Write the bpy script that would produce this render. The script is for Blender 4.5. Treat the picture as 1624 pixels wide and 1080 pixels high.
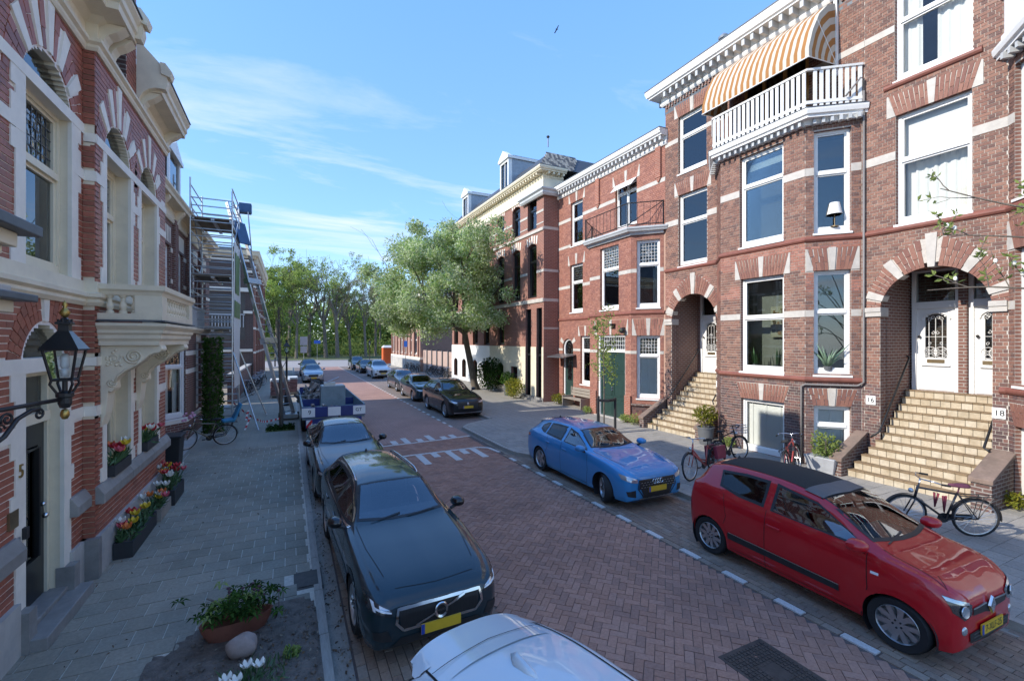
import bpy, bmesh, math, random
from mathutils import Vector, Matrix, noise as mnoise
random.seed(7)
R = math.radians
SC = bpy.context.scene
for _o in list(bpy.data.objects): bpy.data.objects.remove(_o)
COL = SC.collection
# ---------------------------------------------------------------- camera, sky, sun, exposure
CAM = Vector((0.0, 0.0, 3.35)); YAW = math.atan2(812-458, 722.0)
cd = bpy.data.cameras.new('camera'); co = bpy.data.objects.new('camera', cd); COL.objects.link(co)
co.location = CAM; co.rotation_euler = (R(90), 0, -YAW)
cd.sensor_width = 36; cd.sensor_fit = 'HORIZONTAL'; cd.lens = 16.0; cd.clip_start = .05; cd.clip_end = 2000
SC.camera = co
SUN_EL, SUN_PHI = R(32), R(5)          # sun over the left hand houses, a little up the street
wd = bpy.data.worlds.new('World'); SC.world = wd; wd.use_nodes = True
wn = wd.node_tree; wn.nodes.clear()
def N(nt, t, **kw):
 n = nt.nodes.new(t)
 for k, v in kw.items():
  if k.startswith('i_'):
   key = k[2:]; n.inputs[int(key) if key.isdigit() else key.replace('_', ' ')].default_value = v
  else: setattr(n, k, v)
 return n
def LK(nt, a, b): nt.links.new(a, b)
_sky = N(wn, 'ShaderNodeTexSky', sky_type='NISHITA', sun_disc=False, sun_elevation=SUN_EL, sun_rotation=R(-90)+SUN_PHI, altitude=0, air_density=1.0, dust_density=.2, ozone_density=3)
_hs = N(wn, 'ShaderNodeHueSaturation', i_Saturation=1.18, i_Value=1.25)
LK(wn, _sky.outputs[0], _hs.inputs['Color'])
# thin cirrus: noise on the direction projected on a high flat layer
_tc = N(wn, 'ShaderNodeTexCoord'); _sx = N(wn, 'ShaderNodeSeparateXYZ'); LK(wn, _tc.outputs['Generated'], _sx.inputs[0])
_zz = N(wn, 'ShaderNodeMath', operation='MAXIMUM', i_1=.06); LK(wn, _sx.outputs[2], _zz.inputs[0])
_dx = N(wn, 'ShaderNodeMath', operation='DIVIDE'); LK(wn, _sx.outputs[0], _dx.inputs[0]); LK(wn, _zz.outputs[0], _dx.inputs[1])
_dy = N(wn, 'ShaderNodeMath', operation='DIVIDE'); LK(wn, _sx.outputs[1], _dy.inputs[0]); LK(wn, _zz.outputs[0], _dy.inputs[1])
_cb = N(wn, 'ShaderNodeCombineXYZ'); LK(wn, _dx.outputs[0], _cb.inputs[0]); LK(wn, _dy.outputs[0], _cb.inputs[1])
_mp = N(wn, 'ShaderNodeMapping'); _mp.inputs['Rotation'].default_value = (0, 0, R(24)); _mp.inputs['Scale'].default_value = (.55, 1.5, 1)
_mp.inputs['Location'].default_value = (3.1, .4, 0)
LK(wn, _cb.outputs[0], _mp.inputs[0])
_n1 = N(wn, 'ShaderNodeTexNoise', i_Scale=.95, i_Detail=9., i_Roughness=.62, i_Distortion=.7); LK(wn, _mp.outputs[0], _n1.inputs['Vector'])
_n2 = N(wn, 'ShaderNodeTexNoise', i_Scale=.22, i_Detail=2., i_Roughness=.5); LK(wn, _mp.outputs[0], _n2.inputs['Vector'])
_ad = N(wn, 'ShaderNodeMath', operation='MULTIPLY_ADD', i_1=.9, i_2=-.05); LK(wn, _n2.outputs[0], _ad.inputs[0])
_sm = N(wn, 'ShaderNodeMath', operation='MULTIPLY'); LK(wn, _n1.outputs[0], _sm.inputs[0]); LK(wn, _ad.outputs[0], _sm.inputs[1])
_cr = N(wn, 'ShaderNodeValToRGB'); _cr.color_ramp.elements[0].position = .215; _cr.color_ramp.elements[1].position = .345
_cr.color_ramp.elements[0].color = (0, 0, 0, 1); _cr.color_ramp.elements[1].color = (.7, .7, .7, 1)
LK(wn, _sm.outputs[0], _cr.inputs[0])
_mx = N(wn, 'ShaderNodeMix', data_type='RGBA'); _mx.inputs['B'].default_value = (2.0, 2.1, 2.35, 1)
LK(wn, _cr.outputs[0], _mx.inputs['Factor']); 
_gz = N(wn, 'ShaderNodeValToRGB'); _e = _gz.color_ramp.elements; _e[0].position = 0; _e[0].color = (1.0, 1.4, 2.02, 1); _e[1].position = .95; _e[1].color = (.28, .76, 1.98, 1); _q = _e.new(.24); _q.color = (.56, 1.02, 2.0, 1)
LK(wn, _sx.outputs[2], _gz.inputs[0])
_gm = N(wn, 'ShaderNodeMix', data_type='RGBA'); _gm.inputs['Factor'].default_value = .8; LK(wn, _hs.outputs[0], _gm.inputs['A']); LK(wn, _gz.outputs[0], _gm.inputs['B']); LK(wn, _gm.outputs['Result'], _mx.inputs['A'])
_bg = N(wn, 'ShaderNodeBackground', i_Strength=.15); LK(wn, _mx.outputs['Result'], _bg.inputs[0])
_wo = N(wn, 'ShaderNodeOutputWorld'); LK(wn, _bg.outputs[0], _wo.inputs[0])
sl = bpy.data.lights.new('sun', 'SUN'); sl.energy = 1.55; sl.angle = R(.5); sl.color = (1, .94, .85)
so = bpy.data.objects.new('sun', sl); COL.objects.link(so)
_sd = Vector((-math.cos(SUN_EL)*math.cos(SUN_PHI), math.cos(SUN_EL)*math.sin(SUN_PHI), math.sin(SUN_EL)))
so.rotation_euler = _sd.to_track_quat('Z', 'Y').to_euler(); so.location = (-30, 10, 30)
SC.view_settings.view_transform = 'Standard'; SC.view_settings.look = 'None'; SC.view_settings.gamma = 1
SC.view_settings.use_curve_mapping = False
SC.view_settings.exposure = 1.86
SC.render.engine = 'CYCLES'
SC.cycles.max_bounces = 8; SC.cycles.diffuse_bounces = 4; SC.cycles.transparent_max_bounces = 24
SC.cycles.caustics_reflective = False; SC.cycles.caustics_refractive = False

# ---------------------------------------------------------------- mesh helper
ORG = {}
class MB:
 def __init__(s): s.v = []; s.f = []; s.m = []; s.p = []
 def add(s, vs, fs, m=0):
  s.p.append((len(s.v), len(s.f))); b = len(s.v); s.v += [tuple(p) for p in vs]; s.f += [tuple(b+i for i in f) for f in fs]; s.m += [m]*len(fs)
 def hexa(s, p, m=0, ms=None):
  s.p.append((len(s.v), len(s.f))); b = len(s.v); s.v += [tuple(q) for q in p]
  fs = ((0, 3, 2, 1), (4, 5, 6, 7), (0, 1, 5, 4), (1, 2, 6, 5), (2, 3, 7, 6), (3, 0, 4, 7))
  s.f += [tuple(b+i for i in f) for f in fs]; s.m += list(ms) if ms else [m]*6
 def box(s, x0, x1, y0, y1, z0, z1, m=0):
  s.hexa([(x0, y0, z0), (x1, y0, z0), (x1, y1, z0), (x0, y1, z0), (x0, y0, z1), (x1, y0, z1), (x1, y1, z1), (x0, y1, z1)], m)
 def fbox(s, fr, s0, s1, z0, z1, o0, o1, m=0, front=None):
  # front = material of the o1 face only
  p = fr.pt
  s.hexa([p(s0, o0, z0), p(s1, o0, z0), p(s1, o1, z0), p(s0, o1, z0), p(s0, o0, z1), p(s1, o0, z1), p(s1, o1, z1), p(s0, o1, z1)], m,
               None if front is None else (m, m, m, m, front, m))
 def prism(s, pts, off, m=0):
  # pts: list of 3d points of a flat outline, off: extrusion vector
  n = len(pts); off = Vector(off); a = [Vector(q) for q in pts]; b = [q+off for q in a]
  s.add(a+b, [tuple(range(n))[::-1], tuple(range(n, 2*n))]+[(i, (i+1) % n, n+(i+1) % n, n+i) for i in range(n)], m)
 def fprism(s, fr, pts, o0, o1, m=0):
  # pts in (s,z) on a wall frame
  a = [fr.pt(q[0], o0, q[1]) for q in pts]
  s.prism(a, Vector(fr.pt(0, o1, 0))-Vector(fr.pt(0, o0, 0)), m)
 def tube(s, pts, r, n=6, m=0, closed=False, cap=True):
  P = [Vector(p) for p in pts]; k = len(P)
  if k < 2: return
  rr = r if isinstance(r, (list, tuple)) else [r]*k
  rings = []; up = Vector((0, 0, 1)); ref = None
  for i in range(k):
   if closed: t = P[(i+1) % k]-P[i-1]
   else: t = P[min(i+1, k-1)]-P[max(i-1, 0)]
   if t.length < 1e-9: t = Vector((0, 0, 1))
   t.normalize()
   if ref is None:
    ref = up if abs(t.z) < .9 else Vector((1, 0, 0))
   a = (ref-t*ref.dot(t))
   if a.length < 1e-6: a = t.orthogonal()
   a.normalize(); ref = a; b = t.cross(a)
   rings.append([P[i]+(a*math.cos(2*math.pi*j/n)+b*math.sin(2*math.pi*j/n))*rr[i] for j in range(n)])
  s.loft(rings, m, closed, cap)
 def loft(s, rings, m=0, closed=False, cap=True, ring_closed=True):
  n = len(rings[0]); k = len(rings); vs = [p for r in rings for p in r]; fs = []
  for i in range(k if closed else k-1):
   i2 = (i+1) % k
   for j in range(n if ring_closed else n-1):
    j2 = (j+1) % n
    fs.append((i*n+j, i*n+j2, i2*n+j2, i2*n+j))
  if cap and not closed and ring_closed:
   fs.append(tuple(range(n))[::-1]); fs.append(tuple((k-1)*n+j for j in range(n)))
  s.add(vs, fs, m)
 def lathe(s, prof, c, n=12, m=0, ax=None):
  # prof list of (r,h) ; axis z at c unless ax (3 vectors) is given
  c = Vector(c); X, Y, Z = ax if ax else (Vector((1, 0, 0)), Vector((0, 1, 0)), Vector((0, 0, 1)))
  s.loft([[c+(X*math.cos(2*math.pi*j/n)+Y*math.sin(2*math.pi*j/n))*max(r, 1e-4)+Z*h for j in range(n)] for r, h in prof], m)
 def sphere(s, c, r, n=8, m=0, sq=(1, 1, 1)):
  k = max(4, n//2+1); c = Vector(c); rings = []
  for i in range(k+1):
   a = -math.pi/2+math.pi*i/k
   rr = max(math.cos(a), .02)*r
   rings.append([c+Vector((rr*math.cos(2*math.pi*j/n)*sq[0], rr*math.sin(2*math.pi*j/n)*sq[1], math.sin(a)*r*sq[2])) for j in range(n)])
  s.loft(rings, m)
 def quad(s, a, b, c, d, m=0): s.add([a, b, c, d], [(0, 1, 2, 3)], m)
 def mesh(s, name, mats, org=None, smooth=False, recalc=True):
  me = bpy.data.meshes.new(name)
  v = s.v if org is None else [(p[0]-org[0], p[1]-org[1], p[2]-org[2]) for p in s.v]
  me.from_pydata(v, [], s.f)
  mats = mats if isinstance(mats, (list, tuple)) else [mats]
  for q in mats: me.materials.append(MT(q))
  if len(mats) > 1: me.polygons.foreach_set('material_index', s.m)
  if recalc:
   bm = bmesh.new(); bm.from_mesh(me); bmesh.ops.recalc_face_normals(bm, faces=bm.faces); bm.to_mesh(me); bm.free()
  if smooth:
   me.polygons.foreach_set('use_smooth', [True]*len(me.polygons))
   if smooth is not True: me.set_sharp_from_angle(angle=R(smooth))
  me.update(); return me
 def build(s, name, mats, parent=None, smooth=False, local=False, recalc=True, bevel=0):
  if not s.v: return None
  org = None if (local or parent is None) else ORG.get(parent.name)
  o = bpy.data.objects.new(name, s.mesh(name, mats, org, smooth, recalc)); COL.objects.link(o)
  if parent is not None:
   o.parent = parent; ORG[o.name] = ORG.get(parent.name, Vector((0, 0, 0)))
  if bevel:
   b = o.modifiers.new('bevel', 'BEVEL'); b.width = bevel; b.segments = 2; b.limit_method = 'ANGLE'; b.angle_limit = R(40)
  return o
def each(mb, name, mat, parent, **k):
 # every shape added to mb becomes an object of its own
 q = mb.p+[(len(mb.v), len(mb.f))]
 for (a, f0), (c, f1) in zip(q[:-1], q[1:]):
  b = MB(); b.v = mb.v[a:c]; b.f = [tuple(i-a for i in f) for f in mb.f[f0:f1]]; b.m = [0]*len(b.f); b.build(name, mat, parent, **k)
def tag(o, label, cat, group=None, kind=None):
 if label: o['label'] = label
 if cat: o['category'] = cat
 if group: o['group'] = group
 if kind: o['kind'] = kind
 return o
def thing(name, label, cat, loc=(0, 0, 0), rotz=0, group=None):
 o = bpy.data.objects.new(name, None); COL.objects.link(o); o.location = loc; o.rotation_euler = (0, 0, rotz); o.empty_display_size = .2
 ORG[o.name] = Vector(loc); return tag(o, label, cat, group)
def struct(o):
 o['kind'] = 'structure'; return o
def stuff(o):
 if o is not None: o['kind'] = 'stuff'
 return o
def copy_tree(o, parent=None):
 c = o.copy(); COL.objects.link(c)
 if parent is not None: c.parent = parent
 for ch in list(o.children): copy_tree(ch, c)
 return c
class Fr:
 # wall frame: s along the wall, o outward, z up
 def __init__(f, P, d, side=1):
  f.P = Vector((P[0], P[1], 0)); f.d = Vector((d[0], d[1], 0)).normalized(); f.n = Vector((-f.d.y, f.d.x, 0))*side
 def pt(f, s, o, z):
  P, d, n = f.P, f.d, f.n
  return (P.x+d.x*s+n.x*o, P.y+d.y*s+n.y*o, z)
def sweep(mb, path, prof, side=1, m=0, z=0, closed=False):
 # plan polyline with mitred corners, profile (outward offset, height)
 P = [Vector((p[0], p[1])) for p in path]; k = len(P); rings = []
 for i in range(k):
  d0 = (P[i]-P[i-1]) if (i > 0 or closed) else (P[1]-P[0])
  d1 = (P[(i+1) % k]-P[i]) if (i < k-1 or closed) else (P[-1]-P[-2])
  d0 = d0.normalized(); d1 = d1.normalized()
  n0 = Vector((-d0.y, d0.x))*side; n1 = Vector((-d1.y, d1.x))*side
  b = n0+n1; b = b/max(b.dot(n0), .3) if b.length > 1e-6 else n0
  rings.append([(P[i].x+b.x*o, P[i].y+b.y*o, z+h) for o, h in prof])
 mb.loft(rings, m, closed)
def along(path, step, start=0.0):
 # points and directions along a plan polyline
 out = []; acc = start
 for a, b in zip(path[:-1], path[1:]):
  a = Vector(a); b = Vector(b); L = (b-a).length; d = (b-a)/max(L, 1e-6)
  while acc < L-step*.3:
   out.append((a+d*acc, d)); acc += step
  acc -= L
  if acc < 0: acc = step*.5
 return out
def dentils(mb, path, z0, z1, o0, o1, w, step, side=1, m=0):
 for p, d in along(path, step, step*.5):
  f = Fr((p.x, p.y), (d.x, d.y), side); mb.fbox(f, -w/2, w/2, z0, z1, o0, o1, m)

# ---------------------------------------------------------------- materials
_MT = {}; _MK = {}
def MT(q):
 if not isinstance(q, str): return q
 if q not in _MT: _MT[q] = _MK[q](q)
 return _MT[q]
def newmat(name):
 m = bpy.data.materials.new(name); m.use_nodes = True; nt = m.node_tree; nt.nodes.clear()
 o = N(nt, 'ShaderNodeOutputMaterial'); b = N(nt, 'ShaderNodeBsdfPrincipled'); LK(nt, b.outputs[0], o.inputs[0]); return m, nt, b, o
def rgb(c): return (c[0], c[1], c[2], 1)
def mixc(nt, f, a, b, mode='MIX'):
 x = N(nt, 'ShaderNodeMix', data_type='RGBA', blend_type=mode)
 for sock, val in (('Factor', f), ('A', a), ('B', b)):
  if hasattr(val, 'is_output'): LK(nt, val, x.inputs[sock])
  elif sock == 'Factor': x.inputs[sock].default_value = val
  else: x.inputs[sock].default_value = rgb(val)
 return x.outputs['Result']
def ramp(nt, src, p0, p1, c0=(0, 0, 0), c1=(1, 1, 1)):
 r = N(nt, 'ShaderNodeValToRGB'); e = r.color_ramp.elements; e[0].position = p0; e[1].position = p1; e[0].color = rgb(c0); e[1].color = rgb(c1)
 LK(nt, src, r.inputs[0]); return r.outputs[0]
def nz(nt, sc, det=4, rough=.6, coord='Object', scale=None):
 t = N(nt, 'ShaderNodeTexCoord'); n = N(nt, 'ShaderNodeTexNoise', i_Scale=sc, i_Detail=float(det), i_Roughness=rough)
 v = t.outputs[coord]
 if scale:
  mp = N(nt, 'ShaderNodeMapping'); mp.inputs['Scale'].default_value = scale; LK(nt, v, mp.inputs[0]); v = mp.outputs[0]
 LK(nt, v, n.inputs['Vector']); return n.outputs[0]
def bumpn(nt, b, src, st, dist=.01):
 bp = N(nt, 'ShaderNodeBump', i_Strength=st, i_Distance=dist); LK(nt, src, bp.inputs['Height']); LK(nt, bp.outputs[0], b.inputs['Normal']); return bp
def plain(col, rough=.6, var=.12, sc=6, bump=.15, bsc=80, metal=0, coat=0, dirt=0, dcol=(.05, .045, .04), spec=.5, dsc=1.3, bd=.004, stretch=None):
 def mk(name):
  m, nt, b, o = newmat(name)
  c = mixc(nt, ramp(nt, nz(nt, sc, 5, .65, scale=stretch), .3, .7), tuple(x*(1-var) for x in col), tuple(min(1, x*(1+var)) for x in col))
  if dirt: c = mixc(nt, ramp(nt, nz(nt, dsc, 8, .72), .46, .72, (0, 0, 0), (dirt, dirt, dirt)), c, dcol)
  LK(nt, c, b.inputs['Base Color'])
  b.inputs['Roughness'].default_value = rough; b.inputs['Metallic'].default_value = metal; b.inputs['Specular IOR Level'].default_value = spec
  b.inputs['Coat Weight'].default_value = coat; b.inputs['Coat Roughness'].default_value = .04
  if bump: bumpn(nt, b, nz(nt, bsc, 3, .6, scale=stretch), bump, bd)
  return m
 return mk
def island(cols, rough=.75, bump=.3, bsc=60, stain=.25, scol=(.06, .05, .045), ssc=.9, spec=.35, white=0):
 # every loose piece (brick, tile) gets its own colour out of the list
 def mk(name):
  m, nt, b, o = newmat(name)
  g = N(nt, 'ShaderNodeNewGeometry'); oi = N(nt, 'ShaderNodeObjectInfo')
  a = N(nt, 'ShaderNodeMath', operation='ADD'); LK(nt, g.outputs['Random Per Island'], a.inputs[0]); LK(nt, oi.outputs['Random'], a.inputs[1])
  f = N(nt, 'ShaderNodeMath', operation='FRACT'); LK(nt, a.outputs[0], f.inputs[0])
  r = N(nt, 'ShaderNodeValToRGB'); r.color_ramp.interpolation = 'CONSTANT'; e = r.color_ramp.elements
  while len(e) < len(cols): e.new(.5)
  for i, c in enumerate(cols): e[i].position = i/len(cols); e[i].color = rgb(c)
  LK(nt, f.outputs[0], r.inputs[0])
  tg = N(nt, 'ShaderNodeNewGeometry')
  n1 = N(nt, 'ShaderNodeTexNoise', i_Scale=28., i_Detail=4., i_Roughness=.7); LK(nt, tg.outputs['Position'], n1.inputs['Vector'])
  c = mixc(nt, .55, r.outputs[0], ramp(nt, n1.outputs[0], .25, .75, (.55, .55, .55), (1.3, 1.3, 1.3)), 'MULTIPLY')
  n2 = N(nt, 'ShaderNodeTexNoise', i_Scale=ssc, i_Detail=7., i_Roughness=.7); LK(nt, tg.outputs['Position'], n2.inputs['Vector'])
  c = mixc(nt, ramp(nt, n2.outputs[0], .45, .75, (0, 0, 0), (stain, stain, stain)), c, scol)
  if white:
   n4 = N(nt, 'ShaderNodeTexNoise', i_Scale=2.3, i_Detail=8., i_Roughness=.75); LK(nt, tg.outputs['Position'], n4.inputs['Vector'])
   c = mixc(nt, ramp(nt, n4.outputs[0], .55, .8, (0, 0, 0), (white, white, white)), c, (.42, .38, .34))
  LK(nt, c, b.inputs['Base Color']); b.inputs['Roughness'].default_value = rough; b.inputs['Specular IOR Level'].default_value = spec
  n3 = N(nt, 'ShaderNodeTexNoise', i_Scale=float(bsc), i_Detail=3.); LK(nt, tg.outputs['Position'], n3.inputs['Vector'])
  bumpn(nt, b, n3.outputs[0], bump, .006)
  return m
 return mk
def bricktex(cols, mortar, rough=.8, sx=1.0, bw=.22, rh=.0755, ms=.011, stain=.3, scol=(.06, .05, .045), uv='y', off=.5):
 # running bond for surfaces too far off (or too hidden) for modelled bricks
 def mk(name):
  m, nt, b, o = newmat(name)
  g = N(nt, 'ShaderNodeNewGeometry'); sp = N(nt, 'ShaderNodeSeparateXYZ'); LK(nt, g.outputs['Position'], sp.inputs[0])
  sn = N(nt, 'ShaderNodeSeparateXYZ'); LK(nt, g.outputs['True Normal'], sn.inputs[0])
  ay = N(nt, 'ShaderNodeMath', operation='ABSOLUTE'); LK(nt, sn.outputs[1], ay.inputs[0])
  gt = N(nt, 'ShaderNodeMath', operation='GREATER_THAN', i_1=.75); LK(nt, ay.outputs[0], gt.inputs[0])
  u = N(nt, 'ShaderNodeMix', data_type='FLOAT'); LK(nt, gt.outputs[0], u.inputs['Factor']); LK(nt, sp.outputs[1], u.inputs['A']); LK(nt, sp.outputs[0], u.inputs['B'])
  cb = N(nt, 'ShaderNodeCombineXYZ'); LK(nt, u.outputs['Result'], cb.inputs[0]); LK(nt, sp.outputs[2 if uv == 'y' else 0], cb.inputs[1])
  if uv == 'g':
   LK(nt, sp.outputs[1], cb.inputs[0]); LK(nt, sp.outputs[0], cb.inputs[1])
  t = N(nt, 'ShaderNodeTexBrick', offset=off, i_Scale=1., i_Mortar_Size=ms, i_Brick_Width=bw, i_Row_Height=rh, i_Mortar_Smooth=.1, i_Bias=0.)
  t.inputs['Color1'].default_value = rgb(cols[0]); t.inputs['Color2'].default_value = rgb(cols[1]); t.inputs['Mortar'].default_value = rgb(mortar)
  LK(nt, cb.outputs[0], t.inputs['Vector'])
  n1 = N(nt, 'ShaderNodeTexNoise', i_Scale=14., i_Detail=5., i_Roughness=.75); LK(nt, g.outputs['Position'], n1.inputs['Vector'])
  c = mixc(nt, .6, t.outputs[0], ramp(nt, n1.outputs[0], .25, .75, (.6, .6, .6), (1.3, 1.3, 1.3)), 'MULTIPLY')
  n2 = N(nt, 'ShaderNodeTexNoise', i_Scale=.7, i_Detail=8., i_Roughness=.7); LK(nt, g.outputs['Position'], n2.inputs['Vector'])
  c = mixc(nt, ramp(nt, n2.outputs[0], .42, .75, (0, 0, 0), (stain, stain, stain)), c, scol)
  LK(nt, c, b.inputs['Base Color']); b.inputs['Roughness'].default_value = rough; b.inputs['Specular IOR Level'].default_value = .3
  bumpn(nt, b, t.outputs['Fac'], -.6, .006)
  return m
 return mk
def glassm(tint=(.72, .77, .76), ior=1.55, add=.045, wav=.06, rough=.0, wsc=.7):
 def mk(name):
  m = bpy.data.materials.new(name); m.use_nodes = True; nt = m.node_tree; nt.nodes.clear()
  o = N(nt, 'ShaderNodeOutputMaterial'); t = N(nt, 'ShaderNodeBsdfTransparent', i_Color=rgb(tint)); g = N(nt, 'ShaderNodeBsdfGlossy', i_Roughness=rough, i_Color=(.95, .97, 1, 1))
  fr = N(nt, 'ShaderNodeFresnel', i_IOR=ior); a = N(nt, 'ShaderNodeMath', operation='ADD', i_1=add, use_clamp=True); LK(nt, fr.outputs[0], a.inputs[0])
  x = N(nt, 'ShaderNodeMixShader'); LK(nt, a.outputs[0], x.inputs[0]); LK(nt, t.outputs[0], x.inputs[1]); LK(nt, g.outputs[0], x.inputs[2]); LK(nt, x.outputs[0], o.inputs[0])
  if wav:
   gg = N(nt, 'ShaderNodeNewGeometry'); n = N(nt, 'ShaderNodeTexNoise', i_Scale=wsc, i_Detail=1.); LK(nt, gg.outputs['Position'], n.inputs['Vector'])
   bp = N(nt, 'ShaderNodeBump', i_Strength=wav, i_Distance=.05); LK(nt, n.outputs[0], bp.inputs['Height']); LK(nt, bp.outputs[0], g.inputs['Normal'])
  return m
 return mk
def leafm(cols, trans=.35, rough=.55):
 def mk(name):
  m = bpy.data.materials.new(name); m.use_nodes = True; nt = m.node_tree; nt.nodes.clear()
  o = N(nt, 'ShaderNodeOutputMaterial'); g = N(nt, 'ShaderNodeNewGeometry')
  r = N(nt, 'ShaderNodeValToRGB'); e = r.color_ramp.elements
  while len(e) < len(cols): e.new(.5)
  for i, c in enumerate(cols): e[i].position = i/(len(cols)-1); e[i].color = rgb(c)
  LK(nt, g.outputs['Random Per Island'], r.inputs[0])
  n = N(nt, 'ShaderNodeTexNoise', i_Scale=.55, i_Detail=2.); LK(nt, g.outputs['Position'], n.inputs['Vector'])
  c = mixc(nt, .7, r.outputs[0], ramp(nt, n.outputs[0], .3, .7, (.6, .6, .6), (1.35, 1.35, 1.25)), 'MULTIPLY')
  d = N(nt, 'ShaderNodeBsdfDiffuse'); t = N(nt, 'ShaderNodeBsdfTranslucent'); x = N(nt, 'ShaderNodeMixShader', i_0=trans)
  LK(nt, c, d.inputs[0]); LK(nt, c, t.inputs[0]); LK(nt, d.outputs[0], x.inputs[1]); LK(nt, t.outputs[0], x.inputs[2]); LK(nt, x.outputs[0], o.inputs[0])
  return m
 return mk
K = _MK
K['brick_brown'] = island([(.26, .13, .092), (.225, .112, .082), (.29, .148, .104), (.195, .10, .076), (.30, .16, .114), (.16, .087, .07), (.24, .118, .085)], stain=.3, white=.25)
K['brick_dark'] = island([(.13, .075, .065), (.17, .09, .075), (.10, .062, .058), (.20, .10, .08), (.14, .085, .08)], stain=.3, white=.3)
K['brick_orange'] = island([(.345, .15, .105), (.37, .165, .118), (.32, .138, .10), (.39, .18, .13), (.29, .128, .097)], stain=.2, white=.12)
K['brick_left'] = island([(.38, .118, .07), (.34, .106, .063), (.41, .135, .082), (.36, .112, .067), (.29, .098, .062)], rough=.5, stain=.25, spec=.5, bump=.12)
K['brick_arch'] = island([(.27, .128, .092), (.245, .112, .082), (.29, .14, .10), (.22, .102, .078)], stain=.2, white=.2)
K['reveal_brown'] = bricktex([(.25, .115, .085), (.20, .095, .074)], (.36, .32, .28))
K['reveal_dark'] = bricktex([(.15, .08, .065), (.12, .07, .06)], (.30, .27, .24))
K['reveal_orange'] = bricktex([(.37, .12, .075), (.31, .105, .07)], (.40, .26, .2))
K['brick_far'] = bricktex([(.32, .125, .088), (.265, .105, .076)], (.36, .24, .19))
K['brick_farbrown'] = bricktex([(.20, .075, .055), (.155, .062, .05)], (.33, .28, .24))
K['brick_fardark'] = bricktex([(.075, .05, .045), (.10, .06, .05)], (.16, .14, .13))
K['brick_pale'] = bricktex([(.42, .22, .16), (.36, .18, .13)], (.42, .33, .27))
K['mortar'] = plain((.52, .47, .41), .9, .15, 30, .4, 120)
K['mortar_orange'] = plain((.42, .26, .19), .9, .12, 30, .4, 120)
K['mortar_left'] = plain((.84, .77, .70), .85, .1, 30, .3, 120)
K['stone_cream'] = plain((.78, .68, .50), .62, .07, 2.5, .12, 50, dirt=.4, dcol=(.46, .40, .31))
K['stone_white'] = plain((.84, .775, .66), .6, .06, 3, .12, 60, dirt=.35, dcol=(.52, .48, .42))
K['pipe_grey'] = plain((.20, .185, .175), .55, .15, 6, .1, 60, dirt=.2)
K['stone_band'] = plain((.52, .48, .425), .75, .12, 5, .25, 60, dirt=.4, dcol=(.30, .27, .24))
K['stone_blue'] = plain((.27, .255, .235), .6, .2, 4, .2, 40, dirt=.45, dcol=(.13, .12, .11))
K['stone_plinth'] = plain((.48, .455, .41), .75, .12, 3, .2, 50, dirt=.5, dcol=(.20, .20, .2))
K['white_paint'] = plain((.80, .79, .76), .42, .03, 4, .06, 40, dirt=.12, dcol=(.55, .53, .5))
K['cream_paint'] = plain((.78, .69, .51), .45, .04, 4, .06, 40, dirt=.12, dcol=(.5, .45, .36))
K['grey_paint'] = plain((.50, .51, .51), .5, .05, 4, .05, 40, dirt=.2)
K['zinc'] = plain((.30, .33, .36), .45, .15, 2, .1, 20, metal=.5, dirt=.2)
K['lead'] = plain((.11, .125, .14), .5, .2, 3, .2, 25, metal=.2, dirt=.2)
K['black_paint'] = plain((.014, .015, .016), .3, .15, 5, .04, 40)
K['black_iron'] = plain((.018, .018, .019), .42, .2, 6, .15, 90)
K['green_paint'] = plain((.022, .05, .042), .38, .12, 5, .05, 40, dirt=.15)
K['red_moulding'] = plain((.235, .085, .06), .6, .15, 6, .25, 50, dirt=.3, dcol=(.12, .06, .05))
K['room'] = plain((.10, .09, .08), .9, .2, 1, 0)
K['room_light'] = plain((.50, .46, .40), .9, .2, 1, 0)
K['curtain'] = plain((.78, .78, .76), .9, .03, 3, .0)
K['blind'] = plain((.80, .80, .78), .6, .03, 3, .0)
K['window_glass'] = glassm(); K['window_glass_clear'] = glassm((.95, .96, .95), 1.4, .0, .1)
K['leaded_glass'] = glassm((.55, .55, .47), 1.5, .05, .5, .02, 9)
K['lantern_glass'] = glassm((.82, .86, .86), 1.45, .02, .2)
K['gold'] = plain((.42, .29, .09), .35, .15, 8, .05, metal=.9)
K['brass'] = plain((.28, .21, .12), .4, .2, 8, .1, metal=.8)
K['chrome'] = plain((.62, .63, .64), .16, .05, 5, 0, metal=1)
K['steel'] = plain((.42, .43, .44), .38, .12, 6, .08, metal=.9, dirt=.2)
K['alu'] = plain((.55, .56, .57), .35, .1, 6, .05, metal=.85, dirt=.15)
K['slate'] = island([(.06, .065, .075), (.075, .08, .09), (.05, .055, .065), (.09, .095, .1)], rough=.5, bump=.2, stain=.2)
K['wood_grey'] = plain((.30, .26, .21), .8, .25, 7, .4, 40, stretch=(1, 12, 12), dirt=.2)
K['wood'] = plain((.36, .23, .12), .6, .2, 7, .3, 40, stretch=(1, 10, 10))
K['ochre'] = plain((.46, .24, .075), .55, .12, 4, .1)
K['bark'] = plain((.14, .115, .09), .9, .35, 9, .9, 26, bd=.03, stretch=(1, 1, .35), dirt=.3)
K['bark_far'] = plain((.16, .135, .11), .9, .3, 4, 0)
K['soil'] = plain((.17, .138, .112), .95, .4, 9, 1.0, 34, bd=.03)
K['rubber'] = plain((.014, .014, .015), .75, .2, 8, .3, 120)
K['plastic_black'] = plain((.02, .02, .021), .5, .1, 8, .1, 150)
K['plastic_grey'] = plain((.09, .095, .10), .55, .1, 8, .1, 150)
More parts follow.
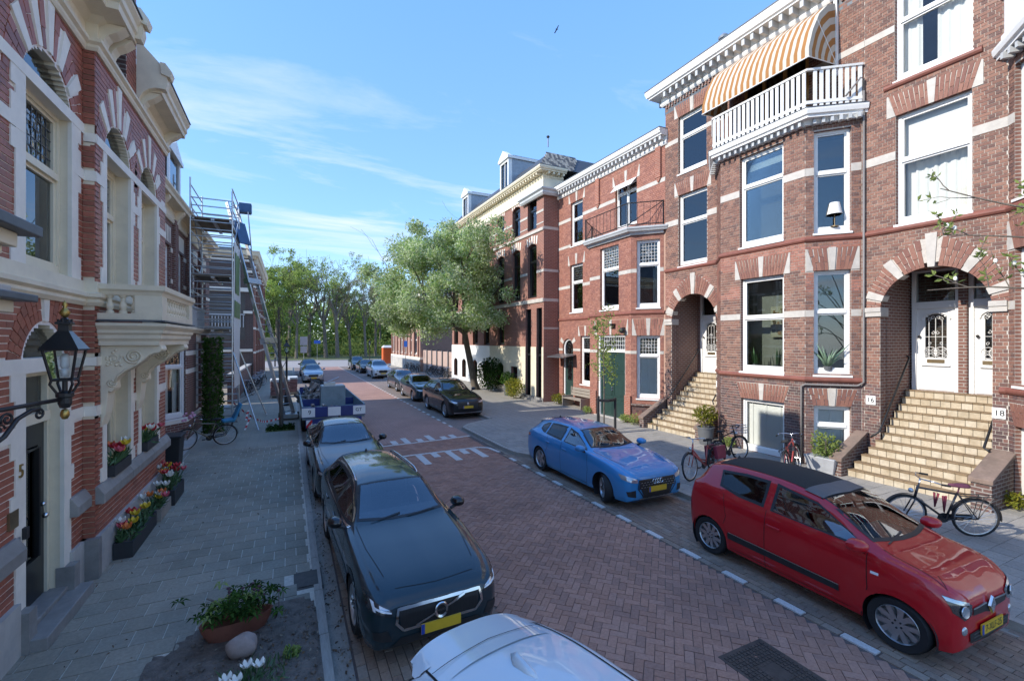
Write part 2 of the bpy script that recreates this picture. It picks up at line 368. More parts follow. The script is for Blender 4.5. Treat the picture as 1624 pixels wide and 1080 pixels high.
# ---------------------------------------------------------------- ground, road, pavements
K['ground'] = plain((.16, .15, .14), .95, .15, .5, .3, 30)
K['road_brick'] = island([(.43, .235, .165), (.46, .255, .182), (.395, .215, .152), (.44, .252, .185), (.36, .205, .152)], rough=.9, spec=.12, stain=.55, scol=(.13, .085, .07), ssc=.38, bump=.35)
K['road_joint'] = plain((.13, .098, .085), .95, .2, 20, .4, 90)
K['road_far'] = bricktex([(.45, .265, .205), (.42, .245, .19)], (.31, .19, .155), uv='g', bw=.2, rh=.1, ms=.008, stain=.35, scol=(.12, .08, .07))
K['park_brick'] = island([(.31, .235, .175), (.27, .21, .165), (.35, .26, .195), (.285, .205, .155), (.33, .265, .21)], rough=.9, spec=.15, stain=.4, scol=(.075, .065, .06), ssc=.8, white=.15)
K['park_far'] = bricktex([(.31, .24, .2), (.265, .21, .18)], (.18, .155, .14), uv='g', bw=.2, rh=.1, ms=.01, stain=.35)
K['tile'] = island([(.335, .30, .235), (.36, .32, .25), (.315, .285, .222), (.37, .33, .26), (.33, .305, .245)], rough=.92, spec=.15, stain=.72, scol=(.145, .135, .108), ssc=.6, white=.2)
K['tile_joint'] = plain((.58, .53, .44), .95, .2, 15, .4, 90)
K['tile_right'] = island([(.33, .305, .265), (.35, .325, .285), (.31, .29, .255), (.36, .33, .285)], rough=.9, stain=.35, scol=(.15, .145, .135), ssc=.7, white=.1)
K['tile_far'] = bricktex([(.35, .31, .245), (.33, .295, .23)], (.27, .25, .22), uv='g', bw=.3, rh=.3, ms=.008, stain=.35, scol=(.11, .11, .1))
K['tile_rightfar'] = bricktex([(.36, .33, .285), (.33, .305, .265)], (.2, .19, .175), uv='g', bw=.3, rh=.3, ms=.008, stain=.3, scol=(.16, .155, .14))
K['kerb_stone'] = plain((.37, .345, .30), .85, .15, 5, .3, 60, dirt=.4, dcol=(.09, .09, .085))
K['gutter'] = plain((.31, .285, .245), .9, .18, 6, .35, 60, dirt=.45, dcol=(.075, .07, .06))
K['marking'] = plain((.64, .62, .58), .7, .08, 9, .2, 60, dirt=.9, dcol=(.36, .29, .25), dsc=5)
K['asphalt_far'] = plain((.33, .30, .28), .9, .1, 1, 0)
K['grass'] = plain((.085, .10, .03), .95, .35, .8, .5, 20)
K['cast_iron'] = plain((.085, .072, .062), .6, .25, 9, .3, 60, metal=.5)

def seen(x, y, z=0, m=1.4):
 c, s = math.cos(YAW), math.sin(YAW)
 r = x*c-y*s; d = x*s+y*c
 return d > .5 and abs(r/d) < 1.125*m and abs((z-CAM.z)/d) < .748*m
def pieces(root, name, mat, boxes, limit=300, shape=None):
 # boxes: (centre, half axes a, b, c as vectors).  The largest in view become parts, the others one stuff part
 L = sorted(boxes, key=lambda q: (q[0]-CAM).length)
 base = ORG.get(root.name, Vector((0, 0, 0)))
 me = {}
 for i, q in enumerate(L[:limit]):
  k = q[4]
  if k not in me:
   b = MB(); b.box(-1, 1, -1, 1, -1, 1); me[k] = b.mesh(name, [mat[k]])
  o = bpy.data.objects.new(name, me[k]); COL.objects.link(o); o.parent = root
  c = q[0]-base
  o.matrix_local = Matrix(((q[1].x, q[2].x, q[3].x, c.x), (q[1].y, q[2].y, q[3].y, c.y), (q[1].z, q[2].z, q[3].z, c.z), (0, 0, 0, 1)))
 for k in range(len(mat)):
  rest = [q for q in L[limit:] if q[4] == k]
  if not rest: continue
  V = []; F = []
  for c, a, b, e, _ in rest:
   n = len(V)
   for sa, sb, sc in ((-1, -1, -1), (1, -1, -1), (1, 1, -1), (-1, 1, -1), (-1, -1, 1), (1, -1, 1), (1, 1, 1), (-1, 1, 1)):
    V.append(c+a*sa+b*sb+e*sc-base)
   fl = ((0, 3, 2, 1), (4, 5, 6, 7), (0, 1, 5, 4), (1, 2, 6, 5), (2, 3, 7, 6), (3, 0, 4, 7))
   if a.cross(b).dot(e) < 0: fl = tuple(f[::-1] for f in fl)
   F += [tuple(n+i for i in f) for f in fl]
  m = bpy.data.meshes.new(name+'_rest'); m.from_pydata(V, [], F); m.materials.append(MT(mat[k]))
  o = bpy.data.objects.new(name+'_field', m); COL.objects.link(o); o.parent = root; stuff(o)
def sheet(name, mat, polys, z, parent=None):
 b = MB()
 for p in polys: b.add([(x, y, z) for x, y in p], [tuple(range(len(p)))])
 return struct(b.build(name, mat, parent))
def R4(x0, x1, y0, y1): return [(x0, y0), (x1, y0), (x1, y1), (x0, y1)]
sheet('ground', 'ground', [R4(-300, 300, -60, 400)], -.06)
KL = .40          # left kerb line
XR0, XR1 = 2.36, 5.62
PR0, PR1 = 5.74, 7.55
road = sheet('road', 'road_joint', [R4(XR0, XR1+.12, -8, 15)], -.012)
sheet('road_surface', 'road_far', [R4(XR0, XR1+.12, 15, 62)], -.002)
# herringbone clinkers at 45 degrees
L = []; w = .1; g = .0035; c45 = math.sqrt(.5); rnd = random.Random(3)
for i in range(-20, 190):
 for j in range(-130, 130):
  k = (i-j) % 4
  if k == 0: a0, a1, b0, b1 = i*w, (i+2)*w, j*w, (j+1)*w
  elif k == 3: a0, a1, b0, b1 = i*w, (i+1)*w, j*w, (j+2)*w
  else: continue
  ca, cb = (a0+a1)/2, (b0+b1)/2
  x = XR0+(ca-cb)*c45; y = (ca+cb)*c45
  if x < XR0+.03 or x > XR1-.02 or y < 1 or y > 15 or not seen(x, y): continue
  z = rnd.uniform(-.0025, .0025)
  A = Vector((c45, c45, rnd.uniform(-.012, .012)))*((a1-a0)/2-g); B = Vector((-c45, c45, rnd.uniform(-.012, .012)))*((b1-b0)/2-g)
  L.append((Vector((x, y, z-.03)), A, B, Vector((0, 0, .03)), 0))
pieces(road, 'clinker', ['road_brick'], L)
def bond(x0, x1, y0, y1, lx, ly, alongy, g, z, th=.03, tilt=.01, ok=None, jit=.0025, sd=1):
 # rows of equal stones in half bond
 out = []; rn = random.Random(sd)
 nr = int(((x1-x0) if alongy else (y1-y0))/(lx if alongy else ly)+.5)
 for r in range(nr):
  if alongy: a = x0+(r+.5)*lx; b = y0+(r % 2)*ly/2
  else: a = y0+(r+.5)*ly; b = x0+(r % 2)*lx/2-lx/2
  while b < (y1 if alongy else x1):
   e0, e1 = (b, b+ly) if alongy else (b, b+lx)
   lo, hi = (y0, y1) if alongy else (x0, x1)
   e0, e1 = max(e0, lo), min(e1, hi)
   b += ly if alongy else lx
   if e1-e0 < .04: continue
   x, y = (a, (e0+e1)/2) if alongy else ((e0+e1)/2, a)
   if not seen(x, y) or (ok and not ok(x, y)): continue
   hx = (lx/2 if alongy else (e1-e0)/2)-g; hy = ((e1-e0)/2 if alongy else ly/2)-g
   out.append((Vector((x, y, z-th+rn.uniform(-jit, jit))), Vector((hx, 0, rn.uniform(-tilt, tilt)*hx)), Vector((0, hy, rn.uniform(-tilt, tilt)*hy)), Vector((0, 0, th)), 0))
 return out
# parking lanes
pl = sheet('parking_lane', 'road_joint', [R4(KL+.2, XR0, -8, 14), R4(PR0, PR1, -8, 14)], -.012)
sheet('parking_surface', 'park_far', [R4(KL+.2, XR0, 14, 62), R4(PR0, PR1, 14, 62)], -.002)
pieces(pl, 'paving_brick', ['park_brick'], bond(KL+.22, XR0-.005, 1.5, 14, .1, .2, True, .004, 0, sd=4)+bond(PR0+.005, PR1-.01, .5, 14, .1, .2, True, .004, 0, sd=5))
# white bricks between carriageway and parking lane, and the table of the speed hump
mk = []
for k in range(76):
 y = 2.83+k*.79
 if 12.1 < y < 17.0: continue
 mk.append((Vector((XR1+.055, y, -.012)), Vector((.05, 0, 0)), Vector((0, .175, 0)), Vector((0, 0, .018)), 0))
pieces(road, 'lane_marking', ['marking'], mk)
st = []
k = 0
for i in range(25):
 y = 2.43+i*.79
 if 12.1 < y < 16.8: continue
 for e in (-.1, .1): st.append((Vector((XR1+.055, y+e, -.03)), Vector((.052, 0, 0)), Vector((0, .096, 0)), Vector((0, 0, .032)), 0))
pieces(road, 'edge_stone', ['park_brick'], st)
hp = []
def hump(pts, teeth, sgn):
 for (xa, ya), (xb, yb) in zip(pts[:-1], pts[1:]):
  d = Vector((xb-xa, yb-ya, 0)); n = max(1, int(d.length/.2)); d /= n
  for i in range(n):
   c = Vector((xa, ya, -.012))+d*(i+.5); u = d.normalized(); v = Vector((-u.y, u.x, 0))
   hp.append((c, u*(d.length/2-.006), v*.05, Vector((0, 0, .018)), 0))
 for tx, ty, tl in teeth:
  n = int(tl/.1)
  for i in range(n):
   hp.append((Vector((tx, ty+sgn*(i+.5)*.1, -.012)), Vector((.1-.003, 0, 0)), Vector((0, .045, 0)), Vector((0, 0, .018)), 0))
hump([(2.45, 13.1), (3.17, 13.22), (5.35, 13.3), (5.6, 13.1), (5.68, 12.45)], [(2.9, 13.05, .9), (3.4, 13.15, 1.15), (3.85, 13.2, .6), (4.3, 13.2, 1.15), (4.75, 13.2, .6), (5.1, 13.2, 1.15)], -1)
hump([(2.4, 14.7), (4.6, 14.87), (5.72, 15.05)], [(2.6, 14.8, .5), (3.1, 14.85, .5), (3.5, 14.85, .8), (3.95, 14.9, .4), (4.35, 14.95, .8), (4.8, 14.95, .4), (5.15, 15.0, .6)], 1)
pieces(road, 'hump_marking', ['marking'], hp)
# left pavement with tree pit
LZ = .07
PIT = [(-1.12, 5.75), (-.7, 6.12), (-.1, 6.2), (.14, 6.35), (.30, 6.1), (.32, 3.0), (-1.25, 3.0), (-1.3, 5.2)]
def inpoly(P, x, y):
 c = False; j = len(P)-1
 for i in range(len(P)):
  if (P[i][1] > y) != (P[j][1] > y) and x < (P[j][0]-P[i][0])*(y-P[i][1])/(P[j][1]-P[i][1])+P[i][0]: c = not c
  j = i
 return c
pav = sheet('pavement', 'tile_joint', [R4(-2.62, KL-.1, -6, 16)], LZ-.009)
sheet('pavement_surface', 'tile_far', [R4(-2.62, KL-.1, 16, 62), R4(-9, -2.62, 12.6, 62)], LZ-.002)
SP = (.06, .42, 6.62, 7.15)
pieces(pav, 'paving_tile', ['tile'], bond(-2.6, KL-.12, 2, 16, .3, .3, False, .0062, LZ, sd=6, tilt=.008,
       ok=lambda x, y: not inpoly(PIT, x, y) and not (SP[0]-.1 < x and SP[2] < y < SP[3])))
kb = []
for i in range(62):
 y = 1+i*1.0
 kb.append((Vector((KL-.05, y, LZ-.10+.003)), Vector((.05, 0, 0)), Vector((0, .494, 0)), Vector((0, 0, .10)), 0))
kerb = sheet('kerb', 'gutter', [R4(KL, KL+.2, -6, 62)], -.014)
pieces(kerb, 'kerb_stone', ['kerb_stone'], kb)
pieces(kerb, 'gutter_stone', ['gutter'], [(Vector((KL+.1, 1+i*.5, -.05)), Vector((.095, 0, 0)), Vector((0, .246, 0)), Vector((0, 0, .048)), 0) for i in range(60)])
# right pavement with the bulge before number 12
RZ = .10
BUL = [(7.65, 10.35), (7.2, 10.55), (6.4, 11.2), (5.98, 11.9), (5.92, 12.6), (5.92, 16.2), (6.3, 16.7), (7.3, 17.25), (7.65, 17.35)]
pav2 = sheet('pavement', 'tile_rightfar', [R4(7.65, 13.2, -6, 15), BUL], RZ-.009)
sheet('pavement_surface', 'tile_rightfar', [R4(7.65, 13.4, 15, 62), [(5.97, 15), (7.65, 15), (7.65, 17.3), (7.3, 17.2), (6.3, 16.65), (5.97, 16.2)]], RZ-.002)
pieces(pav2, 'paving_tile', ['tile_right'], bond(7.66, 12.9, -.5, 15, .3, .3, False, .004, RZ, sd=7, tilt=.008)+bond(6.0, 7.62, 11, 15, .3, .3, False, .004, RZ, sd=8, ok=lambda x, y: inpoly(BUL, x-.12, y-.12)))
kb = []
for i in range(56):
 y = .9+i*.9
 if 10.3 < y+.45 and y-.45 < 17.3: continue
 kb.append((Vector((7.6, y, RZ-.10+.003)), Vector((.06, 0, 0)), Vector((0, .444, 0)), Vector((0, 0, .10)), 0))
for (xa, ya), (xb, yb) in zip(BUL[:-1], BUL[1:]):
 d = Vector((xb-xa, yb-ya, 0)); n = max(1, round(d.length/.9)); d /= n
 u = d.normalized(); v = Vector((-u.y, u.x, 0))
 for i in range(n):
  kb.append((Vector((xa, ya, RZ-.10+.003))+d*(i+.5), u*(d.length/2-.005), v*.06, Vector((0, 0, .10)), 0))
kerb2 = sheet('kerb', 'gutter', [R4(7.4, 7.6, -6, 10.3), R4(7.4, 7.6, 17.4, 62)], -.001)
pieces(kerb2, 'kerb_stone', ['kerb_stone'], kb)
b = MB()
b.add([(x, y, LZ+.004) for x, y in PIT], [tuple(range(len(PIT)))])
soil = struct(b.build('soil_bed', 'soil'))
# lumpy earth, as one sheet over the pit
b = MB(); n = 46; V = []
for i in range(n+1):
 for j in range(n+1):
  x = -1.3+i*1.62/n; y = 3.0+j*3.4/n
  h = .022*mnoise.noise(Vector((x*3, y*3, 0)))+.016*mnoise.noise(Vector((x*11, y*11, 4)))
  V.append((x, y, LZ+.012+h))
F = [(i*(n+1)+j, (i+1)*(n+1)+j, (i+1)*(n+1)+j+1, i*(n+1)+j+1) for i in range(n) for j in range(n) if any(inpoly(PIT, V[i*(n+1)+j][0]+.03+a, V[i*(n+1)+j][1]+.05-c) for a in (0, .13) for c in (0, .13)) and V[i*(n+1)+j][0] < .29]
b.add(V, F); struct(b.build('soil', 'soil', smooth=True))
b = MB(); rnc = random.Random(12)
for i in range(170):
 x, y = rnc.uniform(-1.2, .28), rnc.uniform(4.6, 6.3); r = rnc.uniform(.008, .03)
 if inpoly(PIT, x, y): b.sphere((x, y, LZ+.02), r, 5, sq=(1, rnc.uniform(.7, 1.3), .7))
tag(b.build('soil_clods', 'soil'), 'dark clods of earth on the bare soil by the left kerb', 'soil', kind='stuff')
# crossing street and park ground
sheet('crossing_street', 'asphalt_far', [R4(-90, 120, 62, 82)], .004)
sheet('grass_verge', 'grass', [R4(-120, 160, 83, 240)], .06)
b = MB(); b.box(-90, 120, 82, 83, -.05, .1); struct(b.build('kerb', 'kerb_stone'))
# covers let into the road and kerb
t = thing('manhole_cover', 'rectangular cast iron cover set in the red clinker road beside the red car', 'manhole cover', (4.42, 2.93, 0))
b = MB(); b.box(4.08, 4.76, 2.5, 3.37, -.03, .003); b.build('frame', 'cast_iron', t)
b = MB()
for i in range(13):
 for j in range(17):
  x = 4.12+i*.047; y = 2.54+j*.047
  if 4.33 < x < 4.5 and 2.85 < y < 3.05: continue
  b.box(x, x+.034, y, y+.034, 0, .009)
stuff(b.build('ribs', 'cast_iron', t))
b = MB(); b.box(4.30, 4.52, 2.82, 3.09, 0, .007); b.build('centre_plate', 'cast_iron', t)
t = thing('kerb_drain', 'cast iron street drain set in the left kerb beside the black estate car', 'drain', (.24, 6.9, LZ))
b = MB(); b.box(SP[0], SP[1], SP[2], SP[3], LZ-.05, LZ-.004); b.build('frame', 'cast_iron', t)
b = MB(); b.box(SP[0]+.05, SP[1]-.06, SP[2]+.05, SP[3]-.05, LZ-.01, LZ+.004); b.build('lid', 'cast_iron', t)
# ---------------------------------------------------------------- wall building kit
BR = {}
def halfw(op, z):
 # open interval of an opening at height z, or None
 k = op[0]
 if k == 'r': return (op[1], op[2]) if op[3] < z < op[4] else None
 if k == 'a':
  _, a, b, z0, zs, rise = op
  if z <= z0: return None
  if z <= zs: return (a, b)
  w = (b-a)/2; r = (w*w+rise*rise)/(2*rise); zc = zs+rise-r; q = r*r-(z-zc)**2
  if z >= zs+rise or q <= 0: return None
  return ((a+b)/2-math.sqrt(q), (a+b)/2+math.sqrt(q))
 if k == 't':
  _, a, b, c, d, z0, z1 = op
  if not z0 < z < z1: return None
  t = (z-z0)/(z1-z0); return (a+(c-a)*t, b+(d-b)*t)
 if k == 'v':                      # pointed ring round an arch: (centre, inner half width, zs, outer radius at side, outer radius at top)
  _, c, zs, rs, rt = op
  if z <= zs: return None
  for i in range(60):
   a = math.pi/2*i/59; r = rs+(rt-rs)*(a/(math.pi/2))**2.2
   if r*math.sin(a) >= z-zs: return (c-r*math.cos(a), c+r*math.cos(a))
  return None
def ivals(ops, z, s0, s1):
 cut = sorted(q for q in (halfw(o, z) for o in ops) if q and q[1] > s0 and q[0] < s1); out = []; x = s0
 for a, b in cut:
  if a > x+1e-4: out.append((x, a))
  x = max(x, b)
 if x < s1-1e-4: out.append((x, s1))
 return out
def breaks(ops, z0, z1, step=.05):
 zs = {z0, z1}
 for o in ops:
  if o[0] == 'r': zs |= {o[3], o[4]}
  elif o[0] == 'a':
   n = int(o[5]/step)+2; zs |= {o[3], o[4]} | {o[4]+o[5]*i/n for i in range(n+1)}
  elif o[0] == 't':
   n = int((o[6]-o[5])/step)+1; zs |= {o[5]+(o[6]-o[5])*i/n for i in range(n+1)}
 return sorted(z for z in zs if z0-1e-6 <= z <= z1+1e-6)
def wall(root, fr, s0, s1, z0, z1, ops, rev, mortar, th=.3, front=-.010, name='wall'):
 b = MB(); zs = breaks(ops, z0, z1); pend = {}
 for a, c in zip(zs[:-1], zs[1:]):
  if c-a < 1e-4: continue
  for p, q in ivals(ops, (a+c)/2, s0, s1): b.fbox(fr, p, q, a, c, -th, front, 0, 1)
 return b.build(name, [rev, mortar], root, recalc=False) if False else b.build(name, [rev, mortar], root)
def lay(root, fr, s0, s1, z0, z1, ops, slot, L=.22, H=.0755, jz=.0115, js=.0105, o=0, cross=True, seed=1):
 out = BR.setdefault(root.name, []); rn = random.Random(seed); k0 = int(round(z0/H)); d, n = fr.d, fr.n
 for k in range(k0, int(z1/H)+1):
  a, c = max(k*H, z0), min((k+1)*H, z1)
  if c-a < .02: continue
  head = cross and k % 2; l = L/2 if head else L; ph = L/4 if head else (0 if not cross or k % 4 == 0 else L/2)
  if not cross: ph = (k % 2)*L/2
  for p, q in ivals(ops, (a+c)/2, s0, s1):
   x = math.floor((p-ph)/l)*l+ph
   while x < q-.004:
    e0, e1 = max(x, p), min(x+l, q); x += l
    if e1-e0 < .022: continue
    oo = o+rn.uniform(-.002, .0012)
    out.append((Vector(fr.pt((e0+e1)/2, oo-.018, (a+c)/2)), d*((e1-e0)/2-js/2), n*.018, Vector((0, 0, (c-a)/2-jz/2)), slot(k*H, (e0+e1)/2) if callable(slot) else slot))
def strek(root, fr, s0, s1, z0, z1, slot, stone='stone_band', key=True, sp=.15, ends=True, ew=.13, o=.004):
 # flat arch of soldier bricks with key stone and skewbacks; returns the opening for the bond around it
 out = BR.setdefault(root.name, []); n = max(4, round((s1-s0)/.078)); h = z1-z0; m = MB()
 kw = n//2
 for i in range(n):
  t = (i+.5)/n; sb = s0+(s1-s0)*t; stp = s0-sp+(s1-s0+2*sp)*t
  if key and abs(t-.5)*(s1-s0) < .075: continue
  dv = fr.d*(stp-sb)+Vector((0, 0, h))
  wb = (s1-s0)/n; wt = (s1-s0+2*sp)/n
  q = .5+(.13 if i % 2 else -.13); P0 = Vector(fr.pt(sb, o-.018, z0)); ln = dv.length
  for t0, t1 in ((0, q-.005/h), (q+.005/h, 1)): out.append((P0+dv*((t0+t1)/2), fr.d*((wb+wt)/4-.0075), fr.n*.018, dv*((t1-t0)/2), slot))
 c = (s0+s1)/2
 if key: m.fprism(fr, [(c-.05, z0), (c+.05, z0), (c+.085, z1+.02), (c-.085, z1+.02)], -.02, .014)
 if ends:
  for sg, e in ((-1, s0), (1, s1)):
   m.fprism(fr, [(e, z0-.005), (e+sg*sp, z1), (e+sg*(sp+.02), z1), (e+sg*(ew+.05), z1-.03), (e+sg*(ew+.05), z0-.005)], -.02, .010)
 each(m, 'lintel_stone', stone, root)
 x = ew+.05 if ends else sp
 return ('t', s0-(x if ends else 0), s1+(x if ends else 0), s0-x, s1+x, z0, z1)
def arch(root, fr, c, zs, r, rs, rt, slot, stones, stone='stone_band', o=.006):
 # round arch of radial bricks with a pointed back; stones: list of (angle, half width angle)
 out = BR.setdefault(root.name, []); m = MB()
 def ro(a): return rs+(rt-rs)*(1-abs(a-90)/90.)**2.2
 n = int(math.pi*r/.078)
 for i in range(n):
  a = 180*(i+.5)/n
  if any(abs(a-q) < hw+1.2 for q, hw in stones): continue
  e = Vector((math.cos(R(a)), math.sin(R(a)))); R0, R1 = r, ro(a); rm = (R0+R1)/2
  dv = fr.d*e.x+Vector((0, 0, e.y)); tv = fr.d*(-e.y)+Vector((0, 0, e.x))
  q = R0+(R1-R0)*(.5+(.12 if i % 2 else -.12))
  for ra_, rb in ((R0, q-.005), (q+.005, R1)): rm = (ra_+rb)/2; out.append((Vector(fr.pt(c+e.x*rm, o-.03, zs+e.y*rm)), tv*(math.pi*rm/n/2-.0075), fr.n*.03, dv*((rb-ra_)/2), slot))
 for a, hw in stones:
  P = []
  for q, rr in ((a-hw, r-.005), (a+hw, r-.005), (a+hw, ro(a)+.03), (a-hw, ro(a)+.03)):
   P.append((c+math.cos(R(q))*rr, zs+math.sin(R(q))*rr))
  m.fprism(fr, P, -.25, o+.012)
 each(m, 'arch_stone', stone, root)
 return ('v', c, zs, rs, rt)
def band(root, fr, s0, s1, z0, z1, ops, mat='stone_band', o=.008, name='stone_band'):
 m = MB()
 for a, b in ivals(ops, (z0+z1)/2, s0, s1): m.fbox(fr, a+.002, b-.002, z0, z1, -.02, o)
 each(m, name, mat, root)
def finish(root, mats, limit=300, name='brick'):
 pieces(root, name, mats, BR.pop(root.name, []), limit)
def wavy(b, fr, s0, s1, z0, z1, o, amp=.03, n=None, seed=0, m=0):
 n = n or max(8, int((s1-s0)/.025)); rn = random.Random(seed); ph = rn.random()*6; P = [[], []]
 for i in range(n+1):
  s = s0+(s1-s0)*i/n; w = amp*(math.sin(s*38+ph)+.5*math.sin(s*71+ph*2))
  P[0].append(fr.pt(s, o+w, z0)); P[1].append(fr.pt(s, o+w*.7, z1))
 b.loft(P, m, ring_closed=False, cap=False)
def window(root, fr, s0, s1, z0, z1, tz=None, rev=.11, fw=.07, cur=None, lead=None, wm='white_paint', sill=.10, room='room', depth=.8, bot=.14, name='window', mull=0, glass='window_glass', seed=0):
 F, Bk = -rev, -rev-.10; b = MB()
 b.fbox(fr, s0, s0+fw, z0, z1, Bk, F); b.fbox(fr, s1-fw, s1, z0, z1, Bk, F)
 b.fbox(fr, s0+fw, s1-fw, z1-fw, z1, Bk, F); b.fbox(fr, s0+fw, s1-fw, z0, z0+bot, Bk, F+.004)
 e = fw; k = .04
 lites = [(z0+bot, z1-fw)] if tz is None else [(z0+bot, tz-.04), (tz+.04, z1-fw)]
 if tz is not None: b.fbox(fr, s0+fw, s1-fw, tz-.04, tz+.04, Bk, F+.012)
 xs = [s0+e+(s1-s0-2*e)*i/(mull+1) for i in range(mull+2)]
 for i in range(1, mull+1): b.fbox(fr, xs[i]-.03, xs[i]+.03, z0+bot, z1-fw, Bk, F-.004)
 cells = [(xs[i]+(.03 if i else 0), xs[i+1]-(.03 if i < mull else 0), za, zb) for i in range(mull+1) for za, zb in lites]
 for a, c, za, zb in cells:          # sashes
  b.fbox(fr, a, a+k, za, zb, F-.085, F-.025); b.fbox(fr, c-k, c, za, zb, F-.085, F-.025)
  b.fbox(fr, a+k, c-k, za, za+k, F-.085, F-.025); b.fbox(fr, a+k, c-k, zb-k, zb, F-.085, F-.025)
 w = b.build(name, wm, root)
 for a, c, za, zb in cells:
  isl = lead and tz is not None and za > tz
  b = MB(); b.fbox(fr, a+k-.004, c-k+.004, za+k-.004, zb-k+.004, F-.060, F-.054)
  b.build('pane', 'leaded_glass' if isl else ('window_glass_clear' if cur in ('full', 'roller', 'blind', 'open') and glass == 'window_glass' else glass), w)
  if isl:
   b = MB(); nx = max(3, round((c-a)/.13)); ny = max(3, round((zb-za)/.13))
   for i in range(1, nx): x = a+k+(c-a-2*k)*i/nx; b.fbox(fr, x-.005, x+.005, za+k, zb-k, F-.065, F-.049)
   for i in range(1, ny): z = za+k+(zb-za-2*k)*i/ny; b.fbox(fr, a+k, c-k, z-.005, z+.005, F-.064, F-.048)
   if lead == 'gem':
    x, z = (a+c)/2, (za+zb)/2
    b.tube([fr.pt(x-.1, F-.05, z), fr.pt(x, F-.05, z+.1), fr.pt(x+.1, F-.05, z), fr.pt(x, F-.05, z-.1)], .009, 4, closed=True)
   b.build('leading', 'white_paint' if lead == 'gem' else 'plastic_grey', w)
 if sill:
  b = MB(); b.fbox(fr, s0-.03, s1+.03, z0-.055, z0-.004, Bk, .035); b.build('sill', wm if wm != 'black_paint' else 'stone_band', w)
 b = MB(); p = fr.pt; D = Bk-depth; A = [p(s0, Bk, z0), p(s1, Bk, z0), p(s1, Bk, z1), p(s0, Bk, z1)]; q = .25
 B2 = [p(s0-q, D, z0), p(s1+q, D, z0), p(s1+q, D, z1), p(s0-q, D, z1)]
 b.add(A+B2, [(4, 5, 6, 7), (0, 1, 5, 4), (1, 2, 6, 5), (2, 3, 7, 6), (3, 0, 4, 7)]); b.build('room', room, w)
 oc = Bk-(.03 if cur == 'blind' else .10); mid = (s0+s1)/2
 if cur == 'full':
  b = MB(); wavy(b, fr, s0+.02, mid+.015, z0+.02, z1-.03, oc, seed=seed); wavy(b, fr, mid-.01, s1-.02, z0+.02, z1-.03, oc-.03, seed=seed+1); b.build('curtain', 'curtain', w, smooth=True)
 elif cur in ('sides', 'right', 'left', 'open'):
  q = (s1-s0)*(.27 if cur == 'sides' else .33)
  b = MB()
  if cur in ('sides', 'left', 'open'): wavy(b, fr, s1-q*(1 if cur != 'open' else .9), s1-.02, z0+.02, z1-.03, oc, seed=seed)
  if cur in ('sides', 'right', 'open'): wavy(b, fr, s0+.02, s0+q*(1 if cur != 'open' else 1.5), z0+.02, z1-.03, oc, seed=seed+1)
  b.build('curtain', 'curtain', w, smooth=True)
 elif cur == 'blind':
  b = MB(); z = z0+.04
  while z < z1-.03:
   b.hexa([p(s0+.03, oc+.012, z), p(s1-.03, oc+.012, z), p(s1-.03, oc-.006, z+.036), p(s0+.03, oc-.006, z+.036), p(s0+.03, oc+.012, z+.003), p(s1-.03, oc+.012, z+.003), p(s1-.03, oc-.006, z+.039), p(s0+.03, oc-.006, z+.039)])
   z += .036
  stuff(b.build('blind_slats', 'blind', w))
  b = MB()
  for t in (.18, .5, .82): s = s0+(s1-s0)*t; b.fbox(fr, s-.018, s+.018, z0+.04, z1-.03, oc+.018, oc+.022)
  b.build('blind_tape', 'blind', w)
 elif cur == 'roller':
  b = MB(); b.fbox(fr, s0+.03, s1-.03, z1-(z1-z0)*.42, z1-.03, oc-.006, oc); b.build('roller_blind', 'blind', w)
  b = MB(); wavy(b, fr, s0+.02, mid+.01, z0+.02, z1-.4*(z1-z0), oc-.08, seed=seed); wavy(b, fr, mid-.01, s1-.02, z0+.02, z1-.4*(z1-z0), oc-.1, seed=seed+1); b.build('curtain', 'curtain', w, smooth=True)
 elif cur == 'top':
  b = MB(); b.fbox(fr, s0+.03, s1-.03, z1-.40, z1-.2, oc-.006, oc); b.build('roller_blind', 'blind', w)
 return w
def text_mesh(parent, body, fr, s, z, size, o, mat, name='number', org=None, dep=.004, align='CENTER', flip=1):
 cu = bpy.data.curves.new('lettering', 'FONT'); cu.body = body; cu.size = size; cu.extrude = dep; cu.align_x = align; cu.align_y = 'CENTER'
 to = bpy.data.objects.new('tmp', cu); COL.objects.link(to)
 me = bpy.data.meshes.new_from_object(to.evaluated_get(bpy.context.evaluated_depsgraph_get())); bpy.data.objects.remove(to)
 base = ORG.get(parent.name, Vector((0, 0, 0))); b = Vector(fr.pt(s, o, z))-base; d = fr.d*flip; n = fr.n
 me.transform(Matrix(((d.x, 0, n.x, b.x), (d.y, 0, n.y, b.y), (0, 1, 0, b.z), (0, 0, 0, 1))))
 me.materials.clear(); me.materials.append(MT(mat))
 ob = bpy.data.objects.new(name, me); COL.objects.link(ob); ob.parent = parent; ORG[ob.name] = base; return ob

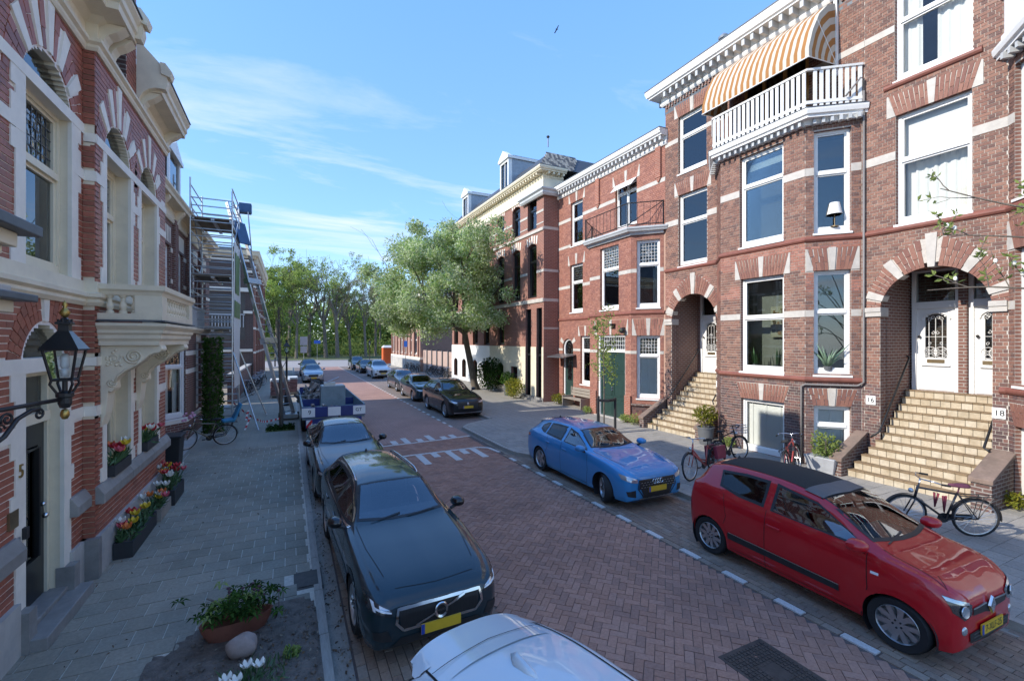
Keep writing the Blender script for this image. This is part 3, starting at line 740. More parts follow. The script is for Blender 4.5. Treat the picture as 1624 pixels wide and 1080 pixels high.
# ================================================================ right hand side
FM = Fr((13, 0), (0, 1))            # main plane, s = y, outward = -x
FB = Fr((12.2, 0), (0, 1))          # bay fronts
def tri_cornice(root, path, z0, depth, h, mat='white_paint', brackets=.42, bh=.2, name='cornice', gut='lead'):
 # frieze, brackets, soffit, fascia and gutter edge
 b = MB()
 sweep(b, path, [(0, 0), (.05, 0), (.09, .06), (.09, .12), (.06, .14), (.06, bh+.16), (0, bh+.16)], 1, 0, z0)
 zt = z0+bh+.16
 sweep(b, path, [(0, zt), (depth-.10, zt), (depth-.10, zt+.05), (depth-.04, zt+.07), (depth-.02, zt+h*.5), (depth, zt+h*.62), (depth, zt+h), (0, zt+h)], 1, 0)
 o = b.build(name, mat, root)
 b = MB(); dentils(b, path, zt-bh, zt-.003, .05, depth-.14, .10, brackets); stuff(b.build('bracket', 'grey_paint' if mat == 'white_paint' else mat, o))  # brackets on white cornices: grey paint and cornice shade in one colour
 b = MB(); sweep(b, path, [(-.1, zt+h), (depth+.015, zt+h+.002), (depth+.015, zt+h+.035), (-.1, zt+h+.05)], 1, 0); b.build('gutter_edge', gut, o)
 return o
def scroll(b, fr, c, z, o, r, turns=1.25, sg=1, rad=.008, a0=0, m=0, n=14):
 P = []
 for i in range(n+1):
  t = i/n; a = a0+sg*turns*2*math.pi*t; rr = r*(1-.8*t); P.append(fr.pt(c+math.cos(a)*rr, o, z+math.sin(a)*rr))
 b.tube(P, rad, 4, m)
def front_door(root, fr, s0, s1, z0, zd, z1, mat='white_paint', hinge=1):
 # panelled door with iron grille in an arched light and a plain light over it
 b = MB(); f = .09
 b.fbox(fr, s0, s0+f, z0, z1, -.1, .02); b.fbox(fr, s1-f, s1, z0, z1, -.1, .02); b.fbox(fr, s0+f, s1-f, z1-f, z1, -.1, .02)
 b.fbox(fr, s0+f, s1-f, zd, zd+.1, -.1, .05); b.fbox(fr, s0+f, s1-f, zd+.1, zd+.17, -.1, .03)
 d = b.build('door', mat, root)
 a, c = s0+f, s1-f; g0, g1, q = z0+.82, zd-.28, .17; mid = (a+c)/2; b = MB()
 b.fbox(fr, a, a+q, z0, zd, -.07, -.02); b.fbox(fr, c-q, c, z0, zd, -.07, -.02); b.fbox(fr, a+q, c-q, z0, g0, -.07, -.02)
 w = (c-a)/2-q
 for i in range(8):                  # head of the light, arched
  x0 = a+q+2*w*i/8; x1 = a+q+2*w*(i+1)/8; t = ((x0+x1)/2-mid)/w; b.fbox(fr, x0, x1, g1+.14*math.sqrt(max(0, 1-t*t)), zd, -.07, -.02)
 b.fbox(fr, a+.1, c-.1, z0+.62, z0+.66, -.02, .03); b.fbox(fr, a+.12, c-.12, z0+.1, z0+.5, -.02, -.008); b.fbox(fr, a+.04, c-.04, z0+.02, z0+.09, -.02, 0)
 P = [fr.pt(mid+(w+.07)*math.cos(math.pi*i/10), 0, g1+.17*math.sin(math.pi*i/10)) for i in range(11)]; b.tube(P, .022, 5)
 b.build('door_leaf', mat, d)
 b = MB(); b.fbox(fr, a+q, c-q, g0, g1+.15, -.055, -.048); b.fbox(fr, a, c, zd+.17, z1-f, -.06, -.05); b.build('pane', 'window_glass', d)
 b = MB(); b.fbox(fr, s0, s1, z0, z1, -.9, -.88); b.build('room', 'room', d)
 b = MB()
 for x in (mid-.13, mid, mid+.13): b.tube([fr.pt(x, -.01, g0), fr.pt(x, -.01, g1+(.04 if x == mid else -.02))], .008, 4)
 b.tube([fr.pt(a+q, -.012, g0+.52), fr.pt(c-q, -.012, g0+.52)], .007, 4)
 for sx in (-1, 1):
  cx = mid+sx*w*.5; b.tube([fr.pt(cx+.13*math.cos(t*.5236), -.008, g0+.14+.13*math.sin(t*.5236)) for t in range(12)], .008, 4, closed=True)
  for sz in (-1, 1): scroll(b, fr, cx+.05, g0+.14+sz*.05, -.006, .045, 1.2, sz, .006, math.pi); scroll(b, fr, cx-.05, g0+.14+sz*.05, -.006, .045, 1.2, -sz, .006, 0)
  scroll(b, fr, cx, g1+.02, -.006, .05, 1.2, sx, .006, -math.pi/2); scroll(b, fr, cx, g0+.36, -.006, .04, 1.1, sx, .006, -math.pi/2)
  scroll(b, fr, mid+sx*.045, g1+.06, -.006, .045, 1.2, sx, .006, -math.pi/2); scroll(b, fr, mid+sx*.05, g0+.62, -.006, .045, 1.1, sx, .006, math.pi/2)
 b.build('grille', 'white_paint', d)
 b = MB(); b.fbox(fr, mid-.17, mid+.17, z0+.69, z0+.78, -.02, -.006); b.build('letter_slot', 'brass', d)
 b = MB(); b.sphere(fr.pt(s1-f-.07, .03, z0+1.35), .035); b.build('door_knob', 'plastic_black', d)
 return d
def stoop(label, y0, y1, x0, x1, ztop, n, wl=None, rails=(1, 1), spread=.0, xw=13.0):
 # stone steps faced with buff tiles, between sloping side walls
 t = thing('front_steps', label, 'steps', (x0, (y0+y1)/2, RZ))
 K.setdefault('step_riser', island([(.56, .475, .345), (.58, .50, .37), (.54, .455, .325), (.59, .51, .385), (.53, .44, .31)], rough=.5, stain=.6, scol=(.20, .14, .07), ssc=3.5, bump=.12, spec=.45, white=.2)); K.setdefault('step_tread', island([(.27, .185, .105), (.285, .195, .11), (.255, .172, .098), (.275, .19, .107)], rough=.55, stain=.6, scol=(.11, .085, .045), ssc=2.5, bump=.15))
 K.setdefault('step_body', plain((.13, .10, .065), .85, .2, 6, .3, 60, dirt=.4, dcol=(.10, .09, .05)))
 rise = (ztop-RZ)/n; run = (x1-x0)/n; b = MB(); tl = []; rn = random.Random(int(y0*10))
 for i in range(n):
  xa = x0+i*run; z = RZ+(i+1)*rise; e = spread*(1-min(1, i*run/(xw-x0+.01))) if xw > x0 else 0
  ya, yb = y0-e*.2, y1+e
  b.box(xa+.012, x1+.05, ya+.005, yb-.005, RZ-.05 if i == 0 else z-rise-.01, z-.012)
  m = max(6, int((yb-ya)/.178)); w = (yb-ya)/m
  for j in range(m):
   yc = ya+(j+.5)*w
   tl.append((Vector((xa+run/2-.012, yc, z-.010)), Vector((run/2+.012, 0, 0)), Vector((0, w/2-.003, 0)), Vector((0, 0, .012)), 1))
   tl.append((Vector((xa+.004, yc, z-.022-(rise-.022)/2)), Vector((.009, 0, 0)), Vector((0, w/2-.005, 0)), Vector((0, 0, (rise-.026)/2)), 0))
 b.build('steps', 'step_body', t)
 pieces(t, 'step_tile', ['step_riser', 'step_tread'], tl)
 return t, rise, run
def side_wall(t, y0, y1, x0, x1, z0, z1, yaw=0):
 # sloping coping on a low brick wall
 b = MB(); b.prism([(x0, y0, RZ-.05), (x1, y0, RZ-.05), (x1, y0, z1), (x0, y0, z0)], (0, y1-y0, 0)); b.build('side_wall', 'reveal_dark', t)
 b = MB(); b.prism([(x0-.05, y0-.03, z0), (x1, y0-.03, z1), (x1, y0-.03, z1+.09), (x0-.05, y0-.03, z0+.09)], (0, y1-y0+.06, 0)); b.build('coping', 'coping', t, bevel=.012)
K['coping'] = plain((.22, .155, .12), .85, .25, 5, .4, 40, dirt=.5, dcol=(.10, .085, .06))
def bayframe(p, q):
 d = (q[0]-p[0], q[1]-p[1]); return Fr(p, d), math.hypot(*d)

# ---------------------------------------------------------------- number 14
H14 = thing('row_house', 'brown brick house numbered 14 with the striped awning over a white balcony on its bay', 'house', (13, 9.7, 0), group='brick row houses on the right')
P14 = [(13, 6.44), (12.2, 7.36), (12.2, 9.97), (13, 10.77)]
FA, LA = bayframe(P14[0], P14[1]); FC, LC = bayframe(P14[2], P14[3])
SL = ['brick_brown', 'brick_dark', 'brick_orange', 'brick_arch', 'brick_left']
def sl14(z, s):
 if z < 2.25: return 1
 rn = mnoise.noise(Vector((s*.6, z*.9, 3)))
 if 4.6 < z < 6.0: return 2 if rn > -.05 else 0
 return 0
opm = [('a', 10.8, 12.8, 0, 4.03, 1.08), ('r', 11.18, 12.47, 6.08, 8.72), ('r', 11.2, 12.48, 9.5, 11.62), ('r', 7.75, 9.75, 9.3, 11.75)]
opa = [('r', .22, 1.02, .12, 1.66), ('r', .22, 1.02, 2.46, 5.17), ('r', .22, 1.02, 6.14, 8.80)]
opb = [('r', 7.93, 9.26, .10, 1.64), ('r', 7.94, 9.27, 2.44, 5.18), ('r', 7.95, 9.30, 6.13, 8.82)]
# bond around lintels and arches
l14m = [arch(H14, FM, 11.8, 4.03, 1.0, 1.30, 1.72, 3, [(20, 4), (55, 4), (90, 3.6), (125, 4), (160, 4)]),
  strek(H14, FM, 11.18, 12.47, 8.72, 9.22, 3), strek(H14, FM, 11.2, 12.48, 11.62, 12.1, 3)]
l14b = [strek(H14, FB, 7.93, 9.26, 1.64, 2.10, 3, ends=False), strek(H14, FB, 7.94, 9.27, 5.18, 5.74, 3)]
l14a = [strek(H14, FA, .22, 1.02, 1.66, 2.10, 3, ends=False), strek(H14, FA, .22, 1.02, 5.17, 5.74, 3)]
wall(H14, FM, 6.37, 13.12, 9.0, 12.4, opm, 'reveal_brown', 'mortar')
wall(H14, FM, 10.72, 13.12, 0, 9.0, opm, 'reveal_brown', 'mortar')
wall(H14, FM, 6.37, 6.50, 0, 9.0, [], 'reveal_brown', 'mortar')
wall(H14, FB, 7.36, 9.97, 0, 9.0, opb, 'reveal_brown', 'mortar'); wall(H14, FA, 0, LA, 0, 9.0, opa, 'reveal_brown', 'mortar'); wall(H14, FC, 0, LC, 0, 9.0, [], 'reveal_brown', 'mortar')
lay(H14, FM, 10.77, 13.12, 0, 12.4, opm+l14m, sl14, seed=1); lay(H14, FM, 6.37, 10.77, 9.1, 12.4, opm+l14m, sl14, seed=2)
lay(H14, FB, 7.36, 9.97, 0, 9.0, opb+l14b, sl14, seed=3); lay(H14, FA, 0, LA, 0, 9.0, opa+l14a, sl14, seed=4); lay(H14, FM, 6.37, 6.44, 0, 9.0, [], sl14, seed=5); lay(H14, FC, 0, LC, 0, 9.0, [], sl14, seed=6)
finish(H14, SL)
for a, c in ((7.66, 7.86), (3.97, 4.14)):
 band(H14, FB, 7.36, 9.97, a, c, opb); band(H14, FA, 0, LA, a, c, opa)
 band(H14, FM, 10.77, 13.12, a, c, opm+[('r', 11.0, 12.66, 3.5, 4.5)])
band(H14, FM, 6.37, 13.12, 10.72, 10.88, opm)
b = MB(); pr = [(0, 0), (.035, .02), (.06, .06), (.06, .10), (.03, .13), (0, .15)]
pth = [(13, 6.37)]+P14+[(13, 10.78)]
sweep(b, pth, pr, 1, 0, 2.26); sweep(b, [(13, 6.37)]+P14+[(13, 13.12)], pr, 1, 0, 5.92); each(b, 'string_course', 'red_moulding', H14)
for w in ((FB, 7.93, 9.26, .10, 1.64, None, 'blind'), (FB, 7.94, 9.27, 2.44, 5.18, 4.02, None), (FB, 7.95, 9.30, 6.13, 8.82, 7.93, 'top'),
          (FA, .22, 1.02, .12, 1.66, 1.14, 'blind'), (FA, .22, 1.02, 2.46, 5.17, 4.10, None), (FA, .22, 1.02, 6.14, 8.80, 7.72, None),
          (FM, 11.18, 12.47, 6.08, 8.72, 7.70, 'sides'), (FM, 11.2, 12.48, 9.5, 11.62, 10.86, None)):
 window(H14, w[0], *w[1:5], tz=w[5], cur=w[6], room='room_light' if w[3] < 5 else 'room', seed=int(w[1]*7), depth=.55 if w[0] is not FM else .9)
# balcony on the bay
bal = [(13.0, 6.30), (11.93, 7.14), (11.93, 10.10), (13.0, 11.0)]
b = MB(); sweep(b, bal, [(-.9, .0), (.0, .0), (.0, .06), (.05, .08), (.07, .17), (.07, .22), (-.9, .22)], 1, 0, 9.06); sweep(b, P14, [(0, -.04), (.10, -.04), (.13, .02), (.16, .06), (0, .06)], 1, 0, 9.0)
bf = b.build('balcony', 'white_paint', H14)
b = MB(); dentils(b, P14, 8.93, 9.055, .02, .22, .07, .19); stuff(b.build('bracket', 'grey_paint', bf))  # bracket grey holds its paint and the shade under the balcony floor
b = MB(); sweep(b, bal, [(-.95, .225), (.085, .225), (.085, .24), (-.95, .26)], 1, 0, 9.06); b.build('lead_edge', 'lead', bf)
inn = [(12.97, 6.40), (11.98, 7.18), (11.98, 10.06), (12.97, 10.9)]
b = MB(); sweep(b, inn, [(-.04, 0), (.04, 0), (.05, .05), (-.05, .05)], 1, 0, 10.27); sweep(b, inn, [(-.025, 0), (.025, 0), (.025, .08), (-.025, .08)], 1, 0, 9.42); b.build('balcony_rail', 'white_paint', bf)
for p, d in along(inn, .145, .06):
 f = Fr(p, d); b = MB(); b.fbox(f, -.042, .042, 9.36, 10.27, -.015, .015); b.build('baluster', 'white_paint', bf)
# doors under the awning
b = MB()
for s in (7.75, 8.4, 9.05, 9.67): b.fbox(FM, s, s+.09, 9.3, 11.75, -.12, -.02)
b.fbox(FM, 7.75, 9.75, 11.66, 11.75, -.12, -.02); b.fbox(FM, 7.75, 9.75, 9.3, 9.75, -.1, -.05)
dd = b.build('balcony_doors', 'ochre', H14)
b = MB(); b.fbox(FM, 7.8, 9.7, 9.7, 11.7, -.075, -.07); b.build('pane', 'window_glass', dd)
b = MB(); b.fbox(FM, 7.6, 9.9, 9.2, 11.8, -.9, -.85); b.build('room', 'room', dd)
tri_cornice(H14, [(13, 6.37), (13, 13.2), (13.3, 13.2)], 12.34, .5, .3, brackets=.3, bh=.2)
b = MB(); dentils(b, [(13, 6.37), (13, 13.12)], 12.2, 12.33, 0, .045, .06, .14); stuff(b.build('brick_dentils', 'reveal_brown', H14))
b = MB(); b.box(13.0, 24, 6.37, 13.14, 12.0, 12.9); b.build('roof', 'lead', H14)
b = MB(); b.box(14.7, 24, 6.42, 13.1, -.05, 12.0); b.build('rear_walls', 'reveal_brown', H14)
# striped awning: a hood with sides
K['awn_white'] = plain((.52, .48, .40), .9, .05, 4, .1, 60); K['awn_ochre'] = plain((.34, .155, .045), .9, .08, 4, .1, 60)
aw = thing('striped_awning', 'ochre and white striped hood awning over the balcony of the brown brick house', 'awning', (12.5, 8.6, 10.4))
pf = [(12.93, 12.22), (12.55, 12.05), (12.2, 11.72), (11.92, 11.22), (11.76, 10.74), (11.76, 10.5)]
for k in range(34):
 y0 = 7.0+k*.097; b = MB(); b.loft([[(x, y0, z+.006*math.sin(k)) for x, z in pf], [(x, y0+.097, z+.006*math.sin(k+1)) for x, z in pf]], ring_closed=False, cap=False)
 b.build('stripe', 'awn_ochre' if k % 2 else 'awn_white', aw, smooth=True)
for y in (7.0, 7.0+34*.097):
 c = Vector((12.93, 10.6))
 for k in range(9):
  t0, t1 = k/9, (k+1)/9; b = MB(); r0 = []; r1 = []
  for x, z in pf[:-1]+[(11.76, 10.5)]:
   v = Vector((x, z))-c; r0.append((c.x+v.x*t0, y, c.y+v.y*t0)); r1.append((c.x+v.x*t1, y, c.y+v.y*t1))
  b.loft([r0, r1], ring_closed=False, cap=False); b.build('stripe', 'awn_ochre' if k % 2 else 'awn_white', aw)
b = MB()
for y in (7.0, 7.0+34*.097): b.tube([(12.95, y, 10.6), (11.76, y, 10.5)], .014, 5); b.tube([(12.95, y, 10.6), (12.1, y, 11.55)], .012, 5)
b.tube([(11.76, 7.0, 10.5), (11.76, 10.3, 10.5)], .018, 6); b.box(12.9, 12.985, 6.97, 7.05, 10.3, 12.3); each(b, 'awning_frame', 'white_paint', aw)
# rain pipes
b = MB(); x, y = 12.94, 6.36
b.tube([(x, y, 9.6), (x, y, 2.3), (x-.02, y+.1, 2.22), (12.9, 6.5, 2.2), (12.14, 7.33, 2.2), (12.14, 7.42, 2.15), (12.14, 7.42, .1)], .027, 7); b.tube([(12.6, 6.6, 9.5), (12.8, 6.36, 9.9), (x, y, 9.9), (x, y, 9.5)], .02, 6)
b.build('rain_pipe', 'pipe_grey', H14, smooth=True)
b = MB(); b.tube([(13.5, 10.9, 12.8), (13.5, 10.9, 13.75)], .1, 10); b.lathe([(.0, 13.75), (.17, 13.75), (.19, 13.82), (.05, 13.95), (0, 13.96)], (13.5, 10.9, 0), 12); b.build('flue_pipe', 'zinc', H14, smooth=40)
b = MB(); b.fbox(FM, 10.62, 10.79, 1.78, 1.99, 0, .015); pt = b.build('number_plate', 'white_paint', H14); text_mesh(pt, '14', FM, 10.705, 1.885, .15, .017, 'black_paint', flip=-1)
b = MB(); b.fbox(FM, 6.16, 6.37, 1.75, 1.98, 0, .015)
# porch 14
def porch(root, y0, y1, xd, ztop, zs, rise, mat='reveal_brown'):
 b = MB(); b.box(13.28, xd, y0-.2, y0, 0, zs+rise+.1); b.box(13.28, xd, y1, y1+.2, 0, zs+rise+.1); b.box(13.28, xd+.1, y0, y1, zs+rise, zs+rise+.2); b.build('porch', mat, root)
porch(H14, 10.8, 12.8, 14.45, 0, 4.03, 1.08)
FD = Fr((14.42, 0), (0, 1))
front_door(H14, FD, 11.72, 12.70, 2.12, 4.15, 5.1); front_door(H14, FD, 10.85, 11.6, 2.12, 4.15, 5.1)
b = MB(); b.box(14.40, 14.6, 10.8, 12.8, 0, 2.12); b.box(14.36, 14.6, 11.6, 11.72, 0, 5.2); b.box(14.40, 14.6, 12.70, 12.8, 2.1, 5.2); b.build('porch_back', 'reveal_brown', H14)
t, rise, run = stoop('tiled buff front steps of house number 14 below its round brick arch', 10.84, 12.76, 12.05, 14.40, 2.12, 12, spread=.35)
side_wall(t, 10.60, 10.80, 12.0, 12.95, .42, 1.02); side_wall(t, 13.05, 13.27, 11.85, 12.95, .42, 1.02)
b = MB(); b.tube([(12.75, 12.86, 1.1), (12.85, 12.74, 1.25), (14.3, 12.7, 2.95), (14.32, 12.78, 3.0)], .022, 7); b.build('handrail', 'black_iron', t, smooth=True)
b = MB(); b.tube([(12.85, 10.78, 1.2), (12.9, 10.86, 1.3), (13.6, 10.88, 2.1)], .022, 7); b.build('handrail', 'black_iron', t, smooth=True)

# ---------------------------------------------------------------- number 16 and 18
H16 = thing('row_house', 'brown brick house with a wide arch over the doors of 16 and 18', 'house', (13, 4.9, 0), group='brick row houses on the right')
P16 = [(12.2, 2.2), (12.2, 2.98), (13, 3.83)]
FE, LE = bayframe(P16[1], P16[2])
om = [('a', 4.06, 6.04, 0, 4.03, 1.08), ('r', 4.37, 5.72, 6.10, 8.70), ('r', 4.36, 5.74, 9.52, 12.0)]
oe = [('r', .2, 1.0, .12, 1.66), ('r', .2, 1.0, 2.46, 5.17), ('r', .2, 1.0, 6.14, 8.80)]
lm = [arch(H16, FM, 5.05, 4.03, .99, 1.30, 1.72, 3, [(20, 4), (55, 4), (90, 3.6), (125, 4), (160, 4)]), strek(H16, FM, 4.37, 5.72, 8.70, 9.22, 3), strek(H16, FM, 4.36, 5.74, 12.0, 12.5, 3)]
le = [strek(H16, FE, .2, 1.0, 1.66, 2.1, 3, ends=False), strek(H16, FE, .2, 1.0, 5.17, 5.74, 3)]
wall(H16, FM, 3.80, 6.37, 0, 12.4, om, 'reveal_brown', 'mortar'); wall(H16, FM, -1, 3.8, 9.0, 12.4, [], 'reveal_brown', 'mortar')
wall(H16, FE, 0, LE, 0, 9.0, oe, 'reveal_brown', 'mortar'); of = [('r', 1.1, 2.4, 2.44, 5.18), ('r', 1.1, 2.4, 6.13, 8.8)]; wall(H16, FB, -1, 2.98, 0, 9.0, of, 'reveal_brown', 'mortar'); window(H16, FB, *of[0][1:], tz=4.02, depth=.5); window(H16, FB, *of[1][1:], tz=7.9, depth=.5, cur='sides')
lay(H16, FM, 3.83, 6.37, 0, 12.4, om+lm, lambda z, s: 1 if z < 2.25 else 0, seed=11); lay(H16, FE, 0, LE, 0, 9, oe+le, lambda z, s: 1 if z < 2.25 else 0, seed=12)
lay(H16, FB, .6, 2.98, 0, 9.0, of, lambda z, s: 1 if z < 2.25 else 0, seed=13); lay(H16, FM, 2.6, 3.83, 9.1, 12.4, [], 0, seed=14)
finish(H16, SL)
for a, c in ((7.66, 7.86), (3.97, 4.14), (10.72, 10.88)):
 band(H16, FM, 3.83, 6.37, a, c, om+[('r', 3.95, 6.15, 3.5, 4.5)] if a < 4 else om)
 if a < 9: band(H16, FE, 0, LE, a, c, oe)
b = MB()
for s0, s1 in ((3.83, 4.10), (6.0, 6.37)): b.fbox(FM, s0, s1, 3.94, 4.05, -.3, .05); b.fbox(FM, s0, s1, 4.05, 4.16, -.3, .07)
each(b, 'impost_stone', 'stone_band', H16)
b = MB()
for s0, s1 in ((10.77, 10.86), (12.74, 13.12)): b.fbox(FM, s0, s1, 3.94, 4.05, -.3, .05); b.fbox(FM, s0, s1, 4.05, 4.16, -.3, .07)
each(b, 'impost_stone', 'stone_band', H14)
b = MB(); pth = [(12.2, 1), (12.2, 2.98), (13, 3.83)]
sweep(b, pth+[(13, 3.95)], pr, 1, 0, 2.26); sweep(b, pth+[(13, 6.37)], pr, 1, 0, 5.92); sweep(b, [(13, 4.2), (13, 5.95)], pr, 1, 0, 9.36); each(b, 'string_course', 'red_moulding', H16)
window(H16, FM, 4.37, 5.72, 6.10, 8.70, tz=7.62, cur='roller', seed=3); window(H16, FM, 4.36, 5.74, 9.52, 12.0, tz=10.95, cur='open', seed=5)
for z0, z1, tz, cu in ((.12, 1.66, 1.14, 'blind'), (2.46, 5.17, 4.1, 'full'), (6.14, 8.8, 7.72, 'full')): window(H16, FE, .2, 1.0, z0, z1, tz=tz, cur=cu, depth=.5)
bal = [(11.93, 1.0), (11.93, 3.2), (13.0, 4.0)]
b = MB(); sweep(b, bal, [(-.9, .0), (.0, .0), (.0, .06), (.05, .08), (.07, .17), (.07, .22), (-.9, .22)], 1, 0, 9.06); bf = b.build('balcony', 'white_paint', H16)
b = MB(); dentils(b, [(12.2, 1.0), (12.2, 2.98), (13, 3.83)], 8.93, 9.055, .02, .22, .07, .19); stuff(b.build('bracket', 'grey_paint', bf))  # same grey, balcony shade put into the bracket colour with the paint
inn = [(11.98, 1.2), (11.98, 3.16), (12.97, 3.9)]
b = MB(); sweep(b, inn, [(-.04, 0), (.04, 0), (.05, .05), (-.05, .05)], 1, 0, 10.27); sweep(b, inn, [(-.025, 0), (.025, 0), (.025, .08), (-.025, .08)], 1, 0, 9.42); b.build('balcony_rail', 'white_paint', bf)
for p, d in along(inn, .145, .06):
 f = Fr(p, d); b = MB(); b.fbox(f, -.042, .042, 9.36, 10.27, -.015, .015); b.build('baluster', 'white_paint', bf)
tri_cornice(H16, [(13, -1), (13, 6.36)], 12.34, .5, .3, brackets=.3, bh=.2)
b = MB(); b.box(13.0, 24, -1, 6.36, 12.0, 12.9); b.build('roof', 'lead', H16)
b = MB(); b.box(14.7, 24, -1, 6.36, -.05, 12.0); b.build('rear_walls', 'reveal_brown', H16)
b = MB(); b.fbox(FM, 6.13, 6.34, 1.76, 1.98, 0, .015); pt = b.build('number_plate', 'white_paint', H16); text_mesh(pt, '16', FM, 6.235, 1.87, .16, .017, 'black_paint', flip=-1)
b = MB(); b.fbox(FM, 3.86, 4.06, 1.76, 1.98, 0, .015); pt = b.build('number_plate', 'white_paint', H16); text_mesh(pt, '18', FM, 3.95, 1.87, .16, .017, 'black_paint', flip=-1)
porch(H16, 4.06, 6.04, 14.45, 0, 4.03, 1.08)
front_door(H16, FD, 5.05, 5.99, 2.10, 4.15, 5.15); front_door(H16, FD, 4.10, 4.90, 2.10, 4.15, 5.15)
b = MB(); b.box(14.40, 14.6, 4.0, 6.1, 0, 2.1); b.box(14.30, 14.6, 4.90, 5.05, 0, 5.2); b.build('porch_back', 'reveal_brown', H16)
t, rise, run = stoop('wide buff tiled front steps to the white doors of 16 and 18', 4.10, 6.0, 12.1, 14.30, 2.10, 12, spread=.3)
side_wall(t, 6.30, 6.52, 11.85, 12.95, .45, 1.0); side_wall(t, 3.72, 4.02, 11.9, 12.95, .62, 1.05)
b = MB(); b.tube([(12.7, 6.10, 1.0), (12.85, 5.98, 1.15), (14.2, 5.96, 2.9), (14.25, 6.02, 2.95)], .024, 7); b.build('handrail', 'black_iron', t, smooth=True)
b = MB(); b.tube([(12.75, 4.02, 1.1), (12.8, 4.12, 1.15), (13.5, 4.14, 1.9)], .024, 7); b.build('handrail', 'black_iron', t, smooth=True)
b = MB(); b.box(13.22, 13.235, 5.02, 5.2, 1.12, 1.22); b.build('vent_plate', 'steel', t)

# ---------------------------------------------------------------- number 12
H12 = thing('row_house', 'orange red brick house with dark green garage doors and an iron balcony on its bay', 'house', (13, 17, 0), group='brick row houses on the right')
P12 = [(13, 13.2), (12.2, 14.14), (12.2, 16.9), (13, 17.7)]
FG, LG = bayframe(P12[0], P12[1]); FH, LH = bayframe(P12[2], P12[3])
om = [('r', 18.6, 19.66, 8.15, 10.37), ('r', 18.6, 19.72, 4.78, 7.2), ('r', 17.95, 18.8, 1.2, 3.58), ('a', 19.44, 20.42, .3, 2.95, .5), ('r', 14.72, 16.1, 8.2, 10.15)]
oG = [('r', .14, 1.02, 1.07, 3.55), ('r', .14, 1.02, 4.64, 7.3)]
oB = [('r', 14.5, 16.35, 0, 3.58), ('r', 14.9, 16.15, 4.66, 7.36)]
lm = [strek(H12, FM, 18.6, 19.66, 10.37, 10.82, 2), strek(H12, FM, 18.6, 19.72, 7.2, 7.72, 2), strek(H12, FM, 17.95, 18.8, 3.58, 4.05, 2), strek(H12, FM, 14.72, 16.1, 10.15, 10.62, 2),
      arch(H12, FM, 19.93, 2.95, .5, .78, .85, 2, [(35, 8), (145, 8)])]
lG = [strek(H12, FG, .14, 1.02, 3.55, 4.2, 2)]; lB = [strek(H12, FB, 14.5, 16.35, 3.58, 4.2, 2)]
W = ('reveal_orange', 'mortar_orange')
wall(H12, FM, 13.12, 20.9, 7.7, 11.2, om, *W); wall(H12, FM, 17.6, 20.9, 0, 7.7, om, *W); wall(H12, FM, 13.12, 13.25, 0, 7.7, [], *W)
wall(H12, FB, 14.14, 16.9, 0, 7.72, oB, *W); wall(H12, FG, 0, LG, 0, 7.72, oG, *W); wall(H12, FH, 0, LH, 0, 7.72, [], *W)
sl12 = lambda z, s: 1 if .45 < z < .78 and s < 2 else 2
lay(H12, FM, 13.12, 20.9, 7.7, 11.2, om+lm, 2, seed=21, jz=.008, js=.007); lay(H12, FM, 17.7, 20.9, 0, 7.7, om+lm, 2, seed=22, jz=.008, js=.007)
lay(H12, FB, 14.14, 16.9, 0, 7.7, oB+lB, 2, seed=23, jz=.008, js=.007); lay(H12, FG, 0, LG, 0, 7.7, oG+lG, sl12, seed=24, jz=.008, js=.007)
lay(H12, FH, 0, LH, 0, 7.7, [], 2, seed=25); finish(H12, SL)
for a, c in ((9.49, 9.65), (8.14, 8.28), (6.03, 6.18), (2.82, 2.94)):
 if a > 8.2: band(H12, FM, 13.12, 20.9, a, c, om)
 else:
  band(H12, FM, 17.7, 20.9, a, c, om)
  if a < 8: band(H12, FB, 14.14, 16.9, a, c, oB); band(H12, FG, 0, LG, a, c, oG)
b = MB(); sweep(b, [(13, 13.12)]+P12+[(13, 20.85)], pr, 1, 0, 4.36); each(b, 'string_course', 'red_moulding', H12)
window(H12, FM, 18.6, 19.66, 8.15, 10.37, tz=9.5); window(H12, FM, 18.6, 19.72, 4.78, 7.2, tz=6.3, lead=True, cur='sides')
window(H12, FM, 17.95, 18.8, 1.2, 3.58, tz=2.85, lead=True, cur='full'); window(H12, FG, .14, 1.02, 1.07, 3.55, tz=2.75, lead='gem', cur='blind', depth=.5); window(H12, FG, .14, 1.02, 4.64, 7.3, tz=6.35, lead='gem', cur='right', depth=.5)
window(H12, FB, 14.9, 16.15, 4.66, 7.36, tz=6.38, lead='gem', cur='right', depth=.6)
w = window(H12, FM, 14.72, 16.1, 8.2, 10.15, tz=9.75, cur='sides', mull=1, name='balcony_door', sill=0)
b = MB(); b.hexa([FM.pt(14.74, .28, 9.82), FM.pt(16.08, .28, 9.82), FM.pt(16.08, .31, 9.82), FM.pt(14.74, .31, 9.82), FM.pt(14.74, -.05, 10.2), FM.pt(16.08, -.05, 10.2), FM.pt(16.08, -.02, 10.2), FM.pt(14.74, -.02, 10.2)]); b.build('open_fanlight', 'white_paint', w)
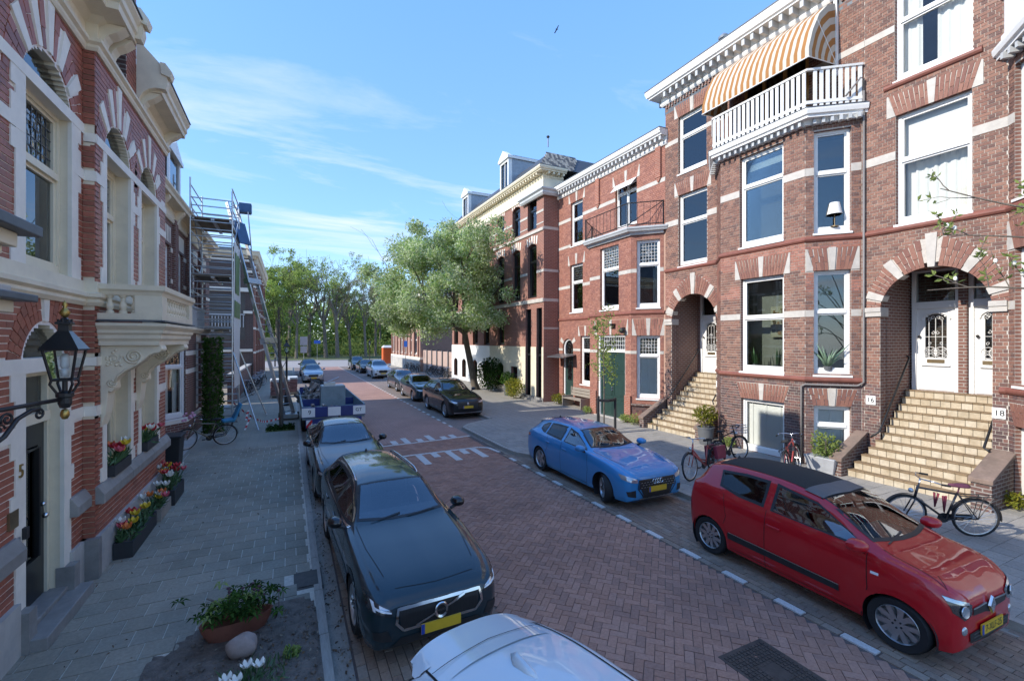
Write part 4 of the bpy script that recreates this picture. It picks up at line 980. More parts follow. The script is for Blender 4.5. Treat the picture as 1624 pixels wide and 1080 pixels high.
# garage doors with leaded light
b = MB(); b.fbox(FB, 14.5, 14.6, 0, 3.58, -.2, -.08); b.fbox(FB, 16.25, 16.35, 0, 3.58, -.2, -.08); b.fbox(FB, 14.6, 16.25, 3.5, 3.58, -.2, -.08); b.fbox(FB, 14.6, 16.25, 2.86, 2.98, -.2, -.07)
gd = b.build('garage_door', 'white_paint', H12)
for s0, s1 in ((14.61, 15.42), (15.43, 16.24)):
 b = MB(); b.fbox(FB, s0, s1, .12, 2.86, -.19, -.13)
 for z0, z1 in ((.2, .9), (1.02, 2.0), (2.1, 2.78)):
  for q0, q1, y0, y1 in ((s0+.06, s1-.06, z0, z0+.03), (s0+.06, s1-.06, z1-.03, z1), (s0+.06, s0+.09, z0+.03, z1-.03), (s1-.09, s1-.06, z0+.03, z1-.03)): b.fbox(FB, q0, q1, y0, y1, -.13, -.115)
 b.build('door_leaf', 'green_paint', gd)
b = MB()
for z in (1.25, 1.35, 2.0): b.sphere(FB.pt(15.47, -.11, z), .035)
each(b, 'door_knob', 'chrome', gd)
b = MB(); b.fbox(FB, 14.6, 16.25, 2.98, 3.5, -.15, -.145); b.build('pane', 'leaded_glass', gd)
b = MB()
for i in range(15): x = 14.6+1.65*i/14; b.fbox(FB, x-.007, x+.007, 2.98, 3.5, -.16, -.135)
for i in range(4): z = 2.98+.52*i/3; b.fbox(FB, 14.6, 16.25, z-.007, z+.007, -.158, -.137)
b.build('leading', 'white_paint', gd); b = MB(); b.fbox(FB, 14.5, 16.35, 0, 3.6, -.7, -.65); b.build('room', 'room', gd)
b = MB(); b.fbox(FB, 14.4, 16.45, -.02, .12, -.2, .10); b.build('threshold', 'stone_band', H12)
b = MB()
for s, w in ((14.30, .18), (16.55, .18)): b.fbox(FB, s-w, s+w, 0, 1.15, 0, .07)
each(b, 'pier', 'reveal_orange', H12)
b = MB(); b.fbox(FG, 0, LG, .78, .86, -.02, .07); b.fbox(FG, -.05, LG, .1, .14, -.02, .05); each(b, 'plinth', 'reveal_dark', H12)
# arched entrance door
b = MB(); P = []
for i in range(13): a = math.pi*i/12; P.append(FM.pt(19.93+.44*math.cos(a), -.12, 2.95+.46*math.sin(a)))
b.tube([FM.pt(20.37, -.12, .4)]+P+[FM.pt(19.49, -.12, .4)], .055, 6); b.fbox(FM, 19.5, 20.36, 2.55, 2.65, -.2, -.08); ed = b.build('door', 'white_paint', H12)
b = MB(); b.fbox(FM, 19.5, 20.36, .4, 2.55, -.2, -.14); b.build('door_leaf', 'green_paint', ed)
b = MB(); b.fbox(FM, 19.72, 20.14, 1.3, 2.4, -.135, -.13); b.fbox(FM, 19.5, 20.36, 2.65, 3.45, -.17, -.165); b.build('pane', 'leaded_glass', ed); b = MB(); b.fbox(FM, 19.4, 20.46, .3, 3.5, -.7, -.65); b.build('room', 'room', ed)
b = MB(); b.fbox(FM, 19.3, 20.55, .1, .25, -.2, .45); b.fbox(FM, 19.35, 20.5, .25, .4, -.2, .22); each(b, 'door_step', 'stone_blue', H12)
b = MB(); b.prism([FM.pt(19.15, 0, 2.62), FM.pt(20.7, 0, 2.62), FM.pt(20.7, .8, 2.48), FM.pt(19.15, .8, 2.48)], (0, 0, .04)); b.build('door_canopy', 'steel', H12)
# balcony with iron railing
bal = [(13.0, 13.0), (11.95, 14.05), (11.95, 17.0), (13.0, 17.95)]
b = MB(); sweep(b, bal, [(-.9, 0), (0, 0), (.03, .07), (.06, .10), (.06, .17), (-.9, .17)], 1, 0, 7.62); sweep(b, P12, [(0, -.12), (.08, -.12), (.12, -.04), (.2, 0), (0, 0)], 1, 0, 7.62); bf = b.build('balcony', 'grey_paint', H12)
inn = [(12.97, 13.2), (12.0, 14.1), (12.0, 16.95), (12.97, 17.8)]; b = MB()
for z in (7.9, 8.75): b.tube([(x, y, z) for x, y in inn], .022, 5)
for p, d in along(inn, .24, .0): b.tube([(p.x, p.y, 7.9), (p.x, p.y, 8.75)], .011, 4)
for x, y in inn: b.tube([(x, y, 7.78), (x, y, 8.78)], .024, 5)
b.tube([(12.0, 14.1, 7.9), (12.97, 13.2, 8.75)], .018, 5); b.tube([(12.97, 17.8, 8.75), (12.0, 16.95, 7.9)], .018, 5); b.build('balcony_railing', 'black_iron', bf)
tri_cornice(H12, [(13, 13.0), (13, 20.9)], 10.86, .42, .24, brackets=.26, bh=.16)
for s in (13.45, 17.35): b = MB(); b.fbox(FM, s-.14, s+.14, 9.7, 10.9, 0, .08); b.fprism(FM, [(s-.14, 9.7), (s+.14, 9.7), (s, 9.5)], 0, .06); b.build('lesene', 'reveal_orange', H12)
b = MB(); b.box(12.95, 24, 13.15, 20.85, 10.9, 11.3); b.build('roof', 'lead', H12)
b = MB(); b.box(13.28, 24, 13.15, 20.85, -.05, 10.95); b.build('rear_walls', 'reveal_orange', H12)
b = MB(); b.box(14.2, 18, 15.2, 19.4, 11.2, 11.95); b.box(13.95, 18.2, 15.0, 19.6, 11.95, 12.12); b.build('roof_extension', 'white_paint', H12)
# lamps and camera above the garage, bell plate
b = MB(); b.box(12.02, 12.2, 16.3, 16.45, 3.82, 3.98); b.sphere(FB.pt(14.5, .16, 3.75), .12); b.tube([FB.pt(14.5, 0, 3.85), FB.pt(14.5, .16, 3.85)], .03, 6); b.box(12.0, 12.2, 15.1, 15.35, 3.95, 4.05); b.build('wall_lamp', 'plastic_black', H12, smooth=40)

# ---------------------------------------------------------------- house with cream frieze (beyond)
HC = thing('corner_house', 'red brick house with cream frieze, black window frames and dormers beside the street tree', 'house', (12.1, 28, 0))
FX = Fr((12.1, 0), (0, 1)); FS = Fr((13.3, 20.87), (-1, 0))     # front and the flank that looks at us
wy = [22.15, 24.1, 26.3, 28.6, 30.7, 33.0, 34.9]; ow = []
for i, y in enumerate(wy):
 ow += [('a', y-.52, y+.52, 9.45, 11.05, .18), ('a', y-.52, y+.52, 5.7, 8.5, .18)]
 if i > 1: ow += [('r', y-.5, y+.5, 3.05, 5.2), ('a', y-.45, y+.45, .55, 1.75, .2)]
ow += [('r', 22.25, 22.9, .3, 5.1), ('r', 21.05, 21.65, .3, 5.1)]
ow2 = [q for q in ow if not (q[0] == 'a' and abs((q[1]+q[2])/2-24.1) < .1 and q[3] < 1)]+[('r', 23.9, 24.8, .55, 1.8)]
wall(HC, FX, 20.87, 35.9, 0, 12.0, ow2, 'brick_far', 'brick_far', front=0)
b = MB(); b.box(12.097, 13.35, 20.855, 20.95, 0, 12.0); b.build('wall', 'brick_far', HC)
b = MB(); b.box(12.42, 24, 20.95, 35.9, -.05, 11.95); b.build('rear_walls', 'room', HC)
for i, y in enumerate(wy):
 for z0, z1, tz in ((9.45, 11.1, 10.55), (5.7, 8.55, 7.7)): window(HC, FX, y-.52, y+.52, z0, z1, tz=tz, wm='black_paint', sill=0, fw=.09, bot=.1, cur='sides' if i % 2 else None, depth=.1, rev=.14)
 if i > 1: window(HC, FX, y-.5, y+.5, 3.05, 5.2, tz=4.5, wm='black_paint', sill=0, fw=.09, bot=.1, depth=.1, rev=.14, cur='sides'); window(HC, FX, y-.45, y+.45, .55, 1.9, tz=1.3, wm='black_paint', sill=0, fw=.07, bot=.08, depth=.1, rev=.16)
 m = MB()
 for z in (11.05, 8.5):
  for k in range(-2, 3): c = y+k*.25; m.fprism(FX, [(c-.05, z+.2-abs(k)*.05), (c+.05, z+.2-abs(k)*.05), (c+.08+k*.03, z+.62-abs(k)*.04), (c-.08+k*.03, z+.62-abs(k)*.04)], 0, .012)
 each(m, 'lintel_stone', 'stone_white', HC)
window(HC, FX, 23.9, 24.8, .55, 1.8, tz=1.25, wm='black_paint', sill=0, fw=.07, bot=.08, depth=.1, rev=.16)
m = MB()
for a, c in ((9.2, 9.36), (9.6, 9.66), (5.4, 5.6), (10.2, 10.32), (7.0, 7.14)):
 for p, q in ivals(ow, (a+c)/2, 20.87, 35.9): m.fbox(FX, p, q, a, c, -.02, .02 if a not in (9.2, 5.4) else .06)
for a, c in ((9.25, 9.40), (7.0, 7.14), (5.42, 5.58), (3.95, 4.05)): m.box(12.09, 13.3, 20.84, 20.86, a, c)
each(m, 'stone_band', 'stone_band', HC)
b = MB()
for p, q in ((20.87, 21.05), (21.65, 22.25), (22.9, 28.0)):
 for a, c in zip(breaks(ow2, 0, 3.0)[:-1], breaks(ow2, 0, 3.0)[1:]):
  for u, v in ivals(ow2, (a+c)/2, p, q): b.fbox(FX, u, v, a, c, 0, .03)
b.build('cream_base', 'stone_cream', HC)
b = MB()
for a, c in zip(breaks(ow2, 0, 3.0)[:-1], breaks(ow2, 0, 3.0)[1:]):
 for u, v in ivals(ow2, (a+c)/2, 28.0, 35.9): b.fbox(FX, u, v, a, c, 0, .034)
b.build('white_base', 'white_paint', HC)
for s0, s1 in ((22.25, 22.9), (21.05, 21.65)):
 b = MB(); b.fbox(FX, s0, s1, .3, 5.1, -.3, -.24); b.fbox(FX, s0, s0+.06, .3, 5.1, -.24, -.1); b.fbox(FX, s1-.06, s1, .3, 5.1, -.24, -.1); b.fbox(FX, s0+.06, s1-.06, 2.5, 2.62, -.24, -.1); d = b.build('door', 'black_paint', HC)
 b = MB(); b.fbox(FX, s0+.12, s1-.12, 2.7, 5.0, -.2, -.19); b.build('pane', 'window_glass', d)
 b = MB(); b.fbox(FX, s0-.1, s1+.1, .08, .2, -.2, .35); b.fbox(FX, s0, s1, .2, .3, -.2, .15); each(b, 'door_step', 'stone_blue', HC)
b = MB(); b.fbox(FX, 21.7, 22.2, 0, .32, 0, .12); b.fbox(FX, 20.87, 36, 0, .3, 0, .05); b.build('plinth', 'stone_blue', HC)
b = MB(); sweep(b, [(13.3, 20.9), (12.1, 20.9), (12.1, 35.9), (13, 35.9)][::1], [(0, 0), (.05, 0), (.05, .62), (.1, .66), (0, .66)], 1, 0, 11.35); b.build('frieze', 'cream_paint', HC)
tri_cornice(HC, [(13.3, 20.9), (12.1, 20.9), (12.1, 35.9), (13, 35.9)], 11.95, .5, .22, mat='cream_paint', brackets=.3, bh=.12)
b = MB(); sweep(b, [(12.95, 20.75), (12.05, 20.75), (12.05, 23.0), (12.2, 23.0)], [(0, 0), (.12, 0), (.2, .1), (.2, .2), (.3, .28), (.3, .34), (0, .36)], 1, 0, 11.0); b.build('corner_cornice', 'grey_paint', HC)
# mansard with tiled corner hip and dormers
b = MB(); z0, z1 = 12.5, 13.7
b.hexa([(11.9, 20.7, z0), (20, 20.7, z0), (20, 35.9, z0), (11.9, 35.9, z0), (12.9, 21.8, z1), (20, 21.8, z1), (20, 35.9, z1), (12.9, 35.9, z1)]); b.build('roof', 'slate', HC)
rt = []
for i in range(9):
 for j in range(14):
  t = (i+.5)/9; x = 11.95+t*1.0+j*.14-(.0 if i % 2 else .07); y = 20.68+t*1.1; rt.append((Vector((x, y, z0+t*(z1-z0)+.02)), Vector((.062, 0, 0)), Vector((0, .06, .11)), Vector((0, -.02, .012)), 0))
K['roof_tile'] = island([(.14, .13, .12), (.40, .37, .31), (.10, .10, .10), (.34, .31, .26)], rough=.7, stain=.2)
pieces(HC, 'roof_tile', ['roof_tile'], rt)
b = MB(); b.tube([(12.95, 21.85, 14.1), (12.95, 21.85, 14.75)], .03, 6); b.lathe([(0, 14.6), (.08, 14.62), (.1, 14.68), (0, 14.76)], (12.95, 21.85, 0), 8); b.build('roof_finial', 'black_iron', HC)
def dormer(root, y, x0, x1, z0, z1, w):
 b = MB(); b.box(x0, x1, y-w, y-w+.14, z0, z1); b.box(x0, x1, y+w-.14, y+w, z0, z1); b.box(x0, x0+.2, y-w+.14, y+w-.14, z0, z0+.12); b.box(x0, x0+.2, y-w+.14, y+w-.14, z1-.15, z1)
 b.box(x0-.1, x1, y-w-.1, y+w+.1, z1, z1+.16); b.prism([(x0-.1, y-w-.1, z1+.16), (x0-.1, y+w+.1, z1+.16), (x0-.1, y, z1+.62)], (.3, 0, 0)); d = b.build('dormer', 'white_paint', root)
 b = MB(); b.box(x0+.25, x1+.02, y-w-.012, y-w, z0, z1); b.box(x0+.25, x1+.02, y+w, y+w+.012, z0, z1); b.build('dormer_cheek', 'zinc', d)
 b = MB(); b.box(x0+.08, x0+.09, y-w+.14, y+w-.14, z0+.12, z1-.15); b.build('pane', 'window_glass', d); b = MB(); b.box(x0+.05, x0+.12, y-.03, y+.03, z0+.12, z1-.15); b.build('glazing_bar', 'white_paint', d)
 b = MB(); b.box(x0+.6, x0+.65, y-w+.14, y+w-.14, z0, z1); b.build('room', 'room', d); b = MB(); b.box(x0+.3, x1+.1, y-w-.02, y+w+.02, z1+.16, z1+.22); b.build('dormer_roof', 'lead', d)
dormer(HC, 25.9, 12.15, 14.6, 12.6, 14.6, .62); dormer(HC, 32.9, 12.15, 14.6, 12.6, 14.4, .62)

# ---------------------------------------------------------------- garden wall and far corner building
t = thing('garden_wall', 'pinkish garden wall of tall panels between dark posts behind parked bicycles', 'wall', (12.6, 41.5, 0))
K['panel_pink'] = plain((.46, .33, .27), .9, .1, 2, .2, 30, dirt=.2, dcol=(.3, .22, .18))
for i in range(6):
 y = 36.6+i*1.7; b = MB(); b.box(12.58, 12.7, y+.1, y+1.6, .05, 2.35); b.build('wall_panel', 'panel_pink', t)
 b = MB(); b.box(12.5, 12.75, y-.1, y+.1, 0, 2.45); b.build('post', 'plastic_grey', t)
t = thing('corner_building', 'pale red brick building with white bands at the far end of the right side', 'building', (12.3, 54, 0))
F5 = Fr((12.3, 0), (0, 1)); oc = [('r', 48.2+i*2.3, 49.2+i*2.3, 1.9, 4.3) for i in range(6)]+[('r', 48.2+i*2.3, 49.2+i*2.3, 5.6, 7.6) for i in range(6)]
wall(t, F5, 46.9, 61.5, 0, 8.4, oc, 'brick_pale', 'brick_pale', front=0); b = MB(); b.box(12.3, 22, 46.8, 46.95, 0, 8.4); b.box(12.65, 22, 47, 61.5, 0, 8.3); b.build('wall', 'brick_pale', t)
for q in oc: window(t, F5, *q[1:], tz=(q[3]+q[4])/2+.3, rev=.1, sill=.1, depth=.1)
m = MB()
for a, c in ((1.35, 1.6), (4.6, 4.75), (5.1, 5.2), (8.0, 8.3)): m.fbox(F5, 46.8, 61.5, a, c, -.02, .08); m.box(12.25, 22, 46.72, 46.85, a, c)
each(m, 'stone_band', 'stone_white', t)
b = MB(); b.box(12.0, 22, 46.6, 61.7, 8.4, 8.7); b.build('roof', 'lead', t)
b = MB(); b.fbox(F5, 46.8, 61.5, 0, 1.35, 0, .1); b.build('plinth', 'stone_plinth', t)
for i in range(9): y = 47.4+i*1.7; b = MB(); b.box(12.18, 12.3, y-.1, y+.1, 1.6, 8.0); b.build('pilaster', 'brick_far', t)
t = thing('row_house', 'white plastered low house front behind the trunk of the street tree', 'house', (12.6, 36.2, 0))
b = MB(); b.box(12.5, 13.4, 35.95, 36.5, 0, 4.2); b.build('wall', 'white_paint', t); b = MB(); b.box(12.4, 13.5, 35.93, 36.55, 4.2, 4.4); b.build('coping', 'stone_band', t)
# ================================================================ left hand side
FL = Fr((-2.55, 0), (0, 1), -1); FL2 = Fr((-2.42, 0), (0, 1), -1); FLS = Fr((-2.55, 8.25), (1, 0), 1)
H5 = thing('town_house', 'dark red brick house numbered 5 with cream surrounds and carved balcony', 'house', (-2.55, 7.5, 0))
FLS = Fr((-2.55, 8.25), (1, 0), -1)       # flank of the projecting part, faces the camera
oA = [('r', 6.69, 7.63, .2, 3.0), ('a', 6.69, 7.63, 3.15, 3.2, .33), ('r', 6.69, 7.85, 4.17, 6.2), ('a', 6.69, 7.85, 6.33, 6.36, .36)]
oBB = [('r', 8.66, 9.8, 1.32, 3.0), ('a', 8.66, 9.8, 3.12, 3.14, .3), ('r', 10.41, 11.5, 1.32, 3.0), ('a', 10.41, 11.5, 3.12, 3.14, .3),
       ('r', 8.66, 9.8, 4.1, 6.1), ('a', 8.66, 9.8, 6.22, 6.25, .42), ('r', 10.41, 11.5, 4.1, 6.08), ('a', 10.41, 11.5, 6.2, 6.22, .42)]
WL = ('brick_left', 'mortar_left')
wall(H5, FL, 1.5, 8.27, 0, 7.6, oA, 'stone_cream', 'mortar_left'); wall(H5, FL2, 8.25, 12.25, 0, 7.6, oBB, 'stone_cream', 'mortar_left')
b = MB(); b.box(-10, -2.44, 12.2, 12.26, 0, 8.1); b.build('wall', 'reveal_dark', H5)
b = MB(); b.box(-2.7, -2.43, 8.252, 8.4, 0, 7.6); b.build('wall', 'mortar_left', H5)
ring = []
def larch(fr, c, zs, r, rs, rt, st): ring.append((fr, arch(H5, fr, c, zs, r, rs, rt, 4, st, 'stone_white', o=.004)))
larch(FL, 7.16, 3.02, .56, .82, .93, [(90, 5)])
st5 = [(42, 5), (68, 4.2), (90, 4), (112, 4.2), (138, 5)]
larch(FL, 7.27, 6.1, .66, 1.0, 1.32, st5); larch(FL2, 9.23, 6.03, .66, .98, 1.28, st5); larch(FL2, 10.955, 6.02, .64, .95, 1.22, st5)
# cream surrounds with toothed edges, bands
def surround(fr, a, c, z0, z1, w=.2, teeth=()):
 L = []
 for e0, e1 in ((a-w, a+.004), (c-.004, c+w)):
  b = MB(); b.fbox(fr, e0, e1, z0, z1, -.03, .012); b.build('surround', 'stone_white', H5)
 for z, h in teeth:
  for e0, e1 in ((a-w-.09, a-w), (c+w, c+w+.09)):
   b = MB(); b.fbox(fr, e0, e1, z, z+h, -.03, .012); b.build('quoin_stone', 'stone_white', H5)
 return [('r', a-w, c+w, z0, z1)]+[('r', a-w-.09, c+w+.09, z, z+h) for z, h in teeth]
sA = surround(FL, 6.69, 7.63, .2, 3.0, .2, [(1.55, .18), (2.12, .18), (2.72, .28)])+surround(FL, 6.69, 7.85, 4.0, 6.2, .2, [(4.17, .3), (5.34, .21), (5.70, .21), (6.0, .2)])
sB = []
for a, c in ((8.66, 9.8), (10.41, 11.5)): sB += surround(FL2, a, c, 1.3, 3.0, .14, [(1.32, .2), (2.12, .18), (2.70, .2)])+surround(FL2, a, c, 4.0, 6.1, .14, [(4.1, .3), (5.34, .21), (5.70, .21)])
def lband(z0, z1, o=.014, mat='stone_white'):
 b = MB()
 for fr, ops, a, c in ((FL, oA, 1.5, 8.25), (FL2, oBB, 8.25, 12.25)):
  for p, q in ivals([('r', x[1], x[2], x[3]-.2, x[4]+(.0 if x[0] == 'r' else .4)) for x in ops if x[0] == 'a' or x[3] < (z0+z1)/2 < x[4]], (z0+z1)/2, a, c):
   m = MB(); m.fbox(fr, p, q, z0, z1, -.03, o); m.build('band_stone', mat, H5)
 m = MB(); m.box(-2.56, -2.406, 8.236, 8.26, z0, z1); m.build('band_stone', mat, H5)
for z in (2.30, 5.56): lband(z, z+.14)
for fr, a, c, z0, z1 in ((FL, 1.5, 8.25, 3.0, 3.15), (FL2, 8.25, 12.25, 3.0, 3.12), (FL, 1.5, 8.25, 6.2, 6.33), (FL2, 8.25, 12.25, 6.1, 6.22)):
 b = MB(); b.fbox(fr, a, c, z0-.007, z1+.003, -.16, .016); b.build('impost_band', 'stone_white', H5)
b = MB(); b.box(-2.56, -2.404, 8.234, 8.26, 3.0, 3.12); b.box(-2.56, -2.404, 8.234, 8.26, 6.1, 6.22); b.build('impost_band', 'stone_white', H5)
bandops = [('r', 1, 13, z, z+.14) for z in (2.30, 5.56)]+[('r', 1, 13, 3.0, 3.15), ('r', 1, 13, 6.1, 6.33), ('r', 1, 13, 3.82, 4.17)]
kw = dict(L=.235, H=.0755, jz=.0145, js=.003, cross=False)
lay(H5, FL, 2.5, 8.25, .6, 7.45, oA+sA+bandops+[r for f, r in ring if f is FL]+[('r', 6.5, 7.85, 0, 1.5)], 4, seed=31, **kw)
lay(H5, FL2, 8.25, 12.25, 1.3, 7.45, oBB+sB+bandops+[r for f, r in ring if f is FL2], 4, seed=32, **kw)
lay(H5, FL2, 8.25, 12.25, .6, 1.08, [], 4, seed=34, **kw)
lay(H5, FLS, -.13, 0, .6, 7.45, bandops, 4, seed=33, L=.12, H=.0755, jz=.011, js=.006, cross=False) if False else None
out = BR[H5.name]
for k in range(8, 99):
 z = k*.0755
 if any(o[3]-.03 < z+.037 < o[4]+.03 for o in bandops): continue
 out.append((Vector((-2.485, 8.243, z+.0377)), Vector((.062, 0, 0)), Vector((0, .012, 0)), Vector((0, 0, .032)), 4))
finish(H5, SL)
# plinth: bluestone base, brick, stone cap
for fr, a, c in ((FL, 1.5, 6.5), (FL, 7.78, 8.25), (FL2, 8.25, 12.25)):
 b = MB(); b.fbox(fr, a, c, 0, .62, -.1, .05); b.build('plinth_stone', 'stone_plinth', H5)
 n = max(1, round((c-a)/1.35))
 for i in range(n):
  b = MB(); p, q = a+(c-a)*i/n, a+(c-a)*(i+1)/n
  b.prism([fr.pt(p+.003, -.1, 1.06), fr.pt(p+.003, .10, 1.06), fr.pt(p+.003, .10, 1.19), fr.pt(p+.003, .03, 1.31), fr.pt(p+.003, -.1, 1.31)], fr.d*(q-p-.006)); b.build('plinth_cap', 'stone_blue', H5, bevel=.01)
b = MB(); b.box(-2.56, -2.35, 8.13, 8.25, 0, .62); b.build('plinth_stone', 'stone_blue', H5)
for y in (6.5, 7.62): b = MB(); b.box(-2.62, -2.44, y, y+.17, 0, .5); b.build('jamb_base', 'stone_blue', H5)
# windows, fanlights and door
FW = dict(wm='cream_paint', sill=0, fw=.09, bot=.12)
window(H5, FL, 6.69, 7.85, 4.17, 6.2, tz=5.42, rev=.11, lead=True, cur='sides', **dict(FW, fw=.06))
window(H5, FL2, 8.66, 9.8, 4.1, 6.1, tz=5.35, rev=.2, lead=True, cur='sides', **FW); window(H5, FL2, 10.41, 11.5, 4.1, 6.08, tz=5.35, rev=.2, lead=True, **FW)
window(H5, FL2, 8.66, 9.8, 1.32, 3.0, tz=2.3, rev=.2, lead=True, **FW); window(H5, FL2, 10.41, 11.5, 1.32, 3.0, tz=2.3, rev=.2, lead=True, **FW)
for fr, a, c, z0, rise in ((FL, 6.69, 7.63, 3.15, .38), (FL, 6.69, 7.85, 6.33, .39), (FL2, 8.66, 9.8, 6.22, .45), (FL2, 10.41, 11.5, 6.2, .44), (FL2, 8.66, 9.8, 3.12, .32), (FL2, 10.41, 11.5, 3.12, .32)):
 b = MB(); b.fbox(fr, a-.02, c+.02, z0, z0+rise+.05, -.125, -.11); w = b.build('fanlight', 'window_glass', H5); b = MB(); b.fbox(fr, a-.02, c+.02, z0, z0+rise+.05, -.8, -.75); b.build('room', 'room', w)
b = MB(); b.fbox(FL, 6.70, 6.74, .26, 2.99, -.24, -.15); b.fbox(FL, 7.57, 7.625, .26, 2.99, -.24, -.13); b.fbox(FL, 6.74, 7.57, 2.93, 2.99, -.24, -.14); b.fbox(FL, 6.74, 7.57, 2.38, 2.5, -.26, -.10)
dr = b.build('door', 'cream_paint', H5)
b = MB(); b.fbox(FL, 6.74, 7.57, 2.5, 2.93, -.19, -.185); b.build('pane', 'window_glass', dr)
b = MB(); b.fbox(FL, 6.74, 6.86, .26, 2.38, -.22, -.16); b.fbox(FL, 7.42, 7.57, .26, 2.38, -.22, -.16); b.fbox(FL, 6.86, 7.42, .26, .75, -.22, -.16); b.fbox(FL, 6.86, 7.42, 2.1, 2.38, -.22, -.16); b.tube([FL.pt(6.87, -.15, 2.07), FL.pt(7.0, -.15, 2.12), FL.pt(7.15, -.15, 2.07), FL.pt(7.41, -.15, 2.07), FL.pt(7.41, -.15, .77)], .018, 5); b.build('door_leaf', 'black_paint', dr)
b = MB(); b.fbox(FL, 6.86, 7.42, .75, 2.1, -.195, -.19); b.build('pane', 'window_glass', dr); b = MB(); b.fbox(FL, 6.6, 7.7, .1, 3.0, -.9, -.85); b.build('room', 'room', dr)
b = MB(); b.sphere(FL.pt(7.5, -.12, 1.22), .035); b.sphere(FL.pt(7.5, -.14, 1.36), .03); b.fbox(FL, 6.78, 6.82, 1.35, 1.7, -.15, -.13); b.build('door_knob', 'chrome', dr, smooth=True)
b = MB(); b.box(-2.75, -2.30, 6.52, 7.80, .05, .2); b.build('door_step', 'stone_blue', H5, bevel=.012); b = MB(); b.box(-2.9, -2.5, 6.6, 7.7, .2, .26); b.build('threshold', 'stone_blue', H5, bevel=.01)
text_mesh(H5, '5', FL, 6.58, 1.98, .19, .016, 'gold', flip=1, name='house_number') if False else None
nf = Fr((-2.55, 0), (0, 1), -1); text_mesh(H5, '5', nf, 6.585, 1.97, .2, .016, 'gold', name='house_number', dep=.008)
b = MB(); b.fbox(FL, 6.36, 6.53, 1.42, 1.6, 0, .02); b.build('door_plate', 'brass', H5); b = MB(); b.fbox(FL, 6.33, 6.62, 1.12, 1.2, 0, .025); b.fbox(FL, 6.5, 6.54, 1.2, 1.3, 0, .03); b.build('letter_slot', 'steel', H5)
b = MB(); b.box(-2.55, -2.50, 6.61, 6.67, 1.24, 1.36); b.build('door_bell', 'plastic_black', H5)
# sill course, cornice
b = MB(); pl5 = [(-2.55, 1.5), (-2.55, 8.25), (-2.42, 8.25), (-2.42, 12.25)]
sweep(b, pl5, [(-.02, 0), (.03, .0), (.06, .05), (.05, .09), (.09, .12), (.09, .17), (.03, .19), (.02, .34), (-.02, .34)], -1, 0, 3.83); b.build('sill_course', 'stone_cream', H5)
b = MB(); sweep(b, pl5, [(-.02, 0), (.03, 0), (.05, .04), (.05, .08), (.09, .11), (.09, .16), (-.02, .17)], -1, 0, 7.36); b.build('architrave', 'stone_cream', H5)
for y0, y1 in ((1.5, 8.72), (10.24, 12.33)):
 p = [(-2.55, y0), (-2.55, 8.25), (-2.42, 8.25), (-2.42, y1)] if y0 < 8 else [(-2.42, y0), (-2.42, y1)]
 b = MB(); sweep(b, p, [(-.05, 7.53), (.03, 7.53), (.03, 7.74), (.08, 7.78), (.12, 7.82), (.34, 7.84), (.35, 7.93), (.38, 7.96), (.38, 8.05), (.43, 8.12), (.43, 8.16), (-.3, 8.2)], -1); c = b.build('cornice', 'stone_cream', H5)
 b = MB(); sweep(b, p, [(-.3, 8.2), (.45, 8.165), (.45, 8.185), (-.3, 8.24)], -1); b.build('gutter_edge', 'lead', c)
for y in (2.2, 5.2, 6.3, 8.28, 8.6, 10.25, 12.0):
 X = -2.55 if y < 8.2 else -2.42; b = MB()
 b.prism([(X, y, 7.53), (X+.07, y, 7.53), (X+.09, y, 7.6), (X+.13, y, 7.66), (X+.22, y, 7.72), (X+.32, y, 7.82), (X, y, 7.83)], (0, .2, 0)); b.build('console', 'stone_cream', H5)
for y in (8.62, 10.14):
 P = [(-2.42, y, 7.5)]+[(-2.40+.30*(1-math.cos(R(a))), y, 7.52+.36*math.sin(R(a))) for a in (0, 20, 40, 60, 80, 90)]+[(-2.0, y, 7.88), (-1.97, y, 8.0), (-2.0, y, 8.25), (-2.06, y, 8.3), (-2.35, y, 8.62), (-2.42, y, 8.66)]
 b = MB(); b.prism(P, (0, .16, 0)); b.build('scroll_block', 'stone_cream', H5)
 b = MB(); b.prism([(-2.06, y-.03, 8.14), (-1.93, y-.03, 8.1), (-1.9, y-.03, 8.2), (-2.0, y-.03, 8.34), (-2.08, y-.03, 8.34)], (0, .22, 0)); b.build('volute', 'stone_cream', H5)
FG5 = Fr((-2.42, 0), (0, 1), -1); og = [('a', 8.98, 9.62, 7.6, 8.5, .32)]
wall(H5, FG5, 8.78, 10.14, 7.5, 10.6, og, 'reveal_dark', 'mortar_left', th=1.2)
lay(H5, FG5, 8.78, 10.14, 7.53, 10.6, og, 0, seed=36, **kw)
for q in BR[H5.name]: pass
BR[H5.name] = [q[:4]+(0,) for q in BR[H5.name]]
gp = BR.pop(H5.name)
pieces(H5, 'gable_brick', ['brick_left'], gp, 150)
b = MB(); b.box(-3.6, -2.424, 10.12, 10.135, 8.2, 10.6); b.build('wall', 'reveal_dark', H5)
window(H5, FG5, 8.98, 9.62, 7.6, 8.82, rev=.25, **FW)
b = MB(); b.hexa([(-12, 1.5, 8.15), (-2.45, 1.5, 8.15), (-2.45, 12.3, 8.15), (-12, 12.3, 8.15), (-12, 1.5, 10.6), (-6.5, 1.5, 10.6), (-6.5, 12.3, 10.6), (-12, 12.3, 10.6)]); b.build('roof', 'slate', H5)
b = MB(); b.box(-12, -3.5, 1.5, 12.2, 0, 8.1); b.build('rear_walls', 'room', H5)
